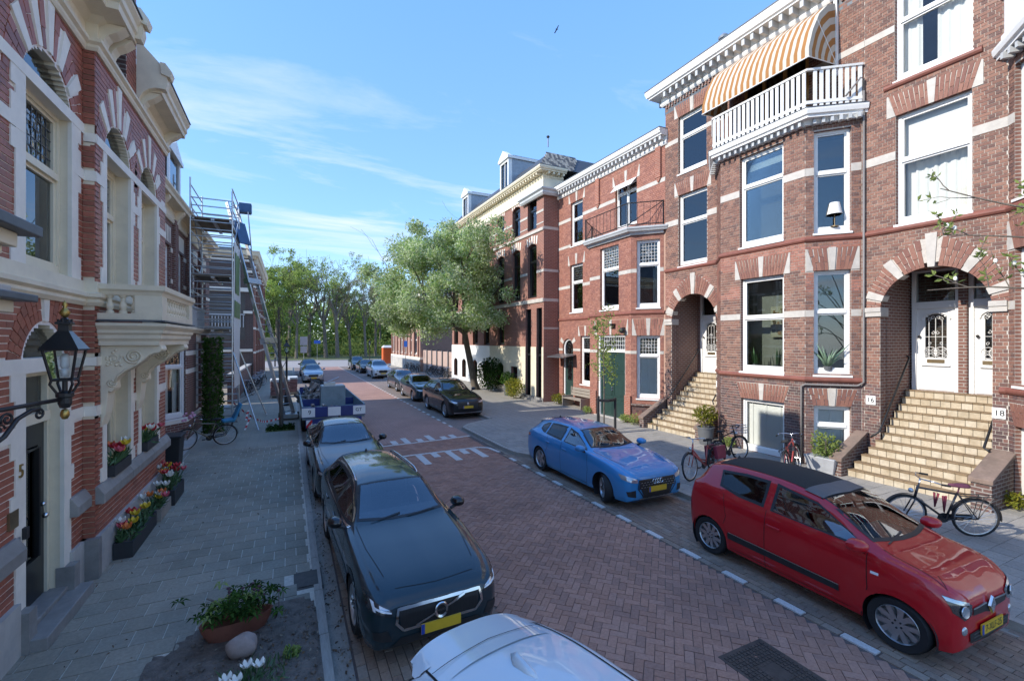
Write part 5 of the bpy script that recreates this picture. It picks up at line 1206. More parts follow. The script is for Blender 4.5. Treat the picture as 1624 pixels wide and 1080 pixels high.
# balcony on carved consoles
X0 = -2.42; X1 = -1.67; Y0, Y1 = 8.30, 10.66; P = [(X0, Y0), (X1, Y0), (X1, Y1), (X0, Y1)]
b = MB(); sweep(b, P, [(-.6, 3.28), (-.06, 3.28), (-.06, 3.34), (-.03, 3.38), (-.03, 3.43), (.0, 3.46), (0, 3.5), (.05, 3.56), (.05, 3.6), (-.6, 3.62)], -1)
b.box(X0, X1-.1, Y0+.1, Y1-.1, 3.3, 3.59); bc = b.build('balcony', 'stone_cream', H5)
b = MB(); sweep(b, P, [(-.16, 3.625), (.03, 3.625), (.03, 3.645), (-.16, 3.65)], -1); b.build('lead_edge', 'lead', bc)
b = MB(); sweep(b, P, [(-.16, 3.65), (-.01, 3.65), (-.01, 3.74), (-.16, 3.74)], -1); b.build('balcony_base', 'stone_cream', bc)
b = MB(); sweep(b, P, [(-.17, 4.0), (-.02, 4.0), (0, 4.05), (.03, 4.08), (.03, 4.15), (-.19, 4.17)], -1); b.build('balcony_rail', 'stone_cream', bc)
for x0, x1, y0, y1 in ((X1-.33, X1-.01, Y0+.01, Y0+.15), (X1-.15, X1-.01, Y0+.15, Y0+.30), (X1-.15, X1-.01, Y1-.32, Y1-.01)):
 b = MB(); b.box(x0, x1, y0, y1, 3.74, 4.0); b.build('balcony_pier', 'stone_cream', bc)
pf = [(.05, 3.74), (.05, 3.77), (.03, 3.785), (.045, 3.82), (.05, 3.85), (.035, 3.89), (.026, 3.92), (.034, 3.94), (.026, 3.955), (.05, 3.98), (.05, 4.0)]
bl = [(X0+.12, Y0+.08), (X0+.27, Y0+.08), (X0+.41, Y0+.08)]+[(X1-.08, Y0+.42+i*.187) for i in range(9)]
for x, y in bl: b = MB(); b.lathe(pf, (x, y, 0), 10); b.build('baluster', 'stone_cream', bc, smooth=50)
for y in (8.42, 10.1):
 t = [(0, 3.28), (.70, 3.28), (.72, 3.22), (.68, 3.17), (.62, 3.16), (.56, 3.13), (.50, 3.06), (.43, 3.0), (.33, 2.93), (.22, 2.86), (.15, 2.76), (.16, 2.66), (.12, 2.6), (.09, 2.62), (.08, 2.5), (.06, 2.3), (.02, 2.15), (0, 2.1)]
 b = MB(); b.prism([(X0+o, y, z) for o, z in t], (0, .3, 0)); cc = b.build('console', 'stone_cream', bc, bevel=.012)
 b = MB(); f = Fr((X0, y), (1, 0), -1)
 scroll(b, f, .38, 3.12, .004, .11, 2.2, 1, .016, math.pi, n=26); scroll(b, f, .13, 2.74, .004, .06, 1.6, -1, .012, 0, n=16); scroll(b, f, .16, 3.1, .004, .08, 1.5, -1, .010, .5, n=16)
 b.tube([f.pt(.49, .004, 3.12), f.pt(.42, .004, 3.0), f.pt(.3, .004, 2.94), f.pt(.2, .004, 2.84), f.pt(.16, .004, 2.74)], .014, 5)
 for i in range(12): b.sphere(f.pt(.07+.17*random.random(), .0, 2.98+.24*random.random()), .022, 6)
 for i in range(6): b.sphere((X0+.5+i*.04, y+.15, 3.12+i*.02), .045, 6, sq=(1, 3, 1))
 b.build('carving', 'stone_cream', cc, smooth=True)
# projecting bay of the same house, close to the camera
t = thing('stone_oriel', 'cream stone oriel with lead covered ledges at the left edge above the wall lantern', 'oriel', (-2.5, 4.6, 3.3))
for x1, y1, z0, z1, m in ((-1.92, 5.36, 4.24, 4.33, 'lead'), (-2.02, 5.2, 4.12, 4.24, 'stone_cream'), (-2.08, 5.12, 4.05, 4.12, 'stone_cream'), (-2.14, 5.05, 3.80, 4.05, 'stone_cream'), (-2.05, 5.18, 3.74, 3.80, 'stone_band'), (-1.95, 5.36, 3.68, 3.74, 'lead'), (-2.05, 5.22, 3.58, 3.68, 'stone_cream'), (-2.14, 5.1, 3.5, 3.58, 'stone_cream'), (-2.22, 5.02, 3.3, 3.5, 'stone_cream')):
 b = MB(); b.box(-2.54, x1, 3.0, y1, z0, z1); b.build({'lead': 'lead_ledge', 'stone_cream': 'oriel_stone', 'stone_band': 'oriel_ledge'}[m], m, t, bevel=.01)

# ---------------------------------------------------------------- second house, set back
H7 = thing('town_house', 'brown brick house with a bay, bracketed cornice and dormer behind the scaffold tower', 'house', (-3.6, 20, 0))
F7 = Fr((-3.6, 0), (0, 1), -1); o7 = [('r', 17.7, 18.95, 4.6, 6.55), ('r', 20.2, 21.05, 4.6, 6.55), ('r', 22.9, 23.9, 4.6, 6.55), ('r', 25.2, 26.2, 4.6, 6.55), ('r', 23.2, 24.2, .3, 3.0), ('r', 25.4, 26.3, .3, 3.0)]
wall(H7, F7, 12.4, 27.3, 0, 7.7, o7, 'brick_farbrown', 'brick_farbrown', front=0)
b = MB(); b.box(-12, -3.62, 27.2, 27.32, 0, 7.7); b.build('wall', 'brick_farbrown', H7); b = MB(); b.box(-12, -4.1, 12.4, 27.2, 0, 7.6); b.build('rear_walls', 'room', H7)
for q in o7: window(H7, F7, *q[1:], tz=q[4]-.75, rev=.1, sill=0, depth=.1, cur='sides' if q[3] > 4 else None)
for q in o7[:4]:
 for i in range(6): s = q[1]+(q[2]-q[1])*(i+.5)/6; b = MB(); b.fprism(F7, [(s-.035, 6.62), (s+.035, 6.62), (s+.05, 7.15), (s-.05, 7.15)], 0, .015); b.build('lintel_stone', 'stone_white', H7)
for z in (6.35, 5.3):
 for p, q in ivals(o7, z+.06, 12.4, 27.3): b = MB(); b.fbox(F7, p, q, z, z+.14, -.02, .02); b.build('band_stone', 'stone_white', H7)
for s in (19.4, 21.7, 24.4): b = MB(); b.fbox(F7, s-.22, s+.22, 3.8, 7.5, 0, .1); b.build('lesene', 'brick_farbrown', H7)
b = MB(); sweep(b, [(-3.6, 12.4), (-3.6, 27.3)], [(0, 7.35), (.05, 7.35), (.08, 7.45), (.04, 7.5), (.04, 7.8), (.1, 7.84), (.34, 7.86), (.36, 7.95), (.42, 8.02), (.42, 8.08), (-.1, 8.1)], -1); c = b.build('cornice', 'stone_cream', H7)
for y in (15.5, 17.2, 19.4, 21.7, 24.4, 26.7): b = MB(); b.prism([(-3.58, y, 7.35), (-3.5, y, 7.4), (-3.44, y, 7.6), (-3.3, y, 7.78), (-3.3, y, 7.86), (-3.58, y, 7.86)], (0, .25, 0)); b.build('console', 'stone_cream', c)
b = MB(); b.hexa([(-12, 12.4, 8.08), (-3.3, 12.4, 8.08), (-3.3, 27.3, 8.08), (-12, 27.3, 8.08), (-12, 12.4, 9.7), (-6, 12.4, 9.7), (-6, 27.3, 9.7), (-12, 27.3, 9.7)]); b.build('roof', 'slate', H7)
b = MB(); b.box(-6.2, -3.5, 17.9, 18.0, 8.1, 9.5); b.box(-6.2, -3.5, 19.6, 19.7, 8.1, 9.5); b.box(-3.55, -3.45, 17.9, 18.1, 8.1, 9.5); b.box(-3.55, -3.45, 19.5, 19.7, 8.1, 9.5); b.box(-6.3, -3.38, 17.85, 19.8, 9.5, 9.62); b.prism([(-3.4, 17.85, 9.62), (-3.4, 19.8, 9.62), (-3.4, 18.8, 10.05)], (-.3, 0, 0)); d = b.build('dormer', 'white_paint', H7)
b = MB(); b.box(-6.0, -3.56, 17.885, 17.9, 8.1, 9.5); b.build('dormer_cheek', 'zinc', d); b = MB(); b.box(-3.53, -3.5, 18.1, 19.5, 8.2, 9.45); b.build('pane', 'window_glass', d)
b = MB(); b.box(-4.4, -3.75, 20.0, 20.7, 8.1, 10.2); b.build('chimney', 'brick_farbrown', H7)
PB = [(-3.6, 17.4), (-3.0, 18.2), (-3.0, 22.0), (-3.6, 22.6)]
d1 = Fr(PB[0], (PB[1][0]-PB[0][0], PB[1][1]-PB[0][1]), -1); d2 = Fr(PB[1], (0, 1), -1); d3 = Fr(PB[2], (PB[3][0]-PB[2][0], PB[3][1]-PB[2][1]), -1)
oo = [('r', .1, .92, .85, 3.3)]; o2 = [('r', 1.5, 2.5, .85, 3.3)]
wall(H7, d1, 0, 1.0, 0, 3.6, oo, 'brick_farbrown', 'brick_farbrown', front=0); wall(H7, d2, 0, 3.8, 0, 3.6, o2, 'brick_farbrown', 'brick_farbrown', front=0); wall(H7, d3, 0, .85, 0, 3.6, [], 'brick_farbrown', 'brick_farbrown', front=0)
window(H7, d1, *oo[0][1:], tz=2.5, rev=.06, lead=True, sill=.1, depth=.3, cur='open'); window(H7, d2, *o2[0][1:], tz=2.5, rev=.08, sill=.1, depth=.3)
for z0, z1 in ((.68, .84), (2.25, 2.4), (2.85, 3.0)):
 for f, op, L_ in ((d1, oo, 1.0), (d2, o2, 3.8)):
  for p, q in ivals(op, (z0+z1)/2, 0, L_): b = MB(); b.fbox(f, p, q, z0, z1, -.02, .02); b.build('band_stone', 'stone_white', H7)
for i in range(6): s = 1.5+1.0*(i+.5)/6; b = MB(); b.fprism(d2, [(s-.035, 3.3), (s+.035, 3.3), (s+.05, 3.58), (s-.05, 3.58)], 0, .015); b.build('lintel_stone', 'stone_white', H7)
b = MB(); sweep(b, PB, [(-.5, 3.6), (.08, 3.6), (.12, 3.68), (.16, 3.72), (.16, 3.78), (-.5, 3.8)], -1); b.build('bay_cornice', 'stone_cream', H7)
b = MB(); sweep(b, [(-3.6, 17.7), (-3.05, 18.35), (-3.05, 21.9), (-3.6, 22.4)], [(-.04, 3.8), (.0, 3.8), (0, 4.5), (.03, 4.5), (.03, 4.58), (-.07, 4.58), (-.07, 4.5), (-.04, 4.5)], -1); bp = b.build('balcony_panel', 'grey_paint', H7)
for i in range(16): b = MB(); b.box(-3.052, -3.04, 18.42+i*.215, 18.52+i*.215, 3.84, 4.46); b.build('panel_board', 'grey_paint', bp)
sheet('front_court', 'stone_plinth', [R4(-3.62, -2.7, 12.3, 27.3)], .075)
# ---------------------------------------------------------------- third house and annex, beyond the gap
H9 = thing('town_house', 'dark brick house with white bands and a blue window beyond the scaffold', 'house', (-2.45, 48, 0))
F9 = Fr((-2.45, 0), (0, 1), -1); o9 = []
for i in range(5):
 y = 41.9+i*3.0; o9 += [('r', y, y+1.1, 6.3, 8.6), ('r', y, y+1.1, 3.0, 5.3), ('r', y, y+1.1, .5, 2.0)]
wall(H9, F9, 40.2, 56, 0, 9.7, o9, 'brick_pale', 'brick_pale', front=0)
for q in o9: window(H9, F9, *q[1:], tz=q[3]+(q[4]-q[3])*.65, rev=.1, sill=.1, depth=.1)
for i in range(6): b = MB(); y = 40.35+i*3.05; b.fbox(F9, y-.25, y+.25, 0, 9.2, 0, .14); b.build('pilaster', 'brick_far', H9)
for z in (8.9, 5.6, 2.35, 4.2, 7.4):
 for i in range(6): b = MB(); y = 40.35+i*3.05; b.fbox(F9, y-.28, y+.28, z, z+.16, 0, .17); b.build('band_stone', 'stone_white', H9)
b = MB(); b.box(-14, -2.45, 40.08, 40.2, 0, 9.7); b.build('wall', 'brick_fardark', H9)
FN = Fr((-14, 40.08), (1, 0), -1)       # flank, s = x + 14
for z0, z1, a, c in ((9.3, 9.5, 0, 11.5), (7.05, 7.35, 5, 11.35), (5.4, 5.6, 10.9, 11.5), (8.5, 8.7, 11.0, 11.5), (2.5, 2.7, 5, 11.5)): b = MB(); b.fbox(FN, a, c, z0, z1, -.02, .1); b.build('band_stone', 'stone_white', H9)
K['blue_paint'] = plain((.06, .14, .42), .4, .1, 5, .05)
window(H9, FN, 9.2, 10.2, 7.5, 9.05, tz=8.4, mull=1, wm='blue_paint', rev=.02, sill=0, depth=.05); window(H9, FN, 7.0, 8.0, 7.5, 9.05, tz=8.4, mull=1, wm='blue_paint', rev=.02, sill=0, depth=.05)
b = MB(); b.fbox(FN, 8.2, 11.0, 3.4, 6.9, -.02, .02); b.build('recess_shade', 'room', H9)  # flat panel on the wall, shade of the balcony opening in its dark colour
for i in range(14): b = MB(); s = 8.3+i*.2; b.fbox(FN, s-.03, s+.03, 4.35, 5.3, .05, .08); b.build('baluster', 'grey_paint', H9)
b = MB(); b.fbox(FN, 8.2, 11.0, 5.28, 5.36, .03, .1); b.build('balcony_rail', 'grey_paint', H9)
b = MB(); sweep(b, [(-14, 40.08), (-2.45, 40.08), (-2.45, 56)], [(0, 9.6), (.1, 9.6), (.2, 9.75), (.35, 9.8), (.4, 10.0), (.45, 10.15), (0, 10.2)], -1); b.build('cornice', 'stone_cream', H9)
for i in range(16): b = MB(); b.fbox(F9, 40.3+i*1.0, 40.55+i*1.0, 9.2, 9.75, 0, .3); b.build('console', 'stone_cream', H9)
b = MB(); b.box(-14, -2.6, 40.3, 55.9, 9.7, 10.4); b.build('roof', 'lead', H9); b = MB(); b.box(-14, -2.85, 40.3, 55.9, 0, 9.7); b.build('rear_walls', 'room', H9)
t = thing('garden_wall', 'low brick garden wall in the gap between the left houses', 'wall', (-2.7, 33.5, 0))
b = MB(); b.box(-2.85, -2.6, 27.5, 40.0, 0, 1.5); b.build('wall', 'brick_farbrown', t); b = MB(); b.box(-2.9, -2.55, 27.45, 40.05, 1.5, 1.6); b.build('coping', 'stone_band', t)
# ================================================================ cars
from mathutils.bvhtree import BVHTree
def paintm(col, metal=.3, rough=.32, dust=.05):
 def mk(name):
  m, nt, b, o = newmat(name); b.inputs['Metallic'].default_value = metal; b.inputs['Roughness'].default_value = rough
  c = mixc(nt, ramp(nt, nz(nt, 2.2, 8, .75), .5, .8, (0, 0, 0), (dust, dust, dust)), col, (.30, .28, .25)); LK(nt, c, b.inputs['Base Color'])
  b.inputs['Specular IOR Level'].default_value = .15; b.inputs['Coat Weight'].default_value = 1; b.inputs['Coat Roughness'].default_value = .02; b.inputs['Coat IOR'].default_value = 1.55
  return m
 return mk
K['paint_night'] = paintm((.010, .026, .034), 0, .45, .02); K['paint_graphite'] = paintm((.016, .016, .017), 0, .45, .03); K['paint_black'] = paintm((.006, .006, .007), 0, .45, .02); K['paint_blue'] = paintm((.045, .25, .52), .1)
K['paint_red'] = paintm((.45, .008, .014), 0, .4); K['paint_white'] = paintm((.62, .66, .68), 0, .4); K['paint_silver'] = paintm((.30, .34, .37), .6); K['paint_petrol'] = paintm((.025, .05, .065), .4); K['paint_dusk'] = paintm((.04, .05, .06), .4)
K['car_glass'] = glassm((.74, .79, .78), 1.6, .10, 0); K['car_glass_dark'] = glassm((.14, .15, .15), 1.5, .0, 0)
K['lamp_clear'] = plain((.50, .53, .55), .08, .1, 20, .3, 40, coat=1, metal=.6); K['lamp_dark'] = plain((.03, .032, .035), .08, .2, 30, 0, coat=1); K['lamp_red'] = plain((.30, .008, .010), .12, .2, 12, .1, coat=1); K['lamp_white'] = plain((.82, .84, .86), .15, .05, 12, 0, coat=1)
K['plate_yellow'] = plain((.62, .40, .025), .45, .06, 8, 0); K['plate_blue'] = plain((.02, .06, .32), .45, .05, 8, 0); K['seat_cloth'] = plain((.085, .085, .088), .85, .2, 9, .2); K['seam'] = plain((.004, .004, .004), .8, .1, 5, 0)
K['rim_silver'] = plain((.50, .51, .52), .3, .08, 8, 0, metal=.85, dirt=.2); K['rim_dark'] = plain((.05, .052, .055), .4, .1, 8, 0, metal=.5); K['roof_fabric'] = plain((.022, .021, .019), .9, .25, 40, .5, 160)
def crom(pts, n):
 out = []
 for i in range(len(pts)-1):
  p0, p1, p2, p3 = (Vector(pts[max(i-1, 0)]), Vector(pts[i]), Vector(pts[i+1]), Vector(pts[min(i+2, len(pts)-1)]))
  for k in range(n):
   t = k/n; out.append(.5*((2*p1)+(p2-p0)*t+(2*p0-5*p1+4*p2-p3)*t*t+(3*p1-p0-3*p2+p3)*t**3))
 out.append(Vector(pts[-1])); return out
def interp(keys, x, i):
 # monotone cubic through the keys (front to rear)
 n = len(keys)
 for k in range(n-1):
  if keys[k][0] >= x >= keys[k+1][0]: break
 def sl(j):
  if j <= 0 or j >= n-1: return 0
  d0 = (keys[j][i]-keys[j-1][i])/(keys[j][0]-keys[j-1][0]); d1 = (keys[j+1][i]-keys[j][i])/(keys[j+1][0]-keys[j][0])
  return 0 if d0*d1 <= 0 else 2*d0*d1/(d0+d1)
 x0, x1 = keys[k][0], keys[k+1][0]; h = x1-x0; t = (x-x0)/h; y0, y1 = keys[k][i], keys[k+1][i]
 if k == 0: s0 = (y1-y0)/h
 else: s0 = sl(k)
 s1 = sl(k+1) if k < n-2 else (y1-y0)/h
 return y0*(2*t**3-3*t*t+1)+h*s0*(t**3-2*t*t+t)+y1*(-2*t**3+3*t*t)+h*s1*(t**3-t*t)
# x, sill z, belt z, top z, half width body / belt / top edge
ESTATE = dict(L=4.76, W=1.85, H=1.43, ax=(1.50, -1.37), r=.335, keys=[(2.38, .36, .58, .62, .60, .56, .40), (2.35, .26, .66, .70, .74, .70, .52), (2.24, .20, .73, .79, .84, .80, .62), (2.0, .18, .80, .86, .905, .85, .68), (1.5, .18, .88, .93, .925, .87, .72), (1.0, .19, .93, .985, .925, .88, .73), (.86, .19, .935, 1.01, .925, .88, .72), (.10, .19, .96, 1.385, .925, .87, .585), (-.5, .19, .975, 1.43, .925, .87, .565), (-1.4, .20, 1.0, 1.405, .925, .865, .55), (-1.95, .21, 1.02, 1.345, .91, .84, .52), (-2.25, .24, 1.0, 1.06, .87, .79, .60), (-2.34, .30, .84, .90, .82, .76, .6), (-2.38, .38, .70, .75, .66, .6, .5)],
 win=[([(.72, .985), (.0, 1.0), (-.22, 1.005)], [(.66, 1.02), (.12, 1.29), (-.22, 1.345)]), ([(-.32, 1.007), (-.75, 1.02), (-1.12, 1.03)], [(-.32, 1.35), (-.75, 1.355), (-1.12, 1.335)]), ([(-1.2, 1.033), (-1.5, 1.05), (-1.82, 1.09)], [(-1.2, 1.33), (-1.5, 1.30), (-1.80, 1.235)])],
 ws=[(.84, .70), (.16, .555)], rw=[(-2.20, .58), (-1.99, .50)])
MINI = dict(L=3.48, W=1.646, H=1.554, ax=(1.19, -1.30), r=.30, keys=[(1.68, .34, .64, .68, .48, .44, .32), (1.66, .25, .72, .76, .63, .58, .44), (1.60, .20, .80, .855, .72, .67, .53), (1.45, .19, .90, .955, .79, .735, .59), (1.22, .19, .955, 1.01, .82, .765, .64), (1.10, .19, .97, 1.04, .823, .775, .65), (1.0, .19, .98, 1.085, .823, .775, .64), (.25, .19, 1.02, 1.47, .823, .775, .55), (-.45, .19, 1.05, 1.55, .823, .77, .54), (-1.1, .20, 1.10, 1.53, .823, .76, .52), (-1.48, .21, 1.14, 1.47, .80, .73, .48), (-1.66, .24, 1.12, 1.17, .77, .70, .54), (-1.76, .30, .90, .95, .70, .64, .5), (-1.80, .38, .72, .76, .55, .5, .4)],
 win=[([(.88, 1.02), (.3, 1.045), (-.30, 1.07)], [(.84, 1.05), (.26, 1.36), (-.30, 1.45)]), ([(-.40, 1.08), (-.8, 1.10), (-1.16, 1.17)], [(-.40, 1.455), (-.8, 1.45), (-1.22, 1.40)])],
 ws=[(1.0, .63), (.31, .535)], rw=[(-1.62, .53), (-1.50, .46)])
HATCH = dict(L=4.34, W=1.816, H=1.43, ax=(1.30, -1.33), r=.325, keys=[(2.17, .34, .60, .64, .62, .58, .42), (2.14, .24, .67, .72, .74, .70, .52), (2.02, .19, .75, .80, .84, .79, .62), (1.75, .18, .83, .88, .895, .83, .66), (1.3, .18, .90, .95, .908, .85, .70), (.9, .18, .94, .99, .908, .86, .71), (.76, .18, .945, 1.02, .908, .86, .70), (.02, .18, .965, 1.39, .908, .85, .575), (-.5, .19, .985, 1.43, .908, .85, .555), (-1.2, .19, 1.01, 1.41, .908, .84, .54), (-1.72, .20, 1.05, 1.34, .89, .82, .51), (-2.0, .24, 1.02, 1.07, .85, .77, .6), (-2.12, .30, .86, .92, .80, .74, .58), (-2.17, .38, .70, .74, .64, .58, .5)],
 win=[([(.64, .985), (.0, 1.0), (-.28, 1.01)], [(.58, 1.02), (.08, 1.28), (-.28, 1.345)]), ([(-.38, 1.012), (-.75, 1.03), (-1.12, 1.05)], [(-.38, 1.35), (-.75, 1.35), (-1.12, 1.325)]), ([(-1.18, 1.055), (-1.3, 1.07), (-1.48, 1.13)], [(-1.18, 1.32), (-1.32, 1.30), (-1.5, 1.22)])],
 ws=[(.74, .68), (.09, .545)], rw=[(-1.95, .58), (-1.76, .49)])
SEDAN = dict(ESTATE); SEDAN.update(keys=ESTATE['keys'][:8]+[(-.5, .19, .975, 1.42, .925, .87, .56), (-1.0, .20, .99, 1.36, .925, .865, .54), (-1.55, .20, 1.0, 1.08, .92, .85, .62), (-2.1, .22, .97, 1.03, .89, .80, .62), (-2.3, .28, .86, .93, .83, .76, .6), (-2.38, .38, .70, .75, .66, .6, .5)],
 win=[([(.72, .985), (.0, 1.0), (-.22, 1.005)], [(.66, 1.02), (.12, 1.29), (-.22, 1.335)]), ([(-.32, 1.007), (-.75, 1.02), (-1.2, 1.03)], [(-.32, 1.335), (-.75, 1.31), (-1.18, 1.13)])], rw=[(-1.5, .6), (-1.02, .50)])
def scaled(T, L, W, H):
 a, b, c = L/T['L'], W/T['W'], H/T['H']
 S = dict(T); S.update(L=L, W=W, H=H, ax=tuple(x*a for x in T['ax']), r=T['r']*(1+(c-1)*.6))
 S['keys'] = [(k[0]*a, k[1]*c, k[2]*c, k[3]*c, k[4]*b, k[5]*b, k[6]*b) for k in T['keys']]
 S['win'] = [tuple([(x*a, z*c) for x, z in q] for q in w) for w in T['win']]; S['ws'] = [(x*a, y*b) for x, y in T['ws']]; S['rw'] = [(x*a, y*b) for x, y in T['rw']]
 return S
class Shell:
 def __init__(s, S, nx=110, nr=4):
  s.S = S; K_ = S['keys']; x0, x1 = K_[0][0], K_[-1][0]
  xs = sorted({x1+(x0-x1)*i/nx for i in range(nx+1)} | {k[0] for k in K_} | {x0-d for d in (.004, .012, .02, .04, .06)} | {x1+d for d in (.006, .015, .03, .05)})
  rings = []
  for x in xs:
   zs, zb, zt, wb, w5, wt = (interp(K_, x, i) for i in range(1, 7))
   h = zt-zb; ze = max(zb+.35*h, zt-.065*min(1, h/.25))
   half = [(0, zs), (wb*.84, zs), (wb*.955, zs+.05), (wb*.99, zs+.3*(zb-zs)), (wb, zs+.58*(zb-zs)), (wb*.985, zs+.82*(zb-zs)), (w5, zb), (w5+(wt-w5)*.55, zb+(ze-zb)*.55), (wt, ze), (wt*.72, ze+(zt-ze)*.62), (wt*.36, zt-.006), (0, zt)]
   c = crom(half, nr); c[0].x = 0; c[-1].x = 0
   rings.append([(x, p.x, p.y) for p in c]+[(x, -p.x, p.y) for p in reversed(c[1:-1])])
  s.mb = MB(); s.mb.loft(rings, 0)
  s.bvh = BVHTree.FromPolygons([Vector(v) for v in s.mb.v], s.mb.f)
 def hit(s, view, a, c):
  if view == 'f': o, d = Vector((4, a, c)), Vector((-1, 0, 0))
  elif view == 'b': o, d = Vector((-4, a, c)), Vector((1, 0, 0))
  elif view == 'l': o, d = Vector((a, 3, c)), Vector((0, -1, 0))
  elif view == 'r': o, d = Vector((a, -3, c)), Vector((0, 1, 0))
  else: o, d = Vector((a, c, 4)), Vector((0, 0, -1))
  h = s.bvh.ray_cast(o, d)
  if h[0] is None:
   q = s.bvh.find_nearest(o+d*3); return q[0], q[1]
  n = h[1]
  return h[0], (n if n.dot(d) < 0 else -n)
 def patch(s, mb, view, lo, hi, off=.004, nu=14, nv=6, m=0):
  def at(P, t):
   L_ = [0]
   for p, q in zip(P[:-1], P[1:]): L_.append(L_[-1]+math.hypot(q[0]-p[0], q[1]-p[1]))
   d = t*L_[-1]
   for i in range(len(P)-1):
    if d <= L_[i+1]+1e-9: u = (d-L_[i])/max(L_[i+1]-L_[i], 1e-9); return (P[i][0]+(P[i+1][0]-P[i][0])*u, P[i][1]+(P[i+1][1]-P[i][1])*u)
   return P[-1]
  rows = []
  for j in range(nv+1):
   row = []
   for i in range(nu+1):
    a, b = at(lo, i/nu), at(hi, i/nu); t = j/nv; p, n = s.hit(view, a[0]+(b[0]-a[0])*t, a[1]+(b[1]-a[1])*t); row.append(p+n*off)
   rows.append(row)
  mb.loft(rows, m, ring_closed=False, cap=False)
 def strip(s, mb, view, pts, w, off=.0025, m=0, step=.04):
  P = []
  for p, q in zip(pts[:-1], pts[1:]):
   n = max(1, int(math.hypot(q[0]-p[0], q[1]-p[1])/step)); P += [(p[0]+(q[0]-p[0])*i/n, p[1]+(q[1]-p[1])*i/n) for i in range(n)]
  P.append(pts[-1]); rows = [[], []]
  for i, p in enumerate(P):
   a = P[max(i-1, 0)]; b = P[min(i+1, len(P)-1)]; dx, dz = b[0]-a[0], b[1]-a[1]; l = math.hypot(dx, dz) or 1; nx, nz_ = -dz/l*w/2, dx/l*w/2
   for r, sg in ((0, -1), (1, 1)):
    h, n = s.hit(view, p[0]+sg*nx, p[1]+sg*nz_); rows[r].append(h+n*off)
  mb.loft(rows, m, ring_closed=False, cap=False)
def inset(lo, hi, d):
 c = Vector((0, 0)); A = [Vector(p) for p in lo]+[Vector(p) for p in hi]
 for p in A: c += p
 c /= len(A); sx = max(abs(p.x-c.x) for p in A); sz = max(abs(p.y-c.y) for p in A)
 f = lambda p: (c.x+(p[0]-c.x)*(1-d/sx), c.y+(p[1]-c.y)*(1-d/sz)); return [f(p) for p in lo], [f(p) for p in hi]
_WH = {}
def wheel_meshes(r, style, w=.215):
 k = (round(r, 3), style)
 if k in _WH: return _WH[k]
 ax = (Vector((1, 0, 0)), Vector((0, 0, 1)), Vector((0, -1, 0))); rr = r*.70
 b = MB(); b.lathe([(rr, -w/2+.01), (r*.93, -w/2), (r*.985, -w/2+.03), (r, 0), (r*.985, w/2-.03), (r*.93, w/2), (rr, w/2-.01), (rr*.98, w/2-.05), (rr*.98, -w/2+.05), (rr, -w/2+.01)], (0, 0, 0), 36, 0, ax); ty = b.mesh('tyre', ['rubber'], smooth=40)
 b = MB(); b.lathe([(rr*.9, -w/2+.03), (rr*.985, w/2-.07), (rr, w/2-.02), (rr*.96, w/2-.01), (rr*.93, w/2-.02), (rr*.90, w/2-.07), (rr*.88, w/2-.09)], (0, 0, 0), 36, 0, ax)
 b.lathe([(.0, w/2-.09), (rr*.9, w/2-.10), (rr*.9, w/2-.11), (0, w/2-.11)], (0, 0, 0), 24, 1, ax)
 n = {'five': 5, 'ten': 10, 'six': 5, 'twin': 5}[style]
 for i in range(n):
  for da in ((-.16, .16) if style in ('twin',) else ((-.30, .30) if style == 'six' else (0,))):
   a = 2*math.pi*i/n+.3; e = a+da; ww = {'five': .085, 'ten': .03, 'six': .058, 'twin': .035}[style]*rr/.22
   ca = (math.cos(a+da*.25), math.sin(a+da*.25)); ce = (math.cos(e), math.sin(e)); t = (-math.sin(e), math.cos(e))
   def P(c, q, rad, y): return (c[0]*rad+t[0]*q, -y, c[1]*rad+t[1]*q)
   b.hexa([P(ca, -ww*.45, rr*.16, w/2-.075), P(ca, ww*.45, rr*.16, w/2-.075), P(ca, ww*.45, rr*.16, w/2-.035), P(ca, -ww*.45, rr*.16, w/2-.035), P(ce, -ww*.5, rr*.95, w/2-.07), P(ce, ww*.5, rr*.95, w/2-.07), P(ce, ww*.5, rr*.95, w/2-.025), P(ce, -ww*.5, rr*.95, w/2-.025)])
 b.lathe([(0, w/2-.10), (rr*.27, w/2-.09), (rr*.26, w/2-.032), (rr*.12, w/2-.026), (0, w/2-.026)], (0, 0, 0), 16, 0, ax)
 for i in range(5): a = 2*math.pi*i/5; b.lathe([(0, w/2-.03), (.011, w/2-.03), (.011, w/2-.018), (0, w/2-.018)], (math.cos(a)*rr*.2, 0, math.sin(a)*rr*.2), 6, 1, ax)
 rm = b.mesh('rim', ['rim_dark' if style == 'ten' and False else 'rim_silver', 'rim_dark'], smooth=30); _WH[k] = (ty, rm); return ty, rm
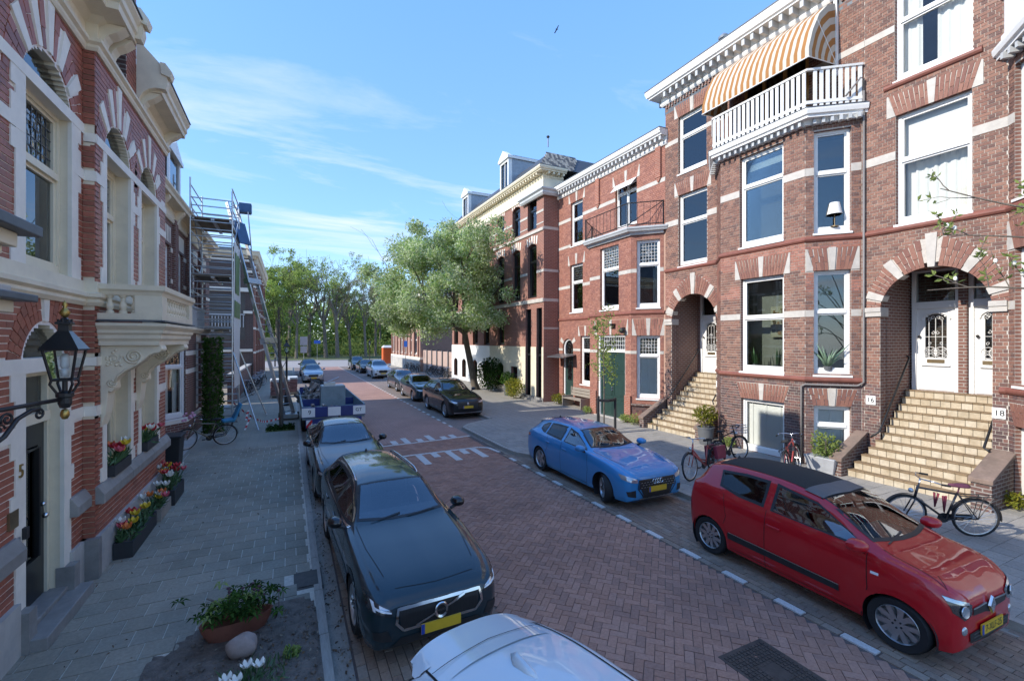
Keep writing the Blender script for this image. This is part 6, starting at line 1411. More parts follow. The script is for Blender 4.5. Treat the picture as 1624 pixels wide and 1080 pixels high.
def plate(car, view_x, y, z, txt=None, rear=False, tilt=0, wdt=.52, tail=0):
 sg = -1 if rear else 1; f = Fr((view_x, 0), (0, sg), -1); q = y*sg
 b = MB(); b.fbox(f, q-wdt/2, q+wdt/2, z-.056, z+.056, -.004, .010); p = b.build('number_plate', 'plate_yellow', car, local=True)
 b = MB(); b.fbox(f, q-wdt/2 if True else 0, q-wdt/2+.045, z-.054, z+.054, .0102, .0118); b.build('plate_band', 'plate_blue', p, local=True)
 if txt:
  cu = bpy.data.curves.new('lettering', 'FONT'); cu.body = txt; cu.size = .105; cu.align_x = 'CENTER'; cu.align_y = 'CENTER'; to = bpy.data.objects.new('tmp', cu); COL.objects.link(to)
  me = bpy.data.meshes.new_from_object(to.evaluated_get(bpy.context.evaluated_depsgraph_get())); bpy.data.objects.remove(to)
  o = f.pt(q+.02, .0125, z); d, n = f.d, f.n; me.transform(Matrix(((d.x, 0, n.x, o[0]), (d.y, 0, n.y, o[1]), (0, 1, 0, o[2]), (0, 0, 0, 1)))); me.materials.clear(); me.materials.append(MT('black_paint'))
  ob = bpy.data.objects.new('plate_number', me); COL.objects.link(ob); ob.parent = p
 return p
def car(name, label, S, paint, loc, heading, wheel='five', steer=0, detail=2, group=None, cat='car', glass='car_glass', rails=False, seams=None, handles=None, nx=110, wk=.88, hk=.93):
 # heading: direction the nose points at, in degrees from +x
 t = thing(name, label, cat, loc, R(heading), group=group); ORG[t.name] = Vector((0, 0, 0)); t.scale = (1, wk, hk)
 sh = Shell(S, nx if detail > 1 else 60, 4 if detail > 1 else 3); kz = S['keys']; W2 = S['W']/2
 ra = S['r']+.045
 wins = [(v, lo, hi) for lo, hi in S['win'] for v in 'lr']
 (wx0, wy0), (wx1, wy1) = S['ws']; n = 8
 wlo = [(wx0-.10*(1-(1-(2*i/n-1)**2)), wy0*(2*i/n-1)) for i in range(n+1)]; whi = [(wx1-.05*(1-(1-(2*i/n-1)**2)), wy1*(2*i/n-1)) for i in range(n+1)]
 (bx0, by0), (bx1, by1) = S['rw']; blo = [(bx0+.05*((2*i/n-1)**2), by0*(2*i/n-1)) for i in range(n+1)]; bhi = [(bx1+.04*((2*i/n-1)**2), by1*(2*i/n-1)) for i in range(n+1)]
 wins += [('t', wlo, whi), ('t', blo, bhi)]
 # cut wheel arches and the openings behind the glass out of the shell
 polys = [(v, [Vector(p) for p in (lambda q: q[0]+q[1][::-1])(inset(lo, hi, .03))]) for v, lo, hi in wins]
 F = []
 zl = min(lo[0][1] for lo, hi in S['win'])
 for f in sh.mb.f:
  c = Vector((0, 0, 0))
  for i in f: c += Vector(sh.mb.v[i])
  c /= len(f); kill = False
  for axx in S['ax']:
   if (c.x-axx)**2+(c.z-S['r'])**2 < ra*ra and abs(c.y) > W2-.36: kill = True
  if not kill and c.z > zl-.05:
   for v, P in polys:
    if v == 'l' and c.y < .3 or v == 'r' and c.y > -.3: continue
    if v == 't' and abs(c.y) > .72: continue
    u = (c.x, c.y) if v == 't' else (c.x, c.z)
    if inpoly(P, *u): kill = True; break
  if not kill: F.append(f)
 sb = MB(); sb.v = sh.mb.v; sb.f = F; sb.m = [0]*len(F)
 body = sb.build('body', paint, t, smooth=True, local=True)
 NM = {'l': 'side_window', 'r': 'side_window', 't': 'windscreen'}
 for k, (v, lo, hi) in enumerate(wins):
  nm = NM[v] if k < len(wins)-1 else 'rear_window'
  b = MB(); a, c = inset(lo, hi, .045 if v != 't' else .05); sh.patch(b, v, a, c, .003, 14, 6); w = b.build(nm, glass if v == 't' and k < len(wins)-1 or detail < 2 else ('car_glass' if k < 2 and glass == 'car_glass' else 'car_glass_dark'), t, smooth=True, local=True)
  b = MB(); O = lo+hi[::-1]; I = a+c[::-1]
  for i in range(len(O)):
   j = (i+1) % len(O); sh.patch(b, v, [O[i], O[j]], [I[i], I[j]], .0035, 3, 1)
  b.build('window_seal', 'plastic_black', w, smooth=True, local=True)
 # arches, wells, wheels
 for axx in S['ax']:
  for sd, v in ((1, 'l'), (-1, 'r')):
   b = MB(); pts = [(axx+(ra+.008)*math.cos(R(a)), S['r']+(ra+.008)*math.sin(R(a))) for a in range(-22, 203, 9)]
   pts = [p for p in pts if p[1] > .22]; sh.strip(b, v, pts, .055, .006); b.build('wheel_arch', paint if S['H'] < 1.6 else 'plastic_black', t, smooth=True, local=True)
   b = MB(); y0, y1 = sd*(W2-.40), sd*(W2-.03); rg = []
   for y in (y0, y1): rg.append([(axx+ra*math.cos(R(a)), y, S['r']+ra*math.sin(R(a))) for a in range(-40, 221, 13)])
   b.loft(rg, ring_closed=False, cap=False); b.add([(axx+ra*math.cos(R(a)), y0, S['r']+ra*math.sin(R(a))) for a in range(-40, 221, 13)], [tuple(range(21))]); b.build('wheel_well', 'plastic_black', t, local=True)
   ty, rm = wheel_meshes(S['r'], wheel); wo = bpy.data.objects.new('wheel', ty); COL.objects.link(wo); wo.parent = t; wo.location = (axx, sd*(W2-.125), S['r'])
   wo.rotation_euler = (0, 0.4*axx, (0 if sd < 0 else math.pi)+(R(steer) if axx > 0 else 0)); ro = bpy.data.objects.new('rim', rm); COL.objects.link(ro); ro.parent = wo
 # seams, handles, mirrors
 if detail > 1:
  b = MB(); zb = S['win'][0][0]
  for v in 'lr':
   for pts in (seams or []): sh.strip(b, v, pts, .009, .002)
  x0 = S['ws'][0][0]+.06
  sh.strip(b, 't', [(x0-.06, W2*.78), (x0+.5, W2*.76), (kz[3][0], W2*.66)], .009, .002); sh.strip(b, 't', [(x0-.06, -W2*.78), (x0+.5, -W2*.76), (kz[3][0], -W2*.66)], .009, .002)
  b.build('panel_gap', 'seam', t, local=True)
  for v, sd in (('l', 1), ('r', -1)):
   for hx, hz in (handles or []):
    b = MB(); p, nn = sh.hit(v, hx, hz); b.box(-.10, .10, -.012, .012, -.017, .017); o = b.build('door_handle', paint, t, local=True, bevel=.008); o.location = p+nn*.014; o.rotation_euler = (0, R(2), 0)
 mx = S['win'][0][0][0][0]-.02; mz = S['win'][0][0][0][1]+.07
 for sd in (1, -1):
  b = MB(); c = Vector((mx, sd*(W2+.085), mz)); rg = []
  for i, (dx, sc) in enumerate(((.09, .35), (.07, .75), (.02, 1.), (-.05, 1.0), (-.06, .93))):
   rg.append([(c.x+dx+.02*math.cos(a)*sc, c.y+.115*math.cos(a)*sc*(1 if abs(math.cos(a)) < .9 else .96), c.z+.075*math.sin(a)*sc) for a in [2*math.pi*q/12 for q in range(12)]])
  b.loft(rg); mo = b.build('door_mirror', paint if paint in ('paint_red', 'paint_blue', 'paint_silver', 'paint_white') else 'paint_black', t, smooth=50, local=True)
  b = MB(); b.tube([(c.x, sd*(W2-.05), c.z-.09), (c.x, sd*(W2+.06), c.z-.05)], .028, 6); b.build('mirror_foot', 'plastic_black', mo, local=True)
 # interior
 if detail > 1:
  b = MB(); b.box(wx0-.62, wx0+.1, -W2+.14, W2-.14, .5, S['win'][0][0][0][1]-.03); b.box(S['rw'][0][0]+.3, wx0-.5, -W2+.14, W2-.14, .30, .42); b.build('dashboard', 'seat_cloth', t, local=True, bevel=.03)
  for sx, ys in ((wx0-1.45, (.36, -.36)), (wx0-2.3, (.40, -.40))):
   if sx < S['rw'][0][0]+.3: continue
   for y in ys:
    b = MB(); b.box(sx, sx+.5, y-.24, y+.24, .42, .60); b.hexa([(sx-.12, y-.23, .55), (sx+.02, y-.23, .55), (sx+.02, y+.23, .55), (sx-.12, y+.23, .55), (sx-.26, y-.20, 1.08), (sx-.16, y-.20, 1.08), (sx-.16, y+.20, 1.08), (sx-.26, y+.20, 1.08)]); b.box(sx-.28, sx-.20, y-.12, y+.12, 1.12, 1.28); b.build('seat', 'seat_cloth', t, local=True, bevel=.03)
  b = MB(); c = Vector((wx0-.72, .36, .92)); b.tube([(c.x-.06*math.sin(q*.524)*1.0, c.y+.18*math.cos(q*.524), c.z+.17*math.sin(q*.524)) for q in range(12)], .014, 5, closed=True); b.tube([(c.x+.2, c.y, c.z-.1), (c.x, c.y, c.z)], .03, 6); b.tube([(c.x, c.y-.18, c.z), (c.x, c.y+.18, c.z)], .016, 5); b.build('steering_wheel', 'plastic_black', t, local=True)
  b = MB()
  for y0 in (-.50, .08): sh.patch(b, 't', [(wx0-.02+.04*0, y0), (wx0-.10, y0+.48)], [(wx0-.005, y0), (wx0-.075, y0+.48)], .016, 8, 1)
  stuff(b.build('wiper', 'plastic_black', t, local=True))
  if paint != 'paint_white': b = MB(); b.lathe([(0, 0), (.03, 0), (.02, .03), (0, .06)], (S['rw'][1][0]+.18, 0, sh.hit('t', S['rw'][1][0]+.18, 0)[0].z), 8); b.build('antenna', 'plastic_black', t, local=True)
  b = MB(); b.box(wx1+.10, wx1+.14, -.12, .12, sh.hit('t', wx1+.1, 0)[0].z-.19, sh.hit('t', wx1+.1, 0)[0].z-.12); b.build('inside_mirror', 'plastic_black', t, local=True, bevel=.01)
 if rails:
  for sd in (1, -1):
   b = MB(); P = []
   for i in range(13): x = wx1-.25+(bx1+.25-wx1+.25)*i/12; q = sh.hit('t', x, sd*(interp(kz, x, 6)-.02))[0]; P.append((x, q.y, q.z+(.035 if 0 < i < 12 else 0)))
   b.tube(P, .016, 6); b.build('roof_rail', 'chrome' if rails == 'chrome' else 'plastic_black', t, smooth=True, local=True)
 # front and rear lamps, intakes
 return t, sh
def fp(sh, t, name, mat, lo, hi, off=.006, view='f', mirror=True, nu=12, nv=5, parent=None):
 out = []
 for sg in ((1, -1) if mirror else (1,)):
  b = MB(); sh.patch(b, view, [(a*sg, c) for a, c in lo], [(a*sg, c) for a, c in hi], off, nu, nv); out.append(b.build(name, mat, parent or t, smooth=True, local=True))
 return out
def ring_strip(sh, t, name, mat, pts, w, off=.012, view='f'):
 b = MB(); sh.strip(b, view, pts+[pts[0]], w, off, step=.025); return b.build(name, mat, t, smooth=True, local=True)
def simple_face(sh, t, S, plate_z=.42, tailz=.85):
 W2 = S['W']/2; zb = S['keys'][1][2]; x = S['L']/2
 fp(sh, t, 'headlight', 'lamp_clear', [(W2*.50, zb-.07), (W2*.70, zb-.04), (W2*.86, zb+.0)], [(W2*.50, zb+.01), (W2*.70, zb+.04), (W2*.87, zb+.06)])
 fp(sh, t, 'grille', 'plastic_black', [(-W2*.42, zb-.20), (W2*.42, zb-.20)], [(-W2*.46, zb-.0), (W2*.46, zb-.0)], mirror=False)
 fp(sh, t, 'intake', 'plastic_black', [(-W2*.6, .27), (W2*.6, .27)], [(-W2*.55, .36), (W2*.55, .36)], mirror=False)
 plate(t, x+.005, 0, plate_z)
 fp(sh, t, 'tail_light', 'lamp_red', [(W2*.55, tailz-.08), (W2*.86, tailz-.08)], [(W2*.55, tailz+.06), (W2*.85, tailz+.08)], view='b')

def spoil(sh, t, paint, xa, xm, xe):
 # lip that carries the roof on over the rear window
 xs = [xa, xm, xm+(xe-xm)*.5, xe+(xm-xe)*.15, xe]; top = []; bot = []
 for x in xs:
  w = interp(sh.S['keys'], xm, 6)*(1.0 if x > xe+.05 else .90)
  zq = lambda y: sh.hit('t', max(x, xm), y*w*.9)[0].z+.010-max(0, xm-x)*.17-abs(y)**4*.03
  top.append([(x+.05*abs(y)**3, y*w, zq(y)) for y in [-1+.1*i for i in range(21)]]); bot.append([(q[0], q[1]*.98, q[2]-.03) for q in top[-1]])
 b = MB(); b.loft(top, ring_closed=False, cap=False); b.loft(bot, ring_closed=False, cap=False); b.loft([top[-1], bot[-1]], ring_closed=False, cap=False); b.build('roof_spoiler', paint, t, smooth=50, local=True)
# --- black estate, nearest on the left
SE = [[(.80, .22), (.86, .60), (.80, .95)], [(-.27, .22), (-.27, .99)], [(-1.08, .98), (-1.02, .72), (-1.1, .60)], [(-.27, .26), (.8, .26)], [(-.27, .24), (-.98, .24)]]
t, sh = car('estate_car', 'black estate car with a chrome edged grille parked nearest on the left kerb', ESTATE, 'paint_night', (1.36, 7.04, 0), -90+2.0, 'twin', wk=.84, hk=.94, seams=SE, handles=[(-.12, .86), (-.95, .88)], rails='chrome', group='cars parked along the left kerb')
G = [(-.47, .44), (.47, .44), (.56, .53), (.53, .66), (-.53, .66), (-.56, .53)]
fp(sh, t, 'grille', 'plastic_black', [(-.50, .45), (.50, .45)], [(-.52, .655), (.52, .655)], .010, mirror=False, nu=20)
ring_strip(sh, t, 'grille_frame', 'chrome', G, .03, .022)
b = MB()
for i in range(23): y = -.48+i*.0436; sh.strip(b, 'f', [(y, .46), (y, .65)], .008, .016)
stuff(b.build('grille_bar', 'black_paint', t, local=True))
b = MB(); sh.strip(b, 'f', [(-.32, .46), (.32, .65)], .022, .028); b.build('grille_diagonal', 'chrome', t, local=True)
p, nn = sh.hit('f', 0, .555); ax = (Vector((0, 1, 0)), Vector((0, 0, 1)), Vector((1, 0, 0)))
b = MB(); b.lathe([(.055, 0), (.085, 0), (.09, .014), (.08, .022), (.058, .014), (.055, 0)], (p.x+.02, 0, .555), 24, 0, ax); o = b.build('badge', 'chrome', t, smooth=50, local=True); b = MB(); b.lathe([(0, .004), (.056, .004), (.056, .012), (0, .012)], (p.x+.02, 0, .555), 20, 0, ax); b.build('badge_disc', 'black_paint', o, local=True)
cu = bpy.data.curves.new('lettering', 'FONT'); cu.body = 'VOLVO'; cu.size = .03; cu.align_x = 'CENTER'; cu.align_y = 'CENTER'; to = bpy.data.objects.new('tmp', cu); COL.objects.link(to)
me = bpy.data.meshes.new_from_object(to.evaluated_get(bpy.context.evaluated_depsgraph_get())); bpy.data.objects.remove(to); me.transform(Matrix(((0, 0, 1, p.x+.034), (1, 0, 0, 0), (0, 1, 0, .555), (0, 0, 0, 1)))); me.materials.clear(); me.materials.append(MT('chrome')); ob = bpy.data.objects.new('badge_lettering', me); COL.objects.link(ob); ob.parent = o
for h in fp(sh, t, 'headlight', 'lamp_dark', [(.60, .60), (.72, .62), (.855, .66)], [(.60, .665), (.73, .715), (.875, .775)], .006):
 pass
fp(sh, t, 'daytime_light', 'lamp_white', [(.61, .632), (.72, .658), (.80, .685)], [(.61, .645), (.72, .678), (.80, .708)], .010); fp(sh, t, 'daytime_light', 'lamp_white', [(.775, .655), (.80, .66)], [(.79, .735), (.82, .75)], .010); fp(sh, t, 'headlight_unit', 'lamp_clear', [(.62, .652), (.74, .685)], [(.63, .668), (.74, .712)], .009)
fp(sh, t, 'intake', 'plastic_black', [(-.62, .27), (.62, .27)], [(-.5, .36), (.5, .36)], .007, mirror=False); fp(sh, t, 'side_intake', 'plastic_black', [(.60, .34), (.80, .36)], [(.66, .47), (.82, .44)], .007)
plate(t, sh.hit('f', 0, .39)[0].x+.022, 0, .395); b = MB(); sh.strip(b, 't', [(2.20, -.52), (2.24, 0), (2.20, .52)], .008, .002); b.build('bonnet_gap', 'seam', t, local=True)
for v in 'lr': b = MB(); sh.strip(b, v, [(.76, .975), (.0, .99), (-1.2, 1.018), (-1.86, 1.07), (-1.9, 1.12), (-1.84, 1.25), (-1.5, 1.32), (-1.1, 1.355), (-.3, 1.365), (.1, 1.31), (.70, 1.02)], .016, .005); b.build('window_trim', 'chrome', t, local=True)
fp(sh, t, 'tail_light', 'lamp_red', [(.6, .75), (.84, .75)], [(.6, .95), (.82, 1.0)], view='b')
# --- dark saloon behind it
t, sh = car('saloon_car', 'dark graphite saloon car parked behind the black estate in front of the trailer', SEDAN, 'paint_graphite', (1.22, 12.15, 0), -90+.8, 'ten', wk=.84, hk=.94, seams=SE[:3], handles=[(-.12, .86), (-.95, .88)], group='cars parked along the left kerb')
fp(sh, t, 'grille', 'plastic_black', [(-.42, .36), (.42, .36)], [(-.55, .66), (.55, .66)], .008, mirror=False); ring_strip(sh, t, 'grille_frame', 'chrome', [(-.42, .35), (.42, .35), (.56, .56), (.52, .67), (-.52, .67), (-.56, .56)], .018, .014)
fp(sh, t, 'headlight', 'lamp_dark', [(.58, .60), (.72, .62), (.86, .66)], [(.58, .68), (.73, .72), (.875, .765)]); fp(sh, t, 'headlight_unit', 'lamp_clear', [(.6, .655), (.84, .705)], [(.6, .675), (.85, .75)], .009); fp(sh, t, 'daytime_light', 'lamp_white', [(.70, .625), (.76, .63)], [(.72, .66), (.79, .67)], .010)
fp(sh, t, 'side_intake', 'plastic_black', [(.60, .30), (.80, .34)], [(.62, .46), (.82, .46)]); plate(t, sh.hit('f', 0, .42)[0].x+.018, 0, .43)
# --- blue hatchback on the right
SEH = [[(.72, .22), (.78, .6), (.72, .97)], [(-.33, .22), (-.33, 1.0)], [(-1.0, 1.02), (-.93, .74), (-1.02, .60)], [(-.33, .26), (.72, .26)], [(-.33, .24), (-.95, .24)]]
HB = dict(HATCH); HB['keys'] = [((1.3+(k[0]-1.3)*.84 if k[0] > 1.3 else k[0]),)+k[1:] for k in HATCH['keys']]
t, sh = car('hatchback_car', 'bright blue hatchback parked on the right with its front wheels turned to the road', HB, 'paint_blue', (6.62, 8.94, 0), -90, 'five', steer=-27, seams=SEH, handles=[(-.16, .84), (-.92, .87)])
HEX = [(-.38, .27), (.38, .27), (.56, .48), (.52, .645), (-.52, .645), (-.56, .48)]
fp(sh, t, 'grille', 'plastic_black', [(-.38, .28), (.38, .28)], [(-.47, .46), (.47, .46)], .010, mirror=False, nu=18); fp(sh, t, 'grille', 'plastic_black', [(-.53, .46), (.53, .46)], [(-.50, .635), (.50, .635)], .010, mirror=False, nu=18)
ring_strip(sh, t, 'grille_frame', 'black_paint', HEX, .022, .014); b = MB()
for r_ in range(3):
 for i in range(12):
  y = -.47+i*.085+(r_ % 2)*.04; sh.strip(b, 'f', [(y, .49+r_*.05), (y+.05, .49+r_*.05)], .012, .014)
stuff(b.build('grille_mesh', 'steel', t, local=True))
p, nn = sh.hit('f', 0, .60)
for i in range(4): b = MB(); c = (-.105+i*.07); b.tube([(p.x+.024+.004*(i % 2), c+.047*math.cos(q*.5236), .60+.047*math.sin(q*.5236)) for q in range(12)], .0095, 5, closed=True); b.build('badge_ring', 'chrome', t, local=True)
fp(sh, t, 'headlight', 'lamp_clear', [(.56, .60), (.70, .615), (.85, .67)], [(.55, .67), (.71, .72), (.85, .765)], .006); fp(sh, t, 'headlight_unit', 'lamp_clear', [(.585, .65), (.70, .685), (.835, .73)], [(.58, .665), (.70, .71), (.84, .755)], .010); fp(sh, t, 'daytime_light', 'lamp_white', [(.72, .625), (.775, .645)], [(.74, .675), (.80, .695)], .010)
fp(sh, t, 'side_intake', 'plastic_black', [(.60, .30), (.78, .33)], [(.62, .46), (.81, .43)], .006); fp(sh, t, 'splitter', 'paint_blue', [(-.7, .20), (.7, .20)], [(-.68, .235), (.68, .235)], .02, mirror=False)
fp(sh, t, 'lower_trim', 'steel', [(-.5, .245), (.5, .245)], [(-.49, .265), (.49, .265)], .014, mirror=False)
plate(t, sh.hit('f', 0, .42)[0].x+.024, 0, .44)
fp(sh, t, 'tail_light', 'lamp_red', [(.58, .78), (.80, .78)], [(.58, .9), (.79, .93)], view='b'); fp(sh, t, 'tail_light', 'lamp_red', [(-2.08, .84), (-1.86, .87)], [(-2.06, .93), (-1.90, .95)], view='r', mirror=False)
spoil(sh, t, 'paint_blue', -1.5, -1.64, -1.83)
# --- red city car, nearest on the right
SEM = [[(.84, .22), (.92, .6), (.90, .99)], [(-.35, .22), (-.35, 1.06)], [(-1.05, 1.08), (-.98, .74), (-1.03, .60)], [(-.35, .25), (.74, .25)], [(-.35, .25), (-.95, .25)]]
t, sh = car('city_car', 'red small city car with a black fabric roof parked nearest on the right', MINI, 'paint_red', (6.63, 3.76, 0), -90-1.5, 'six', hk=.935, seams=SEM, handles=[(-.22, .86)])
b = MB(); sh.patch(b, 't', [(.22, -.50), (-.4, -.49), (-1.36, -.44)], [(.22, .50), (-.4, .49), (-1.36, .44)], .006, 24, 8); b.build('fabric_roof', 'roof_fabric', t, smooth=True, local=True)
b = MB(); sh.patch(b, 't', [(.29, -.53), (.34, 0), (.29, .53)], [(.05, -.53), (.10, 0), (.05, .53)], .018, 12, 4); b.build('wind_deflector', 'plastic_grey', t, smooth=True, local=True)
for v in 'lr':
 b = MB(); sh.patch(b, v, [(.62, .39), (-.95, .40)], [(.62, .47), (-.95, .50)], .010, 24, 2); b.build('door_moulding', 'plastic_black', t, local=True); b = MB(); sh.strip(b, v, [(.62, .475), (-.93, .505)], .012, .013); b.build('moulding_trim', 'chrome', t, local=True)
 b = MB(); sh.strip(b, v, [(.95, .80), (1.03, .80)], .03, .006); b.build('side_indicator', 'lamp_white', t, local=True)
fp(sh, t, 'headlight', 'lamp_dark', [(.43, .62), (.56, .57), (.69, .66)], [(.40, .71), (.56, .77), (.72, .82)], .006); fp(sh, t, 'headlight_brow', 'lamp_clear', [(.45, .715), (.58, .735), (.71, .775)], [(.45, .74), (.59, .775), (.72, .815)], .010)
for sg in (1, -1):
 p, nn = sh.hit('f', sg*.57, .67); b = MB(); e = nn.normalized(); u = Vector((0, 0, 1)).cross(e).normalized(); b.lathe([(0, .0), (.045, .0), (.062, .012), (.058, .02), (.03, .012), (0, .016)], p+e*.004, 18, 0, (u, e.cross(u), e)); b.build('headlight_lens', 'lamp_clear', t, smooth=50, local=True)
 p, nn = sh.hit('f', sg*.56, .46); e = nn.normalized(); u = Vector((0, 0, 1)).cross(e).normalized(); b = MB(); b.lathe([(0, .012), (.03, .012), (.045, .006), (.048, 0)], p, 16, 0, (u, e.cross(u), e)); b.build('daytime_light', 'lamp_clear', t, smooth=50, local=True)
fp(sh, t, 'grille', 'plastic_black', [(-.40, .60), (-.12, .585), (0, .56), (.12, .585), (.40, .60)], [(-.40, .665), (-.12, .67), (0, .68), (.12, .67), (.40, .665)], .008, mirror=False, nu=20)
for q in (-1, 1): b = MB(); sh.strip(b, 'f', [(q*.40, .67), (q*.1, .68)], .014, .013); b.build('grille_trim', 'chrome', t, local=True)
p, nn = sh.hit('f', 0, .64); b = MB(); x = p.x+.015
for sg in (1, -1): b.hexa([(x, sg*.0, .745), (x+.02, sg*.0, .735), (x+.02, sg*.065, .645), (x, sg*.075, .645), (x, sg*.0, .69), (x+.02, sg*.0, .695), (x+.02, sg*.03, .645), (x, sg*.025, .645)]); b.hexa([(x, sg*.0, .545), (x+.02, sg*.0, .555), (x+.02, sg*.065, .645), (x, sg*.075, .645), (x, sg*.0, .60), (x+.02, sg*.0, .595), (x+.02, sg*.03, .645), (x, sg*.025, .645)])
b.build('badge', 'chrome', t, local=True)
fp(sh, t, 'intake', 'plastic_black', [(-.46, .32), (0, .27), (.46, .32)], [(-.48, .42), (0, .43), (.48, .42)], .008, mirror=False, nu=18); b = MB(); sh.strip(b, 'f', [(-.44, .315), (-.2, .28), (0, .27), (.2, .28), (.44, .315)], .014, .014); b.build('intake_trim', 'chrome', t, local=True)
b = MB()
for z in (.33, .365, .40): sh.strip(b, 'f', [(-.4, z), (.4, z)], .01, .012)
stuff(b.build('grille_bar', 'plastic_grey', t, local=True))
plate(t, sh.hit('f', 0, .42)[0].x+.02, 0, .42, '7-XLF-25'); fp(sh, t, 'tail_light', 'lamp_red', [(.5, .8), (.68, .8)], [(.5, 1.0), (.66, 1.02)], view='b')
# --- pale car whose tail end reaches into the picture at the bottom
t, sh = car('hatchback_car', 'white hatchback seen from above at the bottom edge with a shark fin aerial', scaled(HATCH, 4.3, 1.80, 1.56), 'paint_white', (1.38, .98, 0), -90+9, 'five', wk=.90, hk=1.0, seams=SEH[:3], nx=150, group='cars parked along the left kerb')
spoil(sh, t, 'paint_white', -1.52, -1.70, -1.965)
b = MB(); z = sh.hit('t', -1.3, 0)[0].z; b.loft([[(-1.42, .0, z), (-1.42, .002, z), (-1.42, -.002, z)], [(-1.34, .045, z-.002), (-1.36, 0, z+.045), (-1.34, -.045, z-.002)], [(-1.22, .04, z-.002), (-1.24, 0, z+.03), (-1.22, -.04, z-.002)], [(-1.12, .008, z), (-1.12, 0, z+.003), (-1.12, -.008, z)]]); b.build('aerial_fin', 'paint_white', t, smooth=True, local=True)
b = MB()
for sg in (1, -1): sh.strip(b, 't', [(-1.72, sg*.44), (-1.3, sg*.46), (-.2, sg*.50), (.1, sg*.51)], .014, .003)
sh.strip(b, 't', [(-1.62, -.44), (-1.66, 0), (-1.62, .44)], .007, .016); b.build('panel_gap', 'seam', t, local=True)
fp(sh, t, 'tail_light', 'lamp_red', [(-.60, .88), (-.84, .88)], [(-.60, 1.33), (-.74, 1.30)], .075, view='b', mirror=False)
# --- the others
GR = 'cars parked along the right kerb'
S5 = scaled(ESTATE, 4.64, 1.84, 1.64)
t, sh = car('suv_car', 'black glossy people carrier with silver lower bumper parked before the street tree', S5, 'paint_black', (6.86, 20.55, 0), -90, 'five', rails='chrome', seams=[[(-.27, .25), (-.27, 1.1)], [(.8, .25), (.8, 1.05)]], handles=[(-.12, 1.0), (-.95, 1.02)])
fp(sh, t, 'headlight', 'lamp_clear', [(.55, .74), (.72, .75), (.85, .79)], [(.55, .79), (.72, .83), (.86, .87)]); fp(sh, t, 'grille', 'plastic_black', [(-.50, .50), (.50, .50)], [(-.52, .78), (.52, .78)], mirror=False); fp(sh, t, 'bumper_trim', 'chrome', [(-.7, .29), (0, .28), (.7, .29)], [(-.72, .34), (0, .32), (.72, .34)], .012, mirror=False); plate(t, sh.hit('f', 0, .56)[0].x+.01, 0, .56)
p, nn = sh.hit('f', 0, .70); b = MB(); b.sphere((p.x+.01, 0, .70), .06, 8, sq=(.3, 1, 1.2)); b.build('badge', 'chrome', t, local=True)
S6 = scaled(HATCH, 4.26, 1.79, 1.47); t, sh = car('hatchback_car', 'dark petrol hatchback parked between the black people carrier and the grey car', S6, 'paint_petrol', (6.9, 26.35, 0), -90, 'five', detail=1, group=GR); simple_face(sh, t, S6)
S7 = scaled(HATCH, 4.3, 1.78, 1.45); t, sh = car('hatchback_car', 'grey blue hatchback parked in front of the white car near the bicycles', S7, 'paint_dusk', (7.1, 31.5, 0), -90, 'five', detail=1, group=GR); simple_face(sh, t, S7)
S8 = scaled(ESTATE, 4.7, 1.89, 1.67); t, sh = car('suv_car', 'white suv with a black double grille parked on the sunlit right side', S8, 'paint_white', (7.42, 43.1, 0), -90, 'five', detail=1, rails='black', group=GR); simple_face(sh, t, S8, .50, 1.0)
b = MB(); fp(sh, t, 'grille', 'black_paint', [(.03, .62), (.36, .62)], [(.03, .80), (.34, .80)], .012); fp(sh, t, 'side_intake', 'plastic_black', [(.55, .35), (.8, .38)], [(.6, .52), (.83, .5)], .01)
S9 = scaled(SEDAN, 4.6, 1.80, 1.44); t, sh = car('saloon_car', 'black saloon parked behind the white suv near the crossing', S9, 'paint_black', (7.3, 50.3, 0), -90, 'five', detail=1, group=GR); simple_face(sh, t, S9)
S10 = scaled(ESTATE, 4.6, 1.84, 1.62); t, sh = car('suv_car', 'dark suv parked last on the right before the sunlit crossing', S10, 'paint_petrol', (7.2, 56.2, 0), -90, 'five', detail=1, group=GR); simple_face(sh, t, S10)
GL = 'cars parked along the left kerb'
S11 = scaled(HATCH, 4.3, 1.80, 1.50); t, sh = car('hatchback_car', 'silver grey car with a sunlit nose parked beyond the trailer', S11, 'paint_silver', (1.75, 41.3, 0), -90, 'five', detail=1, group=GL); simple_face(sh, t, S11)
S12 = scaled(ESTATE, 4.6, 1.85, 1.66); t, sh = car('suv_car', 'grey blue suv parked farthest off on the left kerb', S12, 'paint_dusk', (1.75, 48.6, 0), -90, 'five', detail=1, group=GL); simple_face(sh, t, S12)
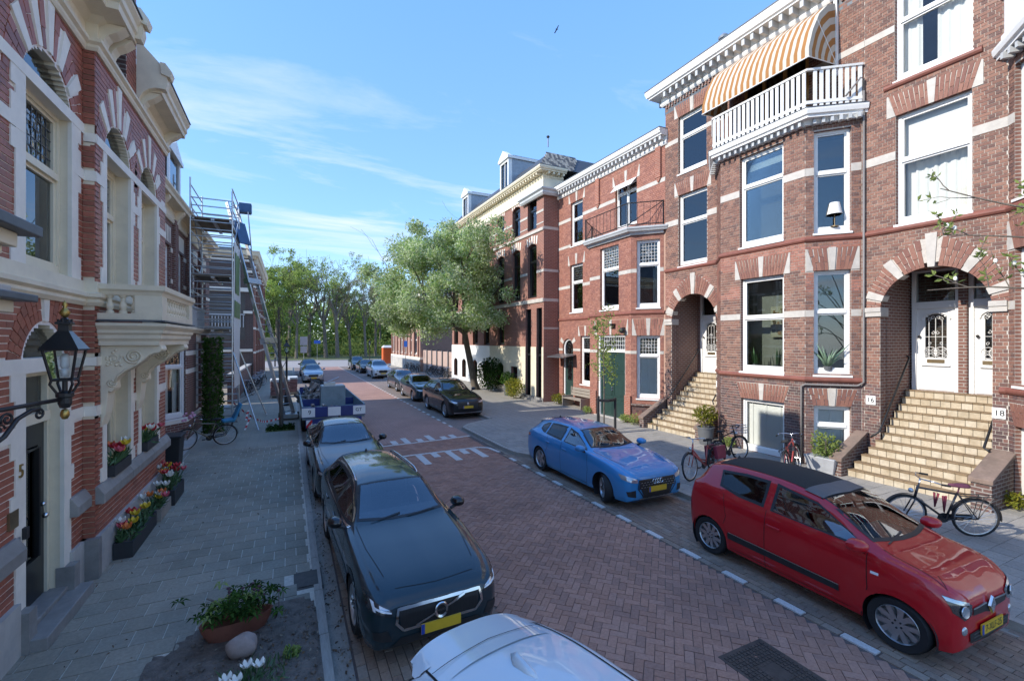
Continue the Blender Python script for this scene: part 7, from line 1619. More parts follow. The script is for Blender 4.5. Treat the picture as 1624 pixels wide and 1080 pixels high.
# ================================================================ street furniture, bicycles, plants, scaffold, trailer
def V3(*a): return Vector(a)
def lantern(t, c, k=1.0):
 # four sided tapering lantern standing on c (bottom of the glass)
 x, y, z = c; b = MB(); w0, w1, h = .068*k, .112*k, .27*k
 cs = [(-1, -1), (1, -1), (1, 1), (-1, 1)]
 for sx, sy in cs: b.tube([(x+sx*w0, y+sy*w0, z), (x+sx*w1, y+sy*w1, z+h)], .011*k, 5)
 for w, zz in ((w0, z), (w1, z+h)): b.tube([(x+sx*w, y+sy*w, zz) for sx, sy in cs], .012*k, 5, closed=True)
 b.build('lantern_frame', 'black_iron', t)
 for i in range(4):
  p, q = cs[i], cs[(i+1) % 4]; b = MB(); e = .985
  b.quad((x+p[0]*w0*e, y+p[1]*w0*e, z), (x+q[0]*w0*e, y+q[1]*w0*e, z), (x+q[0]*w1*e, y+q[1]*w1*e, z+h), (x+p[0]*w1*e, y+p[1]*w1*e, z+h)); b.build('lantern_pane', 'lantern_glass', t)
 b = MB(); r = lambda w, zz: [(x+sx*w*k, y+sy*w*k, z+zz*k) for sx, sy in cs]
 b.loft([r(.130, .262), r(.133, .275), r(.124, .29), r(.042, .43), r(.040, .435)]); rf = b.build('lantern_roof', 'black_paint', t)
 b = MB(); b.loft([r(.036, .435), r(.036, .49), r(.052, .495), r(.052, .51), r(.028, .53), r(.015, .555)])
 for i in range(8): b.tube([(x+.045*k*math.cos(i*.785), y+.045*k*math.sin(i*.785), z+.50*k), (x+.048*k*math.cos(i*.785), y+.048*k*math.sin(i*.785), z+.54*k)], .008*k, 4)
 b.build('lantern_vent', 'black_iron', rf)
 b = MB(); b.lathe([(0, .55*k), (.025*k, .565*k), (.04*k, .6*k), (.022*k, .63*k), (.012*k, .65*k), (.022*k, .67*k), (.006*k, .70*k), (0, .71*k)], (x, y, z), 10); b.build('lantern_finial', 'gold', t, smooth=True)
 b = MB(); b.lathe([(0, .02*k), (.03*k, .03*k), (.03*k, .09*k), (.02*k, .1*k)], (x, y, z), 10); b.lathe([(.02*k, .1*k), (.034*k, .12*k), (.034*k, .2*k), (.02*k, .23*k), (0, .235*k)], (x, y, z), 10); b.build('lantern_bulb', 'lamp_white', t, smooth=True)
t = thing('wall_lantern', 'black iron wall lantern with gold finial on a scrolled bracket beside the house door', 'lantern', (-1.80, 5.42, 2.7))
lantern(t, (-1.80, 5.42, 3.0))
b = MB(); c = (-1.80, 5.42)
for sx, sy in ((-1, -1), (1, -1), (1, 1), (-1, 1)): b.tube([(c[0]+sx*.067, c[1]+sy*.067, 3.0), (c[0]+sx*.075, c[1]+sy*.075, 2.965), (c[0]+sx*.06, c[1]+sy*.06, 2.93), (c[0]+sx*.03, c[1]+sy*.03, 2.86)], .011, 5)
b.tube([(c[0], c[1], 3.0), (c[0], c[1], 2.85)], .02, 8); b.lathe([(0, 2.74), (.035, 2.75), (.05, 2.79), (.05, 2.84), (.065, 2.85), (.065, 2.88), (.03, 2.9)], (c[0], c[1], 0), 10); b.build('lantern_holder', 'black_iron', t)
b = MB(); b.lathe([(0, 2.645), (.02, 2.65), (.034, 2.68), (.032, 2.71), (.022, 2.735), (0, 2.74)], (c[0], c[1], 0), 10); b.build('pendant', 'gold', t, smooth=True)
A = V3(-2.12, 4.62, 2.80); E_ = V3(c[0], c[1], 2.83); dv = (E_-A); fa = Fr((A.x, A.y), (dv.x, dv.y)); La = dv.xy.length
b = MB(); b.tube([A, E_], .018, 8); b.tube([fa.pt(0, 0, 2.45), fa.pt(.05, 0, 2.50), fa.pt(.2, 0, 2.52), fa.pt(.34, 0, 2.6), fa.pt(.44, 0, 2.72), fa.pt(.55, 0, 2.77), fa.pt(.62, 0, 2.77)], .018, 7)
scroll(b, fa, .20, 2.66, 0, .09, 1.6, 1, .014, -2.2); scroll(b, fa, .36, 2.73, 0, .055, 1.4, -1, .012, 3.6); scroll(b, fa, .62, 2.73, 0, .045, 1.3, -1, .012, 1.6); scroll(b, fa, .04, 2.53, 0, .05, 1.4, 1, .012, -1.5); scroll(b, fa, .30, 2.66, 0, .045, 1.2, 1, .009, 0)
b.build('bracket', 'black_iron', t, smooth=True)
b = MB(); b.fbox(fa, -.04, .02, 2.35, 2.95, -.05, .05); b.sphere(fa.pt(.0, 0, 2.93), .05); b.build('wall_plate', 'black_iron', t)
t = thing('street_lamp', 'black old fashioned street lamp post on the left pavement behind the young tree', 'street lamp', (-.1, 25.7, LZ))
b = MB(); b.lathe([(0, 0), (.16, 0), (.16, .12), (.12, .16), (.11, .5), (.075, .56), (.07, .9), (.085, .93), (.05, 1.0), (.045, 2.3), (.06, 2.34), (.03, 2.42), (.03, 2.62), (.08, 2.66), (0, 2.66)], (-.1, 25.7, LZ), 14); b.tube([(-.4, 25.7, 2.48), (.2, 25.7, 2.48)], .02, 6); b.build('post', 'black_iron', t, smooth=40); lantern(t, (-.1, 25.7, 2.74), 1.15)
for x, y, l in ((9.4, 61, 'street lamp with a lantern head on the right by the crossing'),):
 t = thing('street_lamp', l, 'street lamp', (x, y, .1)); b = MB(); b.lathe([(0, 0), (.16, 0), (.12, .16), (.07, .6), (.045, 1.0), (.045, 2.5), (.08, 2.6), (0, 2.6)], (x, y, .1), 10); b.build('post', 'black_iron', t, smooth=40); lantern(t, (x, y, 2.75), 1.2)

# ---------------------------------------------------------------- leaves, trees
K['leaf_dark'] = leafm([(.02, .045, .012), (.035, .07, .018), (.05, .10, .025)]); K['leaf_mid'] = leafm([(.04, .09, .02), (.07, .14, .03), (.10, .17, .04)])
K['leaf_tree'] = leafm([(.24, .37, .10), (.38, .50, .19), (.52, .60, .32), (.66, .70, .50), (.31, .45, .15), (.74, .77, .62)], .42); K['leaf_park'] = leafm([(.24, .34, .08), (.33, .43, .11), (.40, .48, .14), (.29, .37, .11)], .5)
K['leaf_bright'] = leafm([(.22, .31, .08), (.31, .39, .12), (.38, .44, .15)], .5); K['leaf_yellow'] = leafm([(.30, .28, .04), (.18, .22, .04), (.40, .34, .05)], .4); K['leaf_brown'] = leafm([(.36, .34, .17), (.42, .40, .2), (.34, .37, .16)], .5); K['leaf_under'] = leafm([(.13, .19, .055), (.20, .26, .08), (.26, .31, .10)], .4)
K['petal_red'] = plain((.55, .03, .04), .5, .2, 30, 0); K['petal_white'] = plain((.80, .78, .70), .5, .08, 30, 0); K['petal_yellow'] = plain((.75, .52, .03), .5, .1, 30, 0); K['petal_pink'] = plain((.70, .12, .16), .5, .2, 30, 0); K['petal_orange'] = plain((.75, .20, .04), .5, .15, 30, 0); K['petal_lilac'] = plain((.62, .30, .42), .5, .15, 30, 0)
def leaf(b, p, s, rn, up=.3, asp=.55):
 d = Vector((rn.gauss(0, 1), rn.gauss(0, 1), rn.gauss(0, 1)+up)); d.normalize(); q = d.cross(Vector((rn.gauss(0, 1), rn.gauss(0, 1), rn.gauss(0, 1))));
 if q.length < 1e-4: return
 q.normalize(); p = Vector(p); n = d.cross(q)*s*.12
 b.add([p, p+d*s*.5+q*s*asp*.5+n, p+d*s, p+d*s*.5-q*s*asp*.5+n], [(0, 1, 2, 3)])
def branch(b, p, d, L_, r, dep, rn, tips, bend=.25, up=.08, kids=(2, 3), shrink=.72, n=4, minr=.006):
 P = [Vector(p)]; rr = [r]; d = Vector(d).normalized()
 for i in range(n):
  d = (d+Vector((rn.gauss(0, bend), rn.gauss(0, bend), rn.gauss(0, bend)+up))*.5).normalized(); P.append(P[-1]+d*L_/n); rr.append(max(minr, r*(1-.45*(i+1)/n)))
  if dep <= 1: tips.append(P[-1].copy())
 b.tube(P, rr, 8 if r > .08 else (5 if r > .02 else 3), cap=False)
 if dep > 0:
  for k in range(rn.randint(*kids)):
   i = rn.randint(max(1, n-2), n); a = rn.uniform(0, 6.28); sp = rn.uniform(.5, .95); o = d.orthogonal().normalized(); o = (Matrix.Rotation(a, 3, d) @ o)
   branch(b, P[i], d+o*sp, L_*rn.uniform(shrink-.12, shrink+.1), max(minr, rr[i]*.68), dep-1, rn, tips, bend, up, kids, shrink, max(3, n-1), minr)
def blobs(b, cs, per, s, rn, flat=.8, seedsc=.0):
 for c, r in cs:
  for i in range(int(per*(r if r > .4 else .4))):
   v = Vector((rn.gauss(0, 1), rn.gauss(0, 1), rn.gauss(0, 1))); v = v.normalized()*r*rn.random()**.45; v.z *= flat; leaf(b, Vector(c)+v, s*rn.uniform(.7, 1.3), rn)
# big blossoming street tree on the right
rn = random.Random(11); t = thing('street_tree', 'pale green blossoming street tree with a leaning trunk behind the black people carrier', 'tree', (11.1, 28.2, RZ))
b = MB(); tips = []; b.tube([(11.2, 28.2, 0), (11.05, 28.2, .5), (10.75, 28.1, 1.8), (10.45, 28.0, 3.0), (10.25, 27.9, 3.9)], [.30, .24, .21, .19, .18], 12, cap=False)
for a, u, l in ((2.6, .7, 3.2), (.4, .8, 2.6), (3.6, .5, 3.4), (5.2, .8, 2.8), (1.5, 1.1, 3.2), (4.4, 1.5, 3.6), (3.1, .9, 3.8)): branch(b, (10.25+.05*math.cos(a), 27.9, 3.7+.15*u), (math.cos(a), math.sin(a)*.9, u), l, .115, 3, rn, tips, .3, .12, (2, 3), .74, 5)
b.build('trunk', 'bark', t, smooth=True)
cs = [(p, rn.uniform(.45, .85)) for p in rn.sample(tips, min(len(tips), 90)) if p.x < 11.9 and ((p.x-8.8)/4.7)**2+((p.z-6.4)/4.0)**2 < 1]
for i in range(135):
 v = Vector((rn.gauss(0, 1), rn.gauss(0, 1), rn.gauss(0, 1))).normalized()*rn.uniform(.55, 1.0); c = Vector((8.85+v.x*4.2, 27.3+v.y*4.2, 6.7+v.z*3.5-.10*(v.x*v.x)*4))
 if ((c.x-8.8)/4.7)**2+((c.z-6.4)/4.0)**2 > 1: continue
 if c.z < 3.3+.35*max(0, c.x-8) or c.x > 12.2 and c.z < 99: continue
 cs.append((c, rn.uniform(.5, .95)))
for i in range(14): cs.append((V3(8.4+rn.gauss(0, .8), 27.2+rn.gauss(0, 1.2), 8.6+rn.gauss(0, .7)), rn.uniform(.6, .95)))
for i in range(14): cs.append((V3(rn.uniform(5.3, 8.2), 26.8+rn.gauss(0, 1.3), rn.uniform(3.7, 5.2)), rn.uniform(.5, .85)))
b = MB(); blobs(b, cs, 450, .155, rn); b.build('crown', 'leaf_tree', t, recalc=False)
# park beyond the crossing
def park_tree(x, y, h, kind, lab, rn, dens=1.0, r=.28, cr=3.4):
 t = thing('park_tree', lab, 'tree', (x, y, 0), group='park trees beyond the crossing'); b = MB(); tips = []; lean = rn.uniform(-.06, .06)
 P = [(x, y, 0), (x+lean*h*.2, y, h*.2), (x+lean*h*.45, y+.2, h*.42)]; b.tube(P, [r*1.2, r, r*.8], 8, cap=False)
 for k in range(5): a = k*1.256+rn.random(); branch(b, V3(*P[2])-V3(0, 0, rn.random()*h*.14), (math.cos(a)*.6, math.sin(a)*.6, 1.0+rn.random()*.6), h*.25, r*.5, 4, rn, tips, .25, .16, (2, 3), .72, 4, .02)
 b.build('trunk', 'bark_far', t)
 cs = [(p, rn.uniform(.5, 1.0)) for p in rn.sample(tips, min(len(tips), int(110*dens)))]
 if dens > .6:
  for i in range(16): v = Vector((rn.gauss(0, 1), rn.gauss(0, 1), rn.gauss(0, 1))).normalized()*rn.uniform(.4, 1); cs.append((V3(x+v.x*cr, y+v.y*cr, h*.58+v.z*h*.36), rn.uniform(.8, 1.5)))
 b = MB(); blobs(b, cs, 50*dens+22, .33, rn); b.build('crown', kind, t, recalc=False)
rn = random.Random(5)
PT = [(-9.5, 98, 19, 'leaf_park', .9, 'dense green park tree'), (-5.5, 92, 18, 'leaf_park', 1.0, 'dense green park tree'), (-2.0, 96, 20, 'leaf_park', 1.0, 'dense green park tree'), (1.2, 91, 17.5, 'leaf_bright', .7, 'yellow green park tree'), (3.6, 99, 21.5, 'leaf_brown', .22, 'almost bare tall park tree'),
      (6.4, 94, 20.5, 'leaf_park', .5, 'loosely leafed park tree'), (8.3, 92, 20, 'leaf_bright', .4, 'loosely leafed park tree'), (11.2, 97, 17.5, 'leaf_brown', .3, 'brownish budding park tree'), (13.6, 93, 16.5, 'leaf_brown', .3, 'brownish budding park tree'), (16.4, 99, 17.5, 'leaf_brown', .2, 'almost bare tall park tree'),
      (19.5, 95, 15.5, 'leaf_park', .6, 'loosely leafed park tree'), (23, 99, 16, 'leaf_park', .9, 'dense green park tree'), (0, 112, 21, 'leaf_park', .8, 'dense green park tree'), (10, 114, 19, 'leaf_bright', .7, 'yellow green park tree'), (20, 114, 18, 'leaf_park', .8, 'dense green park tree'), (29, 104, 17, 'leaf_park', .9, 'dense green park tree'), (-14, 108, 19, 'leaf_park', .9, 'dense green park tree')]
ORD = ['first', 'second', 'third', 'fourth', 'fifth', 'sixth', 'seventh', 'eighth', 'ninth', 'tenth', 'eleventh', 'twelfth', 'thirteenth', 'fourteenth', 'fifteenth', 'sixteenth', 'seventeenth']
for i_, (x, y, h, k, dn, lb) in enumerate(sorted(PT, key=lambda q: q[0]/q[1])): park_tree(x, y, h, k, lb+', '+ORD[i_]+' from the left beyond the crossing', rn, dn, .32 if h > 19 else .24)
b = MB()
for i in range(150):
 x = rn.uniform(-26, 42); y = rn.uniform(100, 126); h = rn.uniform(1.2, 4.6)
 for k in range(int(40+30*h)): leaf(b, (x+rn.gauss(0, 1.5), y+rn.gauss(0, 1.2), abs(rn.gauss(0, .5))*h+.3), rn.uniform(.4, .75), rn)
tag(b.build('undergrowth', 'leaf_under', None, recalc=False), 'bright green mass of bushes under the park trees', 'bushes', kind='stuff')
b = MB()
for i in range(240):
 x = rn.uniform(-45, 70); y = rn.uniform(124, 142)
 for k in range(190): leaf(b, (x+rn.gauss(0, 2.2), y, 13*rn.random()**1.2+rn.gauss(0, .7)), rn.uniform(.8, 1.5), rn)
tag(b.build('far_wood', 'leaf_bright', None, recalc=False), 'far light green wood seen between the park trunks', 'wood', kind='stuff')
# ---------------------------------------------------------------- smaller plants
def bush(name, label, cat, c, r, n, s, mat, rn, group=None, pot=None, flat=.9, flowers=None, stems=6):
 t = thing(name, label, cat, c, group=group); x, y, z = c; zz = z
 if pot:
  pr, ph, pm = pot; b = MB(); b.lathe([(0, 0), (pr*.72, 0), (pr, ph*.93), (pr*1.06, ph*.93), (pr*1.06, ph), (pr*.94, ph), (pr*.9, ph*.9), (0, ph*.9)], c, 16); b.build('pot', pm, t, smooth=40); zz = z+ph
 b = MB()
 for i in range(stems): a = rn.random()*6.28; b.tube([(x, y, zz-.02), (x+math.cos(a)*r[0]*.3, y+math.sin(a)*r[1]*.3, zz+r[2]*.8), (x+math.cos(a)*r[0]*.7, y+math.sin(a)*r[1]*.7, zz+r[2]*1.5)], .010, 4)
 b.build('stem', 'bark', t); b = MB()
 for i in range(n):
  v = Vector((rn.gauss(0, 1), rn.gauss(0, 1), rn.gauss(0, 1))).normalized()*rn.random()**.4; leaf(b, (x+v.x*r[0], y+v.y*r[1], zz+r[2]*(1+v.z*flat)), s*rn.uniform(.7, 1.3), rn, .3, .5)
 b.build('foliage', mat, t, recalc=False)
 if flowers:
  for i in range(flowers[1]): b = MB(); v = Vector((rn.gauss(0, 1), rn.gauss(0, 1), abs(rn.gauss(0, 1)))).normalized(); b.sphere((x+v.x*r[0], y+v.y*r[1], zz+r[2]*(1+v.z)), flowers[2], 6); b.build('flower', flowers[0], t)
 return t
rn = random.Random(21)
K['terracotta'] = plain((.26, .085, .05), .75, .2, 6, .3, 50, dirt=.3); K['pot_grey'] = plain((.12, .125, .13), .6, .12, 6, .15, 60); K['zinc_tub'] = plain((.45, .46, .47), .5, .12, 6, .1, metal=.3); K['moss'] = plain((.12, .14, .03), .95, .3, 20, .6, 60); K['leaf_aloe'] = plain((.20, .30, .20), .5, .15, 12, .1); K['stone_pink'] = plain((.38, .29, .25), .85, .2, 6, .5, 40, dirt=.4)
bush('shrub', 'dark green shrub growing against the white and cream base of the corner house', 'shrub', (11.55, 26.6, RZ), (.95, 1.0, 1.15), 2600, .14, 'leaf_dark', rn)
bush('potted_plant', 'bushy plant in a dark pot before the cream base of the corner house', 'potted plant', (11.6, 24.3, RZ), (.45, .45, .42), 500, .12, 'leaf_mid', rn, pot=(.24, .6, 'pot_grey'))
bush('shrub', 'yellow flowering plant spilling on the pavement by the cream house doors', 'shrub', (11.35, 22.9, RZ), (.55, .6, .6), 1000, .12, 'leaf_yellow', rn)
bush('shrub', 'low pale green plant on the pavement left of the wooden bench', 'shrub', (12.35, 19.75, RZ), (.35, .45, .3), 450, .10, 'leaf_yellow', rn)
bush('potted_plant', 'yellow leafed plant in a tall grey pot beside the steps of number 14', 'potted plant', (11.75, 10.15, RZ), (.36, .40, .36), 700, .085, 'leaf_yellow', rn, pot=(.25, .55, 'pot_grey'))
t = bush('potted_plant', 'green shrub in a pale square tub below the basement window of number 14', 'potted plant', (12.0, 6.75, RZ+.05), (.30, .34, .50), 520, .10, 'leaf_bright', rn)
b = MB(); b.hexa([(11.78, 6.45, RZ), (12.2, 6.45, RZ), (12.2, 7.05, RZ), (11.78, 7.05, RZ), (11.72, 6.38, .48), (12.26, 6.38, .48), (12.26, 7.12, .48), (11.72, 7.12, .48)]); b.build('tub', 'zinc_tub', t, bevel=.015)
for k, (x, y, r, l) in enumerate(((12.0, 13.75, .28, 'green weeds sprouting at the pavement edge right of the garage doors'), (11.95, 14.25, .22, 'small green weed tuft at the brick pier of the garage'), (11.95, 16.75, .22, 'green weed tuft at the left pier of the garage doors'), (12.05, 9.55, .2, 'bright weed tuft between the grey pot and the white basement window'), (12.3, 13.1, .16, 'weed tuft on the side wall of the steps of 14'), (12.55, 3.6, .22, 'mossy weed at the right foot of the buff steps'))):
 bush('weed', l, 'weed', (x, y, RZ), (r, r, r*.8), 260, .07, 'leaf_bright' if k < 5 else 'leaf_yellow', rn, group='weeds along the house fronts', stems=3)
# young tree in a steel guard before the garage
t = thing('young_tree', 'young tree with a slim leafy crown in front of the dark green garage doors', 'tree', (9.95, 12.95, RZ)); b = MB(); tips = []
b.tube([(9.95, 12.95, RZ), (9.97, 12.96, 1.5), (9.94, 12.95, 2.4), (9.97, 12.98, 3.9)], [.03, .026, .022, .01], 6, cap=False)
for i in range(9): a = i*2.4; z = 1.7+i*.24; branch(b, (9.96, 12.96, z), (math.cos(a)*.7, math.sin(a)*.7, .9), .62, .011, 1, rn, tips, .25, .1, (2, 3), .6, 3, .004)
b.build('trunk', 'bark', t); b = MB()
for p in tips:
 for i in range(8): leaf(b, p+Vector((rn.gauss(0, .10), rn.gauss(0, .10), rn.gauss(0, .11))), rn.uniform(.07, .13), rn)
b.build('crown', 'leaf_bright', t, recalc=False)
t = thing('tree_guard', 'black tree guard of three posts with a strap around the young tree', 'tree guard', (9.95, 12.95, RZ))
for x, y in ((9.62, 12.85), (10.26, 12.72), (10.02, 13.35)): b = MB(); b.tube([(x, y, RZ), (x, y, 1.35)], .045, 8); b.build('post', 'plastic_black', t, smooth=40)
b = MB(); b.tube([(9.62, 12.85, 1.28), (9.95, 12.72, 1.26), (10.26, 12.72, 1.28)], .05, 6); b.build('strap', 'plastic_black', t)
# thin street tree on the left in a mossy pit
t = thing('young_tree', 'thin almost bare street tree in a mossy square on the left pavement', 'tree', (-.27, 19.1, LZ)); b = MB(); tips = []
b.tube([(-.25, 19.1, LZ), (-.27, 19.1, 1.6), (-.32, 19.1, 3.2), (-.35, 19.15, 4.6)], [.075, .06, .05, .02], 8, cap=False)
for i in range(8): a = i*2.4; branch(b, (-.30, 19.1, 2.2+i*.28), (math.cos(a)*.5, math.sin(a)*.5, 1.1), .8, .016, 2, rn, tips, .25, .1, (2, 2), .6, 3, .004)
b.build('trunk', 'bark', t, smooth=True); b = MB()
for p in tips: leaf(b, p, .07, rn)
b.build('crown', 'leaf_park', t, recalc=False)
b = MB()
for i in range(900): leaf(b, (-.27+rn.uniform(-.45, .45), 19.0+rn.uniform(-.45, .4), LZ+.0+abs(rn.gauss(0, .06))), rn.uniform(.05, .10), rn)
b.build('moss_tuft', 'leaf_dark', t, recalc=False); b = MB(); b.box(-.75, .2, 18.5, 19.45, LZ-.02, LZ+.012); b.build('tree_square', 'moss', t)
# ivy column beside the scaffold
t = thing('ivy_column', 'tall clipped column of dark green ivy between the bay window and the scaffold', 'climbing plant', (-2.45, 19.4, LZ)); b = MB()
for i in range(3800): z = rn.uniform(.05, 3.45); a = rn.random()*6.28; r = .30*(1-.12*(z/3.4))*rn.uniform(.75, 1.12); leaf(b, (-2.45+math.cos(a)*r, 19.4+math.sin(a)*r, z), rn.uniform(.06, .11), rn, .2, .7)
b.build('foliage', 'leaf_mid', t, recalc=False); b = MB(); b.tube([(-2.45, 19.4, 0), (-2.45, 19.4, 3.4)], .2, 8); b.build('stem', 'bark', t)
# foreground pit: terracotta bowl, stone, tulips
t = bush('potted_plant', 'leafy hellebore in a terracotta trough on the bare soil by the left kerb', 'potted plant', (-.52, 5.98, LZ+.20), (.44, .26, .15), 10, .10, 'leaf_mid', rn, stems=1)
b = MB(); d = Vector((.72, .12, 0)).normalized(); f = Fr((-.52, 5.95), (d.x, d.y)); b.loft([[f.pt(math.cos(a)*w*.36, math.sin(a)*w*.15, z) for a in [2*math.pi*i/20 for i in range(20)]] for w, z in ((.78, LZ), (.95, LZ+.12), (1.0, LZ+.19), (.93, LZ+.19), (.85, LZ+.13))]); b.build('pot', 'terracotta', t, smooth=50)
for k, m in enumerate(('leaf_dark', 'leaf_mid', 'leaf_bright')):
 b = MB()
 for i in range((52, 36, 9)[k]):
  q = rn.gauss(.04, .19); h = abs(rn.gauss(.0, .10))+.0; o = Vector(f.pt(q, rn.gauss(0, .15), LZ+.24+h)); a0 = rn.random()*6.28
  for j in range(6): a = a0+j*.95; dd = Vector((math.cos(a), math.sin(a), .15)); s = rn.uniform(.07, .12); q2 = Vector((-dd.y, dd.x, 0)); b.add([o, o+dd*s*.55+q2*s*.17+Vector((0, 0, .012)), o+dd*s-Vector((0, 0, .03)), o+dd*s*.55-q2*s*.17+Vector((0, 0, .012))], [(0, 1, 2, 3)])
 b.build('foliage', m, t, recalc=False)
K['petal_dark'] = plain((.07, .025, .035), .6, .2, 20, 0)
for i in range(14): b = MB(); o = f.pt(rn.gauss(.12, .2), rn.gauss(.05, .1), LZ+.40+rn.uniform(-.05, .1)); b.sphere(o, .022, 6, sq=(1, 1, .6)); b.tube([o, (o[0], o[1], LZ+.2)], .004, 3); b.build('flower', 'petal_dark', t)
b = MB(); n = 14; rg = []
for i in range(9):
 a = -math.pi/2+math.pi*i/8; rg.append([(-.42+.155*math.cos(a)*math.cos(q)*(1+.38*mnoise.noise(Vector((math.cos(q)*1.6, math.sin(q)*1.6, a*.6)))), 5.5+.11*math.cos(a)*math.sin(q)*(1+.2*mnoise.noise(Vector((math.cos(q), math.sin(q)*2, a+3)))), LZ+.10+.12*math.sin(a)+.02*mnoise.noise(Vector((q, a, 1)))) for q in [2*math.pi*j/n for j in range(n)]])
b.loft(rg); tag(b.build('boulder', 'stone_pink', None, smooth=35), 'pinkish boulder lying on the soil beside the terracotta trough', 'stone')
def tulip(parent, x, y, z, h, mat, rn, s=1.0, open_=.3):
 lx, ly = rn.gauss(0, .06)*h*4, rn.gauss(0, .06)*h*4; b = MB(); top = Vector((x+lx, y+ly, z+h)); b.tube([(x, y, z), (x+lx*.4, y+ly*.4, z+h*.55), top], .006*s, 4)
 for i in range(4):
  a = rn.random()*6.28; l = h*rn.uniform(.6, .95); dv = Vector((math.cos(a)*.35, math.sin(a)*.35, 1)).normalized(); q = Vector((-math.sin(a), math.cos(a), 0))*.022*s; p = Vector((x, y, z)); b.add([p, p+dv*l*.5+q, p+dv*l+Vector((math.cos(a), math.sin(a), -.3))*.05, p+dv*l*.5-q], [(0, 1, 2, 3)])
 tl = b.build('tulip', 'leaf_tulip', parent); b = MB(); r = .030*s
 for i in range(6):
  a = i*1.047; c, sn = math.cos(a), math.sin(a); o = 1+open_*(1+i % 2*.4); q = Vector((-sn, c, 0))*r*.75; e = Vector((c, sn, 0)); b.add([top, top+e*r*.9-q+Vector((0, 0, .02*s)), top+e*r*o-q*.8+Vector((0, 0, .05*s)), top+e*r*o*1.05+Vector((0, 0, .072*s)), top+e*r*o+q*.8+Vector((0, 0, .05*s)), top+e*r*.9+q+Vector((0, 0, .02*s))], [(0, 1, 2, 3, 4, 5)])
 b.build('flower', mat, tl)
K['leaf_tulip'] = plain((.07, .14, .055), .5, .25, 12, 0); K['planter_black'] = plain((.03, .031, .033), .7, .15, 8, .3, 60, dirt=.25); K['planter_stone'] = plain((.32, .28, .23), .85, .15, 7, .3, 50, dirt=.3)
t = thing('tulip_clump', 'white tulips growing in the soil beside the pinkish boulder at the bottom edge', 'flowers', (-.25, 4.98, LZ))
for i in range(4): tulip(t, -.25+rn.gauss(0, .13), 4.98+rn.gauss(0, .09), LZ, rn.uniform(.10, .18), 'petal_white', rn, .95, .7)
b = MB()
for i in range(120): leaf(b, (-.3+rn.gauss(0, .15), 5.02+rn.gauss(0, .1), LZ+.02), rn.uniform(.08, .2), rn, 2.0, .12)
b.build('foliage', 'leaf_tulip', t, recalc=False)
bush('weed', 'small green weed in the bare soil right of the boulder', 'weed', (.02, 5.25, LZ), (.09, .08, .05), 120, .05, 'leaf_bright', rn, stems=2)
K['litter'] = island([(.16, .10, .06), (.10, .07, .05), (.30, .26, .2), (.2, .13, .08)], rough=.9)
b = MB(); rnl = random.Random(8)
for i in range(900):
 x, y = (rnl.uniform(-1.1, .3), rnl.uniform(4.6, 6.1)) if i < 260 else ((rnl.gauss(.52, .07), 3.5+10*rnl.random()**1.6) if i < 780 else (rnl.uniform(-2.4, .3), rnl.uniform(4, 16)))
 if i < 260 and not inpoly(PIT, x, y): continue
 leaf(b, (x, y, (LZ+.035 if x < .3 else .012)), rnl.uniform(.015, .05), rnl, .2, .6)
tag(b.build('leaf_litter', 'litter', None, recalc=False), 'scattered dry leaves and twigs on the soil and along the left kerb', 'litter', kind='stuff')
# tulip boxes along the left house
def tulip_box(label, x0, x1, y0, y1, z0, h, n, mat, rn, hs=(.16, .30), tap=.0):
 t = thing('tulip_planter', label, 'planter', ((x0+x1)/2, (y0+y1)/2, z0), group='tulip planters before house number 5'); b = MB(); w = .02
 b.box(x0, x1, y0, y0+w, z0, z0+h); b.box(x0, x1, y1-w, y1, z0, z0+h); b.box(x0, x0+w, y0+w, y1-w, z0, z0+h); b.box(x1-w, x1, y0+w, y1-w, z0, z0+h); b.box(x0+w, x1-w, y0+w, y1-w, z0, z0+.02); b.build('box', mat, t)
 b = MB(); b.box(x0+w, x1-w, y0+w, y1-w, z0+h*.5, z0+h*.82); b.build('soil', 'soil', t)
 ms = ['petal_red', 'petal_white', 'petal_yellow', 'petal_pink', 'petal_white', 'petal_yellow', 'petal_red', 'petal_orange']
 for i in range(n): tulip(t, rn.uniform(x0+.04, x1-.04), rn.uniform(y0+.05, y1-.05), z0+h*.8, rn.uniform(*hs), ms[(i+rn.randint(0, 1)) % 8], rn, 1.35, .45)
 b = MB()
 for i in range(int(60*(y1-y0))+30): leaf(b, (rn.uniform(x0+.03, x1-.03), rn.uniform(y0+.03, y1-.03), z0+h*.8+rn.uniform(0, .12)), rn.uniform(.10, .2), rn, 1.6, .2)
 b.build('foliage', 'leaf_mid' if False else 'leaf_tulip', t, recalc=False)
rn = random.Random(31)
tulip_box('long black tulip planter on the pavement nearest to the house door', -2.36, -2.12, 8.72, 10.1, LZ, .24, 13, 'planter_black', rn)
tulip_box('stone tulip planter in the middle of the row along house number 5', -2.34, -2.08, 10.2, 11.0, LZ, .22, 9, 'planter_stone', rn)
tulip_box('crowded tulip planter farthest along the wall before the black bin', -2.36, -2.04, 11.1, 12.0, LZ, .30, 16, 'planter_black', rn, (.2, .42))
tulip_box('tulip window box on the sill of the nearer ground floor window', -2.48, -2.34, 8.75, 9.55, 1.31, .16, 8, 'planter_black', rn)
tulip_box('tulip window box on the sill of the farther ground floor window', -2.48, -2.34, 10.5, 11.3, 1.31, .16, 8, 'planter_black', rn)
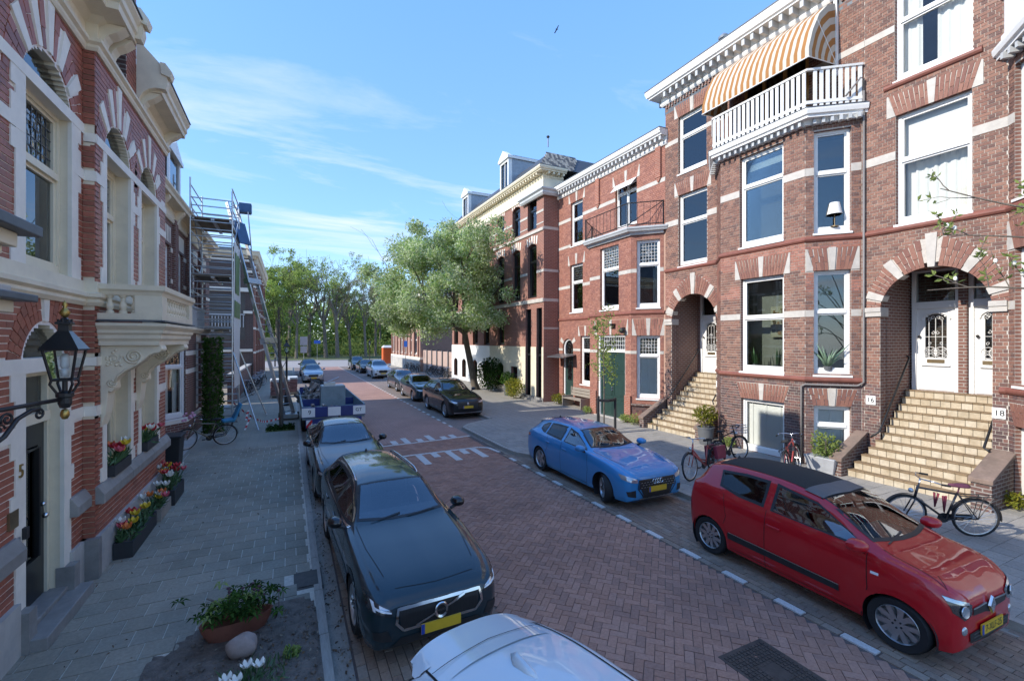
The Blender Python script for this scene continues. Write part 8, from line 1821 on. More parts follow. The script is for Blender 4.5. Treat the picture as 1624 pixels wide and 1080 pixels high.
t = thing('waste_bin', 'black rubbish bin with a lid standing behind the tulip planters', 'bin', (-2.75, 14.2, LZ)); b = MB(); b.hexa([(-3.0, 13.95, LZ), (-2.5, 13.95, LZ), (-2.5, 14.45, LZ), (-3.0, 14.45, LZ), (-3.05, 13.9, .9), (-2.45, 13.9, .9), (-2.45, 14.5, .9), (-3.05, 14.5, .9)]); b.build('bin_body', 'plastic_black', t, bevel=.02); b = MB(); b.box(-3.08, -2.42, 13.87, 14.53, .9, .96); b.build('lid', 'plastic_black', t, bevel=.02)
# ---------------------------------------------------------------- bicycles
def bicycle(label, loc, yaw, paint, lean=0, steer=0, group=None, saddle='rubber', step=False, rack=True, spokes=14, extras=()):
 t = thing('bicycle', label, 'bicycle', loc, R(yaw), group=group); t.rotation_euler = (R(lean), 0, R(yaw)); t.scale = (.94, .9, .9); ORG[t.name] = V3(0, 0, 0); r = .345
 def wheel(cx, st=0):
  b = MB(); b.tube([(math.cos(q*2*math.pi/28)*r, 0, math.sin(q*2*math.pi/28)*r) for q in range(28)], .021, 6, closed=True); o = b.build('wheel', 'rubber', t, smooth=True, local=True); o.location = (cx, 0, r+.005); o.rotation_euler = (0, 0, st)
  b = MB(); b.tube([(math.cos(q*2*math.pi/28)*(r-.03), 0, math.sin(q*2*math.pi/28)*(r-.03)) for q in range(28)], .012, 5, closed=True)
  for q in range(spokes): a = q*2*math.pi/spokes; b.tube([(.02*math.cos(a+1.3), .02*(-1)**q, .02*math.sin(a+1.3)), ((r-.03)*math.cos(a), 0, (r-.03)*math.sin(a))], .0022, 3)
  b.tube([(0, -.05, 0), (0, .05, 0)], .022, 8); b.build('rim', 'alu', o, local=True)
  b = MB(); b.loft([[(math.cos(R(a))*(r+.035), sy, math.sin(R(a))*(r+.035)) for sy in (-.028, -.012, .012, .028)] for a in range(15, 190 if cx < 0 else 150, 9)], ring_closed=False, cap=False); b.build('mudguard', 'plastic_black', o, smooth=True, local=True)
  return o
 wheel(-.53); wheel(.55, R(steer)); bb = V3(-.08, 0, .29); st = V3(-.24, 0, .80); ht = V3(.36, 0, .86); hb = V3(.41, 0, .68); rh = V3(-.53, 0, r)
 b = MB(); b.tube([hb, bb], .021 if not step else .032, 8); b.tube([bb, st], .018, 8); b.tube([ht+V3(0, 0, .04), hb-V3(0, 0, .03)], .022, 8)
 if step: b.tube([ht-V3(-.02, 0, .1), V3(.12, 0, .48), bb+V3(-.06, 0, .12)], .02, 7)
 else: b.tube([ht, st-V3(0, 0, .03)], .02, 8)
 for sy in (-.055, .055): b.tube([rh+V3(0, sy, 0), bb+V3(-.04, sy*.5, 0)], .010, 5); b.tube([rh+V3(0, sy, 0), st+V3(-.01, sy*.3, -.02)], .009, 5)
 b.build('frame', paint, t, smooth=True, local=True)
 b = MB()
 for sy in (-.05, .05): b.tube([(.40, sy*.6, .68), (.44, sy, .60), (.55, sy, r)], .012, 6)
 f = b.build('fork', paint, t, smooth=True, local=True); b = MB(); b.tube([(.36, 0, .86), (.335, 0, 1.02)], .015, 6); b.tube([(.16, -.30, 1.03), (.26, -.27, 1.06), (.34, -.12, 1.05), (.335, 0, 1.03), (.34, .12, 1.05), (.26, .27, 1.06), (.16, .30, 1.03)], .012, 6); b.build('handlebar', 'chrome' if paint != 'black_paint' else 'plastic_black', t, smooth=True, local=True)
 b = MB()
 for sy in (-.30, .30): b.tube([(.05, sy, 1.015), (.18, sy, 1.035)], .019, 6)
 b.build('grip', 'rubber', t, local=True); b = MB(); b.sphere((.47, 0, .80), .045, 8); b.build('head_lamp', 'lamp_clear', t, smooth=True, local=True)
 b = MB(); b.tube([st-V3(0, 0, .04), st+V3(-.03, 0, .13)], .013, 6); b.loft([[(x, y*w, .94+z) for y, z in ((-1, -.015), (-.75, .022), (0, .028), (.75, .022), (1, -.015), (.6, -.03), (-.6, -.03))] for x, w in ((-.40, .06), (-.36, .10), (-.28, .095), (-.18, .045), (-.10, .022))]); b.build('saddle', saddle, t, smooth=True, local=True)
 b = MB(); b.lathe([(.088, -.004), (.095, 0), (.088, .004)], (-.08, -.045, .29), 20, 0, (V3(1, 0, 0), V3(0, 0, 1), V3(0, 1, 0))); b.tube([(-.08, -.06, .29), (.07, -.07, .24)], .009, 5); b.tube([(-.08, .06, .29), (-.23, .07, .34)], .009, 5); b.box(.03, .11, -.13, -.07, .225, .25); b.box(-.27, -.19, .07, .13, .33, .355)
 b.hexa([(-.55, -.055, .30), (.0, -.055, .23), (.0, -.04, .23), (-.55, -.04, .30), (-.55, -.055, .39), (.0, -.055, .36), (.0, -.04, .36), (-.55, -.04, .39)]); b.build('crank', 'plastic_black', t, local=True)
 if rack:
  b = MB()
  for sy in (-.06, .06): b.tube([(-.25, sy, .76), (-.85, sy, .77), (-.88, sy*.6, .76)], .008, 5); b.tube([(-.75, sy, .77), (-.53, sy*1.1, r)], .007, 5); b.tube([(-.6, sy, .77), (-.53, sy*1.1, r)], .007, 5)
  for x in (-.35, -.55, -.8): b.tube([(x, -.06, .765), (x, .06, .765)], .006, 4)
  b.build('rack', 'plastic_black', t, local=True)
 if 'bags' in extras: b = MB(); b.hexa([(-.72, -.2, .42), (-.36, -.2, .42), (-.36, -.08, .42), (-.72, -.08, .42), (-.74, -.19, .76), (-.34, -.19, .76), (-.34, -.08, .76), (-.74, -.08, .76)]); b.hexa([(-.72, .08, .42), (-.36, .08, .42), (-.36, .2, .42), (-.72, .2, .42), (-.74, .08, .76), (-.34, .08, .76), (-.34, .19, .76), (-.74, .19, .76)]); b.build('pannier', 'bag_red', t, local=True, bevel=.02)
 if 'lock' in extras: b = MB(); b.tube([(-.05, .04, .74), (-.02, .06, .45), (.0, .05, .74)], .02, 6); b.tube([(.02, -.04, .75), (.06, -.05, .5), (.09, -.03, .77)], .02, 6); b.build('cable_lock', 'bag_red', t, smooth=True, local=True)
 if 'battery' in extras: b = MB(); b.hexa([(-.2, -.04, .31), (-.12, -.04, .31), (-.12, .04, .31), (-.2, .04, .31), (-.36, -.04, .68), (-.28, -.04, .68), (-.28, .04, .68), (-.36, .04, .68)]); b.build('battery', 'plastic_black', t, local=True)
 if 'crate' in extras:
  b = MB()
  for z in (.78, .86, .94, 1.02): b.tube([(.45, -.18, z), (.8, -.18, z), (.8, .18, z), (.45, .18, z)], .007, 4, closed=True)
  for q in range(8): b.tube([(.45+.05*q, -.18, .78), (.45+.05*q, -.18, 1.02)], .004, 3); b.tube([(.45+.05*q, .18, .78), (.45+.05*q, .18, 1.02)], .004, 3)
  b.build('basket', 'steel', t, local=True)
 if 'child' in extras: b = MB(); b.hexa([(-.78, -.15, .80), (-.42, -.15, .80), (-.42, .15, .80), (-.78, .15, .80), (-.80, -.17, .92), (-.42, -.17, .88), (-.42, .17, .88), (-.80, .17, .92)]); b.hexa([(-.80, -.16, .84), (-.70, -.16, .84), (-.70, .16, .84), (-.80, .16, .84), (-1.0, -.15, 1.42), (-.92, -.13, 1.42), (-.92, .13, 1.42), (-1.0, .15, 1.42)]); b.build('child_seat', 'seat_blue', t, local=True, bevel=.03)
 if 'flowers' in extras:
  b = MB(); rq = random.Random(4)
  for q in range(14): b.sphere((.45+rq.gauss(0, .1), rq.gauss(0, .14), 1.12+rq.gauss(0, .06)), .045, 6)
  b.build('flower', 'petal_lilac', t, local=True)
 return t
K['bag_red'] = plain((.22, .03, .05), .7, .2, 12, .2); K['seat_blue'] = plain((.035, .21, .36), .55, .12, 6, .1); K['frame_red'] = paintm((.36, .06, .05), .1); K['frame_black'] = paintm((.02, .02, .022), .2); K['frame_olive'] = paintm((.16, .13, .08), .3); K['saddle_purple'] = plain((.10, .025, .05), .75, .3, 30, .3)
bicycle('red step through bicycle with dark panniers between the blue and the red car', (8.9, 7.72, RZ), 187, 'frame_red', 6, 8, extras=('bags', 'battery'), step=True)
bicycle('black bicycle with a purple saddle and brown lock by the tiled steps of 16', (9.85, 3.72, RZ), 142, 'frame_black', -4, 4, saddle='saddle_purple', extras=('lock',), spokes=20)
bicycle('dark bicycle with a wire basket leaning behind the red bicycle', (10.6, 8.35, RZ), 8, 'black_paint', -8, -10, extras=('crate',))
bicycle('dark red bicycle mostly hidden behind the roof of the red car', (11.0, 6.9, RZ), 20, 'frame_red', -8, 0)
bicycle('olive brown bicycle with a blue child seat and flowers parked by the ivy column', (-2.28, 16.75, LZ), 200, 'frame_olive', -5, 25, extras=('child', 'flowers'))
rn = random.Random(17); far = []
proto = bicycle('dark bicycle nearest the street tree along the pink garden wall', (12.1, 36.6, RZ), 95, 'frame_black', -8, 0, group='bicycles along the garden wall', spokes=8)
for i in range(9):
 o = copy_tree(proto); o.location = (11.95+rn.uniform(-.1, .2), 37.3+i*.75+rn.uniform(-.15, .15), RZ); o.rotation_euler = (R(rn.choice((-9, 8))), 0, R(rn.choice((60, 120, 95, 240))+rn.uniform(-15, 15))); o['label'] = 'dark bicycle along the pink garden wall, '+ORD[i+1]+' from the street tree end'
for i in range(6):
 o = copy_tree(proto); o.location = (11.6+rn.uniform(-.1, .2), 45.5+i*.8, RZ); o.rotation_euler = (R(6), 0, R(rn.uniform(60, 120))); o['label'] = 'dark bicycle before the pale brick corner building, '+ORD[i]+' of its row'; o['group'] = 'bicycles before the corner building'
for i in range(9):
 o = copy_tree(proto); o.location = (-2.0+rn.uniform(-.12, .12), 31.0+i*1.1, LZ); o.rotation_euler = (R(rn.choice((-8, 8))), 0, R(rn.uniform(60, 130))); o['label'] = 'dark bicycle along the left garden wall, '+ORD[i]+' from the scaffold'; o['group'] = 'bicycles along the left wall'
t = bench = thing('bench', 'weathered wooden slat bench against the orange brick house', 'bench', (12.55, 18.5, RZ))
for i in range(4): b = MB(); b.box(12.25+i*.13, 12.36+i*.13, 17.75, 19.25, .50, .535); b.build('seat_slat', 'wood_grey', t)
for i in range(3): b = MB(); b.box(12.78+i*.025, 12.81+i*.025, 17.75, 19.25, .62+i*.14, .74+i*.14); b.build('back_slat', 'wood_grey', t)
for y in (17.70, 19.26): b = MB(); b.box(12.25, 12.85, y, y+.05, RZ, .62); b.box(12.78, 12.85, y, y+.05, .62, 1.05); b.build('side_panel', 'wood_grey', t)
# ---------------------------------------------------------------- scaffold tower, ladder lift
t = thing('scaffold_tower', 'aluminium scaffold tower with white banner in front of the second left house', 'scaffold', (-2.6, 21.4, LZ)); sx = (-3.25, -1.93); sy = (20.2, 22.75)
for x in sx:
 for y in sy:
  b = MB(); b.tube([(x, y, .3), (x, y, 9.35 if x < -3 else 9.0)], .026, 7); b.build('post', 'alu', t, smooth=40)
  b = MB(); b.tube([(x, y, .34), (x, y, .18)], .02, 6); ax = (V3(0, 1, 0), V3(0, 0, 1), V3(1, 0, 0)); b.lathe([(0, -.02), (.085, -.02), (.1, 0), (.085, .02), (0, .02)], (x, y, .175), 14, 0, ax); b.build('caster', 'plastic_black', t, smooth=40)
for y in sy:
 z = .5
 while z < 8.9: b = MB(); b.tube([(sx[0], y, z), (sx[1], y, z)], .024, 6); b.build('rung', 'alu', t, smooth=40); z += .28
for z in (9.1, 8.7, 8.3, 7.4, 6.6, 6.1, 5.2, 4.5, 4.0, 3.2, 2.6):
 for x in sx: b = MB(); b.tube([(x, sy[0], z), (x, sy[1], z)], .023, 6); b.build('guard_rail', 'alu', t, smooth=40)
for z in (7.9, 5.75, 3.75):
 b = MB(); b.box(sx[0]+.05, sx[1]-.05, sy[0]+.05, sy[1]-.05, z, z+.05); p = b.build('platform', 'wood_grey', t); b = MB()
 for x in (sx[0]+.06, -2.62, -2.56, sx[1]-.1): b.box(x, x+.05, sy[0]+.04, sy[1]-.04, z-.06, z)
 b.build('platform_frame', 'alu', p)
for i, (z0, z1) in enumerate(((.6, 2.6), (2.7, 4.4), (4.5, 6.5), (6.6, 8.6))):
 b = MB(); a, c = (sy if i % 2 else sy[::-1]); b.tube([(sx[1], a, z0), (sx[1], c, z1)], .018, 6); b.tube([(sx[0], c, z0), (sx[0], a, z1)], .018, 6); b.build('brace', 'alu', t, smooth=40)
K['banner_white'] = plain((.72, .74, .72), .6, .05, 2, .1, 10); K['banner_green'] = plain((.13, .22, .08), .6, .1, 2, .1)
b = MB(); n = 24; b.loft([[(-1.885+.02*math.sin(i*.9+z), 20.25+2.45*i/n, z) for i in range(n+1)] for z in (1.5, 2.6, 3.7, 4.8, 5.9, 7.2)], ring_closed=False, cap=False); bn = b.build('banner', 'banner_white', t, smooth=True)
for z0, z1, y0, y1 in ((5.2, 6.8, 20.5, 22.4), (4.25, 4.9, 20.4, 22.6)): b = MB(); b.loft([[(-1.87+.02*math.sin((y0-20.25+(y1-y0)*i/n)/2.45*n*.9+z), y0+(y1-y0)*i/n, z) for i in range(n+1)] for z in (z0, (z0+z1)/2, z1)], ring_closed=False, cap=False); b.build('banner_print', 'banner_green', bn, smooth=True)
for p, q in (((-1.9, 20.2, 2.9), (-1.0, 19.1, LZ)), ((-1.9, 22.75, 2.9), (-.9, 22.9, LZ))):
 b = MB(); b.tube([p, q], .028, 7); b.tube([(-1.92, p[1], .8), tuple(Vector(p).lerp(Vector(q), .62))], .02, 6); b.sphere(q, .05, 6); b.build('outrigger', 'alu', t, smooth=40)
t = thing('ladder_lift', 'long inclined aluminium ladder lift leaning from the left pavement to the roof', 'ladder lift', (.05, 21.2, LZ)); B0 = V3(.0, 21.2, .25); T0 = V3(-2.25, 23.2, 9.3); dd = T0-B0; u = dd.normalized(); sd = V3(.66, .75, 0)*.28; nn = u.cross(sd).normalized()
for sg in (-1, 1):
 b = MB(); a = nn*.07; w = sd.normalized()*.03; p, q = B0+sd*sg, T0+sd*sg*.8; b.hexa([p-a-w, p-a+w, p+a+w, p+a-w, q-a-w, q-a+w, q+a+w, q+a-w]); b.build('rail', 'alu', t)
for i in range(30): f_ = (i+.5)/30; b = MB(); c = B0+dd*f_; b.tube([c-sd, c+sd], .02, 5); b.build('rung', 'alu', t)
for f_ in (.34, .62): b = MB(); c = B0+dd*f_+nn*.0; b.hexa([c-sd*1.25-u*.12-nn*.12, c+sd*1.25-u*.12-nn*.12, c+sd*1.25-u*.12+nn*.12, c-sd*1.25-u*.12+nn*.12, c-sd*1.25+u*.12-nn*.12, c+sd*1.25+u*.12-nn*.12, c+sd*1.25+u*.12+nn*.12, c-sd*1.25+u*.12+nn*.12]); b.build('joint', 'steel', t)
K['lift_blue'] = plain((.05, .12, .24), .5, .15, 5, .1)
c = B0+dd*.86; b = MB(); b.hexa([c-sd-u*.6-nn*.1, c+sd-u*.6-nn*.1, c+sd-u*.6-nn*.16, c-sd-u*.6-nn*.16, c-sd+u*.4-nn*.1, c+sd+u*.4-nn*.1, c+sd+u*.4-nn*.16, c-sd+u*.4-nn*.16]); b.build('carriage', 'lift_blue', t)
b = MB(); c = T0+V3(.35, .0, .1); b.box(c.x-.05, c.x+.40, c.y-.2, c.y+.2, c.z-.45, c.z-.41); b.box(c.x-.05, c.x+.40, c.y-.22, c.y-.18, c.z-.41, c.z-.05); b.box(c.x-.05, c.x+.40, c.y+.18, c.y+.22, c.z-.41, c.z-.05); b.box(c.x+.38, c.x+.42, c.y-.18, c.y+.18, c.z-.41, c.z-.05); b.build('basket', 'lift_blue', t); b = MB(); b.tube([T0, c+V3(0, 0, -.4)], .03, 6); b.tube([c+V3(.3, -.3, -.45), B0+dd*.72+V3(.2, 0, 0)], .025, 5); b.build('arm', 'steel', t)
b = MB(); b.box(-.35, .35, 20.9, 21.5, .16, .3); b.build('base_frame', 'steel', t); b = MB(); ax = (V3(0, 1, 0), V3(0, 0, 1), V3(1, 0, 0))
for x in (-.35, .35): b.lathe([(0, -.04), (.13, -.04), (.15, 0), (.13, .04), (0, .04)], (x, 21.2, .22), 14, 0, ax)
b.build('wheel', 'rubber', t, smooth=40)
K['tape_red'] = plain((.65, .05, .06), .5, .1, 5, 0); K['tape_white'] = plain((.8, .8, .78), .5, .05, 5, 0)
t = thing('barrier_tape', 'red and white barrier tape strung from the scaffold legs to the young tree', 'tape', (-1, 20, LZ)); P = [V3(-1.93, 20.3, 1.0), V3(-1.45, 19.8, .62), V3(-1.0, 19.15, .42), V3(-.75, 19.1, .36), V3(-.3, 19.05, .45)]
P = crom(P, 7)
for i in range(len(P)-1): b = MB(); p, q = P[i], P[i+1]; b.quad(p-V3(0, 0, .035), q-V3(0, 0, .035), q+V3(0, 0, .035), p+V3(0, 0, .035)); b.build('stripe', 'tape_red' if i % 2 else 'tape_white', t)
t = thing('barrier_tape', 'red and white barrier tape hanging loose beside the scaffold outrigger', 'tape', (-1.5, 19.5, LZ)); P = crom([V3(-1.35, 19.6, .75), V3(-1.42, 19.5, .4), V3(-1.3, 19.4, .5), V3(-1.45, 19.3, LZ)], 5)
for i in range(len(P)-1): b = MB(); p, q = P[i], P[i+1]; b.quad(p-V3(.03, 0, 0), q-V3(.03, 0, 0), q+V3(.03, 0, 0), p+V3(.03, 0, 0)); b.build('stripe', 'tape_red' if i % 2 else 'tape_white', t)
# pallets of wrapped bricks beyond the lamp post
K['wrap_red'] = plain((.20, .10, .09), .5, .25, 8, .2)
for k, (x, y, l) in enumerate(((-.42, 29.7, 'shrink wrapped pallet of reddish bricks on the left pavement by the lamp post'), (.0, 31.2, 'second wrapped pallet of reddish bricks behind the first one'))):
 t = thing('brick_pallet', l, 'pallet', (x, y, LZ)); b = MB(); b.box(x-.55, x+.5, y-.45, y+.45, LZ+.1, LZ+.14); [b.box(x-.55+j*.47, x-.44+j*.47, y-.45, y+.45, LZ, LZ+.1) for j in range(3)]; b.build('pallet_base', 'wood_grey', t)
 for j in range(3): b = MB(); b.box(x-.52, x+.47, y-.42, y+.42, LZ+.15+j*.26, LZ+.39+j*.26); b.build('brick_pack', 'wrap_red', t, bevel=.02)
 b = MB(); b.box(x-.54, x+.49, y-.44, y+.44, LZ+.93, LZ+1.06); b.build('wrapping', 'banner_white', t, bevel=.03)
# open trailer with blue and white tailgate
K['trailer_blue'] = plain((.02, .035, .17), .45, .15, 5, .1, dirt=.3); K['trailer_grey'] = plain((.20, .26, .28), .55, .15, 4, .1, dirt=.25); K['scrap'] = island([(.30, .28, .26), (.12, .115, .11), (.22, .2, .18), (.42, .40, .37), (.08, .08, .08)], rough=.7); K['sign_red'] = plain((.55, .03, .04), .4, .1, 5, 0)
t = thing('trailer', 'open builder trailer with blue and white checked tailgate parked behind the saloon', 'trailer', (1.4, 19, 0)); x0, x1, y0, y1 = .40, 2.38, 16.55, 22.6
b = MB(); b.box(x0, x1, y0+.06, y1, .70, .78); b.build('floor', 'trailer_grey', t); n = 5
tg = MB(); tg.box(x0-.02, x1+.02, y0, y0+.05, .78, 1.12); g = tg.build('tailgate', 'trailer_blue', t)
ff = Fr((0, y0), (1, 0), -1)
for i in range(5):
 b = MB(); w = (x1-x0+.04)/5; b.box(x0-.02+i*w, x0-.02+(i+1)*w, y0-.006, y0-.001, .80, 1.10); b.build('panel', 'white_paint' if i % 2 == 0 else 'trailer_blue', g)
text_mesh(g, '9', ff, x0+.22, .95, .2, .008, 'black_paint', name='lettering'); text_mesh(g, 'GT', ff, x1-.2, .96, .16, .008, 'black_paint', name='lettering')
for x in (x0-.02, x1-.03): b = MB(); b.box(x, x+.05, y0+.05, y1, .78, 1.15); b.build('side_board', 'trailer_grey', t)
b = MB(); b.box(x0+.03, x1-.03, y0+2.9, y0+2.95, .78, 1.05); b.box(x0+.03, x1-.03, y1-.05, y1, .78, 1.25); b.build('cross_board', 'trailer_blue', t)
b = MB(); b.box(x0+.1, x1-.1, y0+.02, y0+.12, .42, .72); b.build('rear_bar', 'trailer_blue', t); b = MB(); b.box(1.1, 1.75, y0-.012, y0+.0, .60, .72); b.build('number_plate', 'white_paint', t)
b = MB(); b.prism([(x0+.12, y0+.015, .45), (x0+.3, y0+.015, .45), (x0+.3, y0+.015, .7), (x0+.12, y0+.015, .7)], (0, -.01, 0)); mk_ = b.build('marker_board', 'white_paint', t); b = MB(); b.prism([(x0+.12, y0+.0, .45), (x0+.2, y0, .45), (x0+.3, y0, .62), (x0+.3, y0, .7), (x0+.26, y0, .7), (x0+.12, y0, .52)], (0, -.008, 0)); b.build('marker_stripe', 'sign_red', mk_)
for y in (18.6, 19.5):
 for x in (x0+.12, x1-.12): o = bpy.data.objects.new('wheel', wheel_meshes(.32, 'ten', .2)[0]); COL.objects.link(o); o.parent = t; o.location = V3(x, y, .32)-ORG[t.name]; o.rotation_euler = (0, 0, R(90))
b = MB(); b.tube([(1.4, y1, .6), (1.4, y1+1.1, .5)], .05, 6); b.build('drawbar', 'steel', t)
t = thing('metal_cabinet', 'grey green sheet metal cabinet standing in the open trailer', 'cabinet', (1.5, 18.9, .78)); b = MB(); b.box(1.08, 1.95, 18.5, 19.2, .785, 1.62); b.build('cabinet_body', 'trailer_grey', t, bevel=.015); b = MB(); b.box(1.12, 1.9, 18.55, 19.15, 1.621, 1.64); b.build('cabinet_top', 'steel', t); b = MB(); b.box(1.2, 1.6, 18.6, 18.9, 1.64, 1.75); b.tube([(1.3, 18.7, 1.75), (1.75, 19.0, 1.9)], .03, 6); b.build('offcut', 'steel', t)
def heap(label, c, r, n, s, rn):
 b = MB()
 for i in range(n):
  q = rn.random()**.5; a = rn.random()*6.28; p = V3(c[0]+math.cos(a)*q*r[0], c[1]+math.sin(a)*q*r[1], c[2]+r[2]*(1-q)*rn.uniform(.3, 1)); M_ = Matrix.Rotation(rn.random()*6.28, 3, Vector((rn.gauss(0, 1), rn.gauss(0, 1), rn.gauss(0, 1))).normalized()); l = rn.uniform(.3, 1)*s; e = (l, rn.uniform(.06, .25)*s, rn.uniform(.04, .12)*s)
  b.hexa([p+M_ @ V3(sx_*e[0], sy_*e[1], sz_*e[2]) for sz_ in (-1, 1) for sx_, sy_ in ((-1, -1), (1, -1), (1, 1), (-1, 1))])
 return tag(b.build('scrap_heap', 'scrap', None), label, 'scrap', kind='stuff')
rn = random.Random(9); heap('heap of broken slats and rubble in the front half of the trailer', (.95, 20.6, .9), (.55, .7, .85), 110, .38, rn); heap('scraps lying in the rear half of the trailer bed', (1.2, 17.5, .82), (.75, .6, .18), 60, .24, rn)
# signs, portable toilet, far details
K['sign_blue'] = plain((.02, .10, .42), .4, .1, 5, 0); K['toilet_orange'] = plain((.62, .12, .025), .5, .1, 3, .05)
def sign(label, x, y, h, plates, yaw=0, cat='sign'):
 t = thing('road_sign', label, cat, (x, y, 0)); b = MB(); b.tube([(x, y, 0), (x, y, h)], .03, 6); b.build('post', 'steel', t, smooth=40)
 for z, w, hh, m in plates: b = MB(); c, s = math.cos(R(yaw)), math.sin(R(yaw)); b.prism([(x-w*c, y-.04-w*s, z-hh), (x+w*c, y-.04+w*s, z-hh), (x+w*c, y-.04+w*s, z+hh), (x-w*c, y-.04-w*s, z+hh)], (0, .02, 0)); b.build('sign_plate', m, t)
sign('grey backed pair of traffic signs on a post beyond the farthest left cars', 1.55, 58.0, 3.4, [(3.3, .42, .5, 'grey_paint'), (2.3, .38, .38, 'grey_paint')], 20); sign('small blue sign on a slim post before the park', 4.3, 83.5, 3.3, [(3.1, .5, .28, 'sign_blue')]); sign('blue parking sign before the pale brick corner building', 10.7, 46.5, 3.4, [(3.0, .17, .3, 'sign_blue')], -30)
for k, (x, y) in enumerate(((-.3, 66), (-1.6, 66))): t = tag(thing('bollard', ('right', 'left')[k]+' one of two dark bollards at the far end of the left pavement', 'bollard', (x, y, 0), group='bollards at the crossing'), None, None); b = MB(); b.tube([(x, y, 0), (x, y, 1.1)], .09, 8); b.sphere((x, y, 1.12), .1, 8); b.build('post', 'plastic_black', t)
t = thing('portable_toilet', 'orange portable toilet cabin with a white roof by the far corner building', 'toilet cabin', (12.55, 66, 0)); b = MB(); b.box(11.9, 13.2, 65.4, 66.6, .1, 2.35); b.build('cabin', 'toilet_orange', t, bevel=.04); b = MB(); b.hexa([(11.85, 65.35, 2.35), (13.25, 65.35, 2.35), (13.25, 66.65, 2.35), (11.85, 66.65, 2.35), (12.1, 65.6, 2.65), (13, 65.6, 2.65), (13, 66.4, 2.65), (12.1, 66.4, 2.65)]); b.build('roof', 'white_paint', t); b = MB(); b.box(12.1, 13.0, 65.36, 65.4, .2, 2.2); b.build('door', 'toilet_orange', t)
# magnolia that reaches in from the right
rn = random.Random(42); t = thing('magnolia', 'magnolia branches with fresh leaves and white buds reaching in at the right edge', 'tree', (8.6, .35, RZ)); b = MB(); tips = []; b.tube([(8.6, .35, RZ), (8.6, .4, 2.2), (8.55, .6, 4.2)], [.09, .08, .06], 8, cap=False)
tw = []
for P in ([(8.6, .4, 2.6), (8.5, 1.4, 3.7), (8.2, 2.4, 4.02), (8.0, 3.15, 4.05)], [(8.55, .5, 3.6), (8.3, 1.4, 4.6), (8.0, 2.3, 5.0), (7.7, 2.9, 5.35)], [(8.55, .6, 4.1), (8.2, 1.3, 5.2), (8.1, 1.9, 5.6)], [(8.55, .5, 3.8), (8.4, 1.3, 4.3), (8.1, 2.2, 4.6), (7.8, 2.9, 4.75)], [(8.55, .6, 4.2), (8.4, 1.2, 5.9), (8.2, 1.7, 6.3)], [(8.55, .5, 3.2), (8.5, 1.3, 3.6), (8.3, 2.0, 3.62)], [(8.55, .6, 4.2), (8.5, 1.3, 5.0), (8.5, 1.75, 5.1)]):
 Q = crom([V3(*p) for p in P], 5); b.tube(Q, [.022*(1-.8*i/len(Q)) for i in range(len(Q))], 6, cap=False)
 for i in range(6, len(Q)):
  if rn.random() < .62: branch(b, Q[i], (rn.gauss(0, .6), .5, rn.gauss(.5, .5)), rn.uniform(.2, .42), .008, 1, rn, tips, .3, .1, (1, 2), .6, 3, .0035)
 tips.append(Q[-1])
b.build('branch', 'bark', t); b = MB()
for p in tips:
 if rn.random() < .55:
  for i in range(rn.randint(2, 4)): leaf(b, p, rn.uniform(.06, .115), rn, .4, .42)
each(b, 'leaf', 'leaf_bright', t, recalc=False)
for p in rn.sample(tips, min(26, len(tips))): b = MB(); b.sphere(p+V3(0, 0, .02), .022, 6, sq=(1, 1, 1.5)); b.build('bud', 'petal_white', t)
b = MB(); p = V3(-1.1, 60, 42); x, y, z = 9.7+17.6, 54, 45; 
c, s = math.cos(YAW), math.sin(YAW); d = 60; u_ = (883-812)/722; X_ = d*(s+u_*c); Y_ = d*(c-u_*s); Z_ = 3.35+d*(540-47)/722
b.loft([[(X_-.22, Y_, Z_), (X_-.22, Y_+.01, Z_), (X_-.22, Y_, Z_+.01)], [(X_, Y_-.06, Z_), (X_, Y_+.06, Z_), (X_, Y_, Z_+.08)], [(X_+.25, Y_, Z_), (X_+.25, Y_+.01, Z_), (X_+.25, Y_, Z_+.01)]]); b.prism([(X_-.08, Y_, Z_+.04), (X_+.1, Y_, Z_+.04), (X_+.22, Y_-.2, Z_+.5), (X_+.12, Y_-.2, Z_+.45)], (0, .02, 0)); b.prism([(X_-.08, Y_, Z_+.02), (X_+.1, Y_, Z_+.02), (X_-.1, Y_+.3, Z_-.4), (X_-.2, Y_+.3, Z_-.35)], (0, .02, 0)); tag(b.build('bird', 'plastic_black', None), 'small dark bird flying high above the street', 'bird')
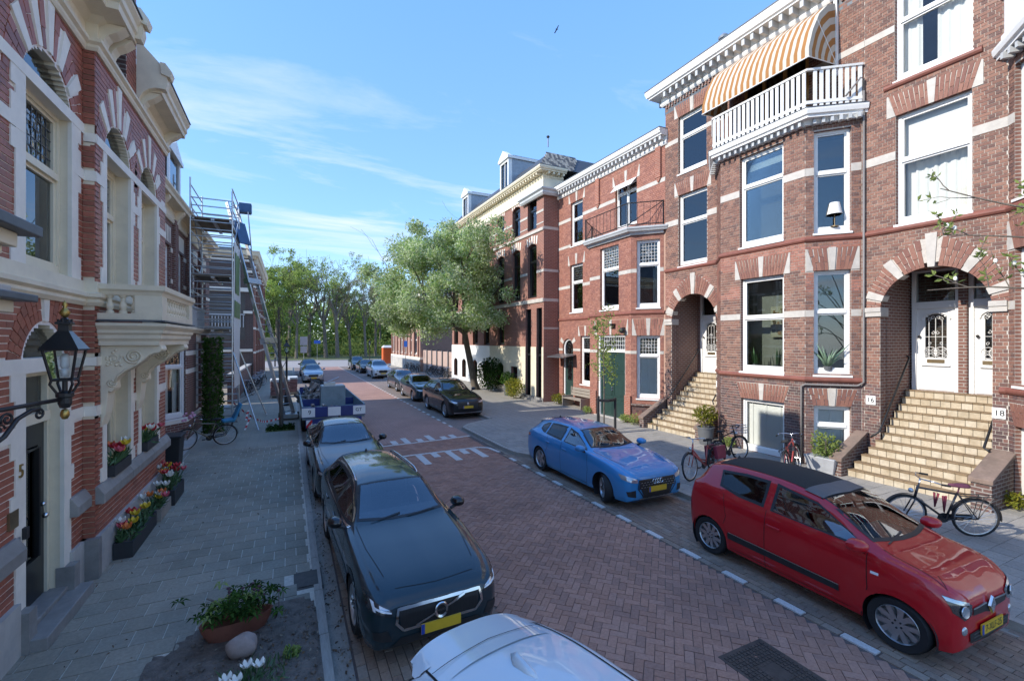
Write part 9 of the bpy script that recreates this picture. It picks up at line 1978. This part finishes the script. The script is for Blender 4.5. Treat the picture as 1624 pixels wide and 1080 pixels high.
# house plants and things behind the panes
t = thing('aloe', 'spiky aloe plant on the sill behind the angled bay window', 'potted plant', (12.62, 7.0, 2.62)); f = Fr((12.62, 7.02), (0, 1))
b = MB(); rn = random.Random(3)
for i in range(16): a = rn.random()*6.28; d = V3(math.cos(a)*.55, math.sin(a)*.55, rn.uniform(.5, 1.2)).normalized(); l = rn.uniform(.4, .78); p = V3(12.66, 7.05, 2.66); b.tube([p, p+d*l*.5, p+d*l+V3(d.x, d.y, -.2)*.08], [.036, .03, .003], 5)
b.build('foliage', 'leaf_aloe', t, smooth=True); b = MB(); b.lathe([(0, 0), (.09, 0), (.11, .1), (0, .1)], (12.66, 7.05, 2.58), 12); b.build('pot', 'pot_grey', t)
for k, y in enumerate((8.3, 8.95)):
 t = thing('snake_plant', ('right', 'left')[k]+' one of two snake plants behind the large bay window', 'potted plant', (12.45, y, 2.6)); b = MB()
 for i in range(11): a = rn.random()*6.28; l = rn.uniform(.32, .55); p = V3(12.46+math.cos(a)*.05, y+math.sin(a)*.07, 2.62); q = V3(-math.sin(a), math.cos(a), 0)*.028; tp = p+V3(math.cos(a)*.07, math.sin(a)*.07, l); b.add([p-q*.6, p+q*.6, p.lerp(tp, .55)+q, tp, p.lerp(tp, .55)-q], [(0, 1, 2, 3, 4)])
 b.build('foliage', 'leaf_tulip', t, recalc=False); b = MB(); b.lathe([(0, 0), (.08, 0), (.1, .1), (0, .1)], (12.46, y, 2.57), 12); b.build('pot', 'pot_grey', t)
t = thing('table_lamp', 'white table lamp behind the upper angled bay window', 'lamp', (12.7, 6.95, 6.3)); b = MB(); b.lathe([(.17, .32), (.11, .62), (.105, .62), (.165, .32)], (12.72, 6.92, 6.3), 18); b.build('lamp_shade', 'curtain', t, smooth=40); b = MB(); b.lathe([(0, 0), (.09, 0), (.09, .02), (.012, .03), (.012, .45), (0, .45)], (12.72, 6.92, 6.3), 10); b.build('lamp_foot', 'brass', t)
t = thing('painting', 'abstract ochre and black painting on the wall behind the bay window', 'painting', (12.85, 8.4, 3.9)); rn = random.Random(2); b = MB(); b.box(12.845, 12.87, 8.05, 8.75, 3.45, 4.35); b.build('canvas', 'stone_cream', t)
for i in range(26): b = MB(); y, z = rn.uniform(8.06, 8.64), rn.uniform(3.46, 4.22); b.box(12.838-.0003*i, 12.845, y, y+rn.uniform(.05, .11), z, z+rn.uniform(.05, .12)); b.build('paint_patch', ('ochre', 'plastic_black', 'stone_white', 'wood', 'gold')[i % 5], t)
